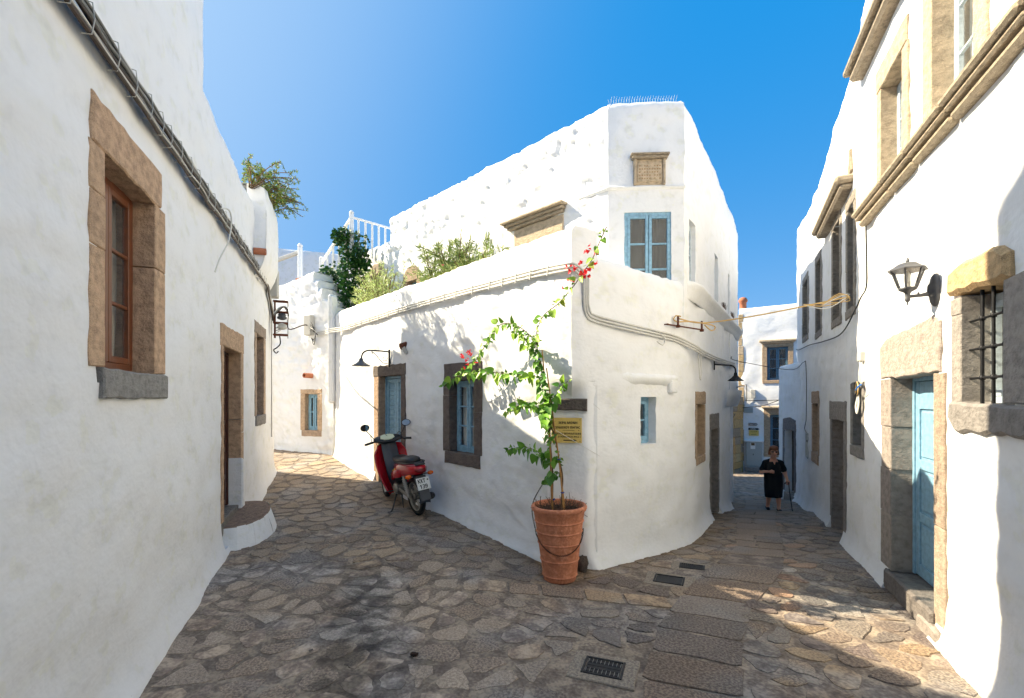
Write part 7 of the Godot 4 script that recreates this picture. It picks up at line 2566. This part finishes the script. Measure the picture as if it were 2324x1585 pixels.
func nets(st: SurfaceTool, bones: Array, cell: float, soft: float) -> void:
	# bones: [a, b, radius at a, radius at b] joined by a smooth minimum; surface nets of the field
	var lo := Vector3.ONE * 1e6
	var hi := -lo
	for b in bones:
		var r: float = maxf(b[2], b[3]) + soft * 2.5
		for p in [b[0], b[1]]:
			lo = lo.min(p - Vector3.ONE * r)
			hi = hi.max(p + Vector3.ONE * r)
	var n := Vector3i(((hi - lo) / cell).ceil()) + Vector3i.ONE * 2
	var f := PackedFloat32Array()
	f.resize(n.x * n.y * n.z)
	for b in bones:
		var a: Vector3 = b[0]
		var ab: Vector3 = b[1] - a
		var l2 := maxf(ab.length_squared(), 1e-9)
		var ra: float = b[2]
		var rb: float = b[3]
		var squash: Vector3 = b[4] if b.size() > 4 else Vector3.ONE
		var r := maxf(ra, rb) + soft * 2.5
		var i0 := Vector3i(((a.min(b[1]) - Vector3.ONE * r - lo) / cell).floor()).max(Vector3i.ZERO)
		var i1 := Vector3i(((a.max(b[1]) + Vector3.ONE * r - lo) / cell).ceil()).min(n - Vector3i.ONE)
		for i in range(i0.x, i1.x + 1):
			for j in range(i0.y, i1.y + 1):
				for k in range(i0.z, i1.z + 1):
					var p := lo + Vector3(i, j, k) * cell
					var t := clampf((p - a).dot(ab) / l2, 0, 1)
					var d := ((p - a - ab * t) / squash).length() - lerpf(ra, rb, t)
					if d < soft * 2.5:
						f[(i * n.y + j) * n.z + k] += exp(-d / soft * 2.0)
	var at_ := {}
	var pts := PackedVector3Array()
	var corners := []
	for c in 8:
		corners.append(Vector3i(c & 1, (c >> 1) & 1, (c >> 2) & 1))
	for i in n.x - 1:
		for j in n.y - 1:
			for k in n.z - 1:
				var base := (i * n.y + j) * n.z + k
				var v := [f[base], f[base + n.y * n.z], f[base + n.z], f[base + n.y * n.z + n.z], f[base + 1], f[base + n.y * n.z + 1], f[base + n.z + 1], f[base + n.y * n.z + n.z + 1]]
				var inside := 0
				for c in 8:
					if v[c] > 1.0:
						inside += 1
				if inside == 0 or inside == 8:
					continue
				var sum := Vector3.ZERO
				var cnt := 0
				for e in [[0, 1], [2, 3], [4, 5], [6, 7], [0, 2], [1, 3], [4, 6], [5, 7], [0, 4], [1, 5], [2, 6], [3, 7]]:
					var p: float = v[e[0]]
					var q: float = v[e[1]]
					if (p > 1.0) != (q > 1.0):
						var lp := log(maxf(p, 1e-4))
						var lq := log(maxf(q, 1e-4))
						var t := lp / (lp - lq)
						sum += Vector3(corners[e[0]]).lerp(Vector3(corners[e[1]]), t)
						cnt += 1
				at_[base] = pts.size()
				pts.append(lo + (Vector3(i, j, k) + sum / cnt) * cell)
	st.set_smooth_group(0)
	var steps := [n.y * n.z, n.z, 1]
	for base in at_:
		for ax in 3:
			var u: int = steps[(ax + 1) % 3]
			var w: int = steps[(ax + 2) % 3]
			var next: int = base + steps[ax]
			if (f[base] > 1.0) == (f[next] > 1.0):
				continue
			if not (at_.has(base - u) and at_.has(base - w) and at_.has(base - u - w)):
				continue
			var out := Vector3.ZERO
			out[ax] = 1.0 if f[base] > 1.0 else -1.0
			quad(st, pts[at_[base]], pts[at_[base - u]], pts[at_[base - u - w]], pts[at_[base - w]], out)


func build_woman() -> void:
	var foot := on_ground(5.42, 10.06)
	var o := thing("person", "person in a black dress and sunglasses walking up the right lane with a cane", "person", foot)
	o.rotation.y = -0.30
	o.scale = Vector3.ONE * 0.92
	# joints
	var hip_l := Vector3(0.085, 0.74, 0.0)
	var hip_r := Vector3(-0.085, 0.74, -0.01)
	var knee_l := Vector3(0.10, 0.40, 0.05)
	var knee_r := Vector3(-0.08, 0.40, 0.04)
	var ank_l := Vector3(0.105, 0.075, 0.06)
	var ank_r := Vector3(-0.085, 0.09, -0.12)
	var neck := Vector3(0.0, 1.19, 0.03)
	var head := Vector3(0.0, 1.33, 0.08)
	var sh_l := Vector3(0.155, 1.075, 0.01)
	var sh_r := Vector3(-0.155, 1.075, 0.01)
	var el_l := Vector3(0.235, 0.88, -0.01)
	var el_r := Vector3(-0.238, 0.87, 0.02)
	var wr_l := Vector3(0.255, 0.735, 0.13)
	var wr_r := Vector3(-0.135, 0.90, 0.20)
	var st := begin()
	nets(st, [
		[hip_l, knee_l, 0.085, 0.058], [knee_l, ank_l, 0.056, 0.036], [knee_l.lerp(ank_l, 0.15) + Vector3(0, 0, -0.015), knee_l.lerp(ank_l, 0.5) + Vector3(0, 0, -0.012), 0.05, 0.046],
		[hip_r, knee_r, 0.085, 0.058], [knee_r, ank_r, 0.056, 0.036], [knee_r.lerp(ank_r, 0.15) + Vector3(0, 0, -0.015), knee_r.lerp(ank_r, 0.5) + Vector3(0, 0, -0.012), 0.05, 0.046],
		[ank_l, Vector3(0.112, 0.035, 0.13), 0.034, 0.03], [ank_r, Vector3(-0.09, 0.035, -0.05), 0.034, 0.03],
		[Vector3(0, 0.76, 0), Vector3(0, 1.06, 0), 0.115, 0.125], [Vector3(-0.1, 1.07, 0.0), Vector3(0.1, 1.07, 0.0), 0.055, 0.055],
		[Vector3(0, 1.12, 0.01), neck, 0.065, 0.055], [neck, head, 0.052, 0.055],
		[sh_l, el_l, 0.056, 0.043], [el_l, wr_l, 0.043, 0.028], [sh_r, el_r, 0.056, 0.043], [el_r, wr_r, 0.043, 0.028],
	], 0.014, 0.02)
	# head: skull, jaw, nose, chin, cheeks, ears
	nets(st, [
		[head + Vector3(0, 0.035, -0.02), head + Vector3(0, 0.03, 0.01), 0.085, 0.08], [head + Vector3(0, -0.03, 0.025), head + Vector3(0, -0.075, 0.04), 0.066, 0.042],
		[head + Vector3(0, 0.012, 0.088), head + Vector3(0, -0.022, 0.106), 0.009, 0.015], [head + Vector3(-0.035, -0.02, 0.062), head + Vector3(0.035, -0.02, 0.062), 0.026, 0.026],
		[head + Vector3(-0.018, -0.058, 0.086), head + Vector3(0.018, -0.058, 0.086), 0.009, 0.009], [head + Vector3(0, -0.09, 0.07), head + Vector3(0, -0.088, 0.072), 0.02, 0.02],
		[head + Vector3(0.083, 0.012, -0.005), head + Vector3(0.083, -0.02, 0.0), 0.013, 0.009], [head + Vector3(-0.083, 0.012, -0.005), head + Vector3(-0.083, -0.02, 0.0), 0.013, 0.009],
		[head + Vector3(-0.05, 0.03, 0.066), head + Vector3(0.05, 0.03, 0.066), 0.014, 0.014], [head + Vector3(0, -0.10, 0.0), neck, 0.055, 0.05],
	], 0.006, 0.012)
	# hands: palm, four fingers of their own lengths, thumb
	for h in [[wr_l, Vector3(0.262, 0.668, 0.165), Vector3(1, 0, 0), true], [wr_r, Vector3(-0.055, 0.905, 0.235), Vector3(0, 1, 0), false]]:
		var w: Vector3 = h[0]
		var palm: Vector3 = h[1]
		var dir := (palm - w).normalized()
		var side: Vector3 = (h[2] - dir * dir.dot(h[2])).normalized()
		var flat := dir.cross(side)
		var bones := [[w, palm.lerp(w, 0.35), 0.026, 0.027], [palm - side * 0.016, palm + side * 0.016 , 0.020, 0.020], [w.lerp(palm, 0.5) - side * 0.014, w.lerp(palm, 0.5) + side * 0.014, 0.02, 0.02]]
		for k in 4:
			var root := palm + side * (0.024 - 0.016 * k) + dir * 0.008
			var l: float = [0.030, 0.035, 0.032, 0.025][k]
			var curl := flat * (-1.0 if h[3] else 1.0)
			var m := root + dir * l * 0.8 + curl * l * 0.5
			var e := m + dir * l * -0.1 + curl * l * 0.75
			bones.append([root, m, 0.0088, 0.008])
			bones.append([m, e, 0.008, 0.0072])
			bones.append([e, e - dir * l * 0.5 + curl * l * 0.1, 0.0072, 0.0065])
		var thumb := w.lerp(palm, 0.55) + side * 0.024
		bones.append([thumb, thumb + side * 0.014 + dir * 0.022, 0.011, 0.010])
		bones.append([thumb + side * 0.014 + dir * 0.022, thumb + side * 0.008 + dir * 0.045, 0.009, 0.008])
		nets(st, bones, 0.0045, 0.006)
	put("body", st, M.skin, o)
	# dress: bodice, sleeves to the elbow, straight skirt with a slit hem
	st = begin()
	nets(st, [
		[Vector3(0, 0.80, 0.0), Vector3(0, 0.97, 0.0), 0.160, 0.152], [Vector3(0, 0.96, 0.03), Vector3(0, 1.00, 0.03), 0.145, 0.14], [Vector3(0, 1.0, 0.0), Vector3(0, 1.08, -0.01), 0.14, 0.085],
		[Vector3(-0.06, 1.115, 0.0), sh_r, 0.058, 0.064], [Vector3(0.06, 1.115, 0.0), sh_l, 0.058, 0.064],
		[sh_l, sh_l.lerp(el_l, 0.70), 0.060, 0.070], [sh_r, sh_r.lerp(el_r, 0.70), 0.060, 0.070],
	], 0.013, 0.022)
	var hem := func(u: float, v: float) -> Vector3:
		var a := u * TAU
		var w := lerpf(0.188, 0.172, v) + 0.010 * sin(v * PI)
		var fold := 0.012 * sin(a * 5.0 + 1.0) * v + 0.008 * sin(a * 9.0 + v * 2.0) * v
		var d := lerpf(0.150, 0.155, v)
		return Vector3(cos(a) * (w + fold), lerpf(0.86, 0.315 - 0.03 * maxf(0.0, sin(a)) * maxf(0.0, cos(a + 1.2)), v), sin(a) * (d + fold) + 0.02 * v)
	sheet(st, 48, 14, hem, Vector3.ZERO)
	put("dress", st, M.black_cloth, o)
	# neckline: the bare V of the throat
	st = begin()
	slab(st, PackedVector2Array([Vector2(-0.045, 1.165), Vector2(0.045, 1.165), Vector2(0.004, 1.06), Vector2(-0.004, 1.06)]), func(x: float, y: float, z: float) -> Vector3: return Vector3(x, y, 0.075 + (1.175 - y) * 0.92 + z - x * x * 4.0), 0.004, -0.03, 0.002, Vector3.BACK)
	put("neckline", st, M.skin, o)
	st = begin()
	blob(st, Vector3(0, 1.075, 0.176), Vector3(0.008, 0.012, 0.004), 1, 0.0)
	put("pendant", st, M.gold, o)
	# hair: a short rounded cap with fringe volume
	st = begin()
	nets(st, [
		[head + Vector3(0, 0.055, -0.03), head + Vector3(0, 0.062, 0.012), 0.094, 0.084], [head + Vector3(-0.07, 0.04, -0.01), head + Vector3(-0.088, -0.045, -0.015), 0.036, 0.028],
		[head + Vector3(0.07, 0.04, -0.01), head + Vector3(0.088, -0.045, -0.015), 0.036, 0.028], [head + Vector3(0, 0.0, -0.06), head + Vector3(0, -0.05, -0.06), 0.075, 0.06],
		[head + Vector3(-0.05, 0.095, 0.035), head + Vector3(0.045, 0.10, 0.035), 0.036, 0.036],
	], 0.007, 0.014)
	put("hair", st, M.hair, o)
	var gl := begin()
	for e in [-1.0, 1.0]:
		slab(gl, PackedVector2Array([Vector2(e * 0.008, 0.012), Vector2(e * 0.034, 0.016), Vector2(e * 0.062, 0.012), Vector2(e * 0.058, -0.012), Vector2(e * 0.034, -0.022), Vector2(e * 0.012, -0.012)]), func(x: float, y: float, z: float) -> Vector3: return head + Vector3(x, y + 0.012, 0.092 + z - x * x * 3.0), 0.006, -0.002, 0.002, Vector3.BACK)
	put("sunglasses", gl, M.lens, o)
	gl = begin()
	bar(gl, head + Vector3(-0.01, 0.02, 0.098), head + Vector3(0.01, 0.02, 0.098), 0.004, 0.004)
	for e in [-1.0, 1.0]:
		tube(gl, PackedVector3Array([head + Vector3(e * 0.062, 0.018, 0.082), head + Vector3(e * 0.09, 0.018, 0.0)]), 0.003, 6)
	put("glasses_frame", gl, M.black_plastic, o)
	st = begin()
	nets(st, [[head + Vector3(-0.02, -0.06, 0.094), head + Vector3(0.02, -0.06, 0.094), 0.006, 0.006]], 0.004, 0.003)
	put("lips", st, mat(Color(0.66, 0.36, 0.33), 0.5), o)
	for f in [[ank_l, Vector3(0.118, 0.03, 0.17)], [ank_r, Vector3(-0.092, 0.03, -0.005)]]:
		st = begin()
		var a: Vector3 = f[0]
		nets(st, [[Vector3(a.x, 0.034, a.z - 0.03), f[1], 0.036, 0.034], [Vector3(a.x, 0.05, a.z - 0.025), Vector3(a.x, 0.045, a.z + 0.01), 0.036, 0.034]], 0.008, 0.012)
		put("shoe", st, M.shoe, o)
	st = begin()
	ring(st, Transform3D(Basis(Vector3.RIGHT, 0.9), wr_l.lerp(el_l, 0.16)), 0.032, 0.007, 16, 6)
	put("bracelet", st, M.plastic_grey, o)
	var cane := thing("walking_cane", "black walking cane with a curved handle held by the walking person", "cane", foot)
	cane.rotation.y = o.rotation.y
	cane.scale = Vector3.ONE * 0.92
	st = begin()
	var grip := Vector3(0.262, 0.655, 0.172)
	tube(st, line([Vector3(0.335, 0.03, 0.26), Vector3(0.30, 0.35, 0.22), grip + Vector3(0.012, 0.0, 0.012)], 0.05), 0.0105, 8)
	put("shaft", st, M.black_plastic, cane)
	st = begin()
	tube(st, line([grip + Vector3(0.012, -0.005, 0.012), grip + Vector3(0.008, 0.022, 0.008), grip + Vector3(-0.018, 0.03, 0.0), grip + Vector3(-0.05, 0.01, -0.004), grip + Vector3(-0.055, -0.02, -0.004)], 0.01), 0.011, 8)
	put("handle", st, M.black_plastic, cane)
	st = begin()
	tube(st, PackedVector3Array([Vector3(0.338, 0.0, 0.263), Vector3(0.335, 0.04, 0.26)]), 0.015, 8)
	put("ferrule", st, M.tyre, cane)
	cane.position.y = foot.y + 0.0
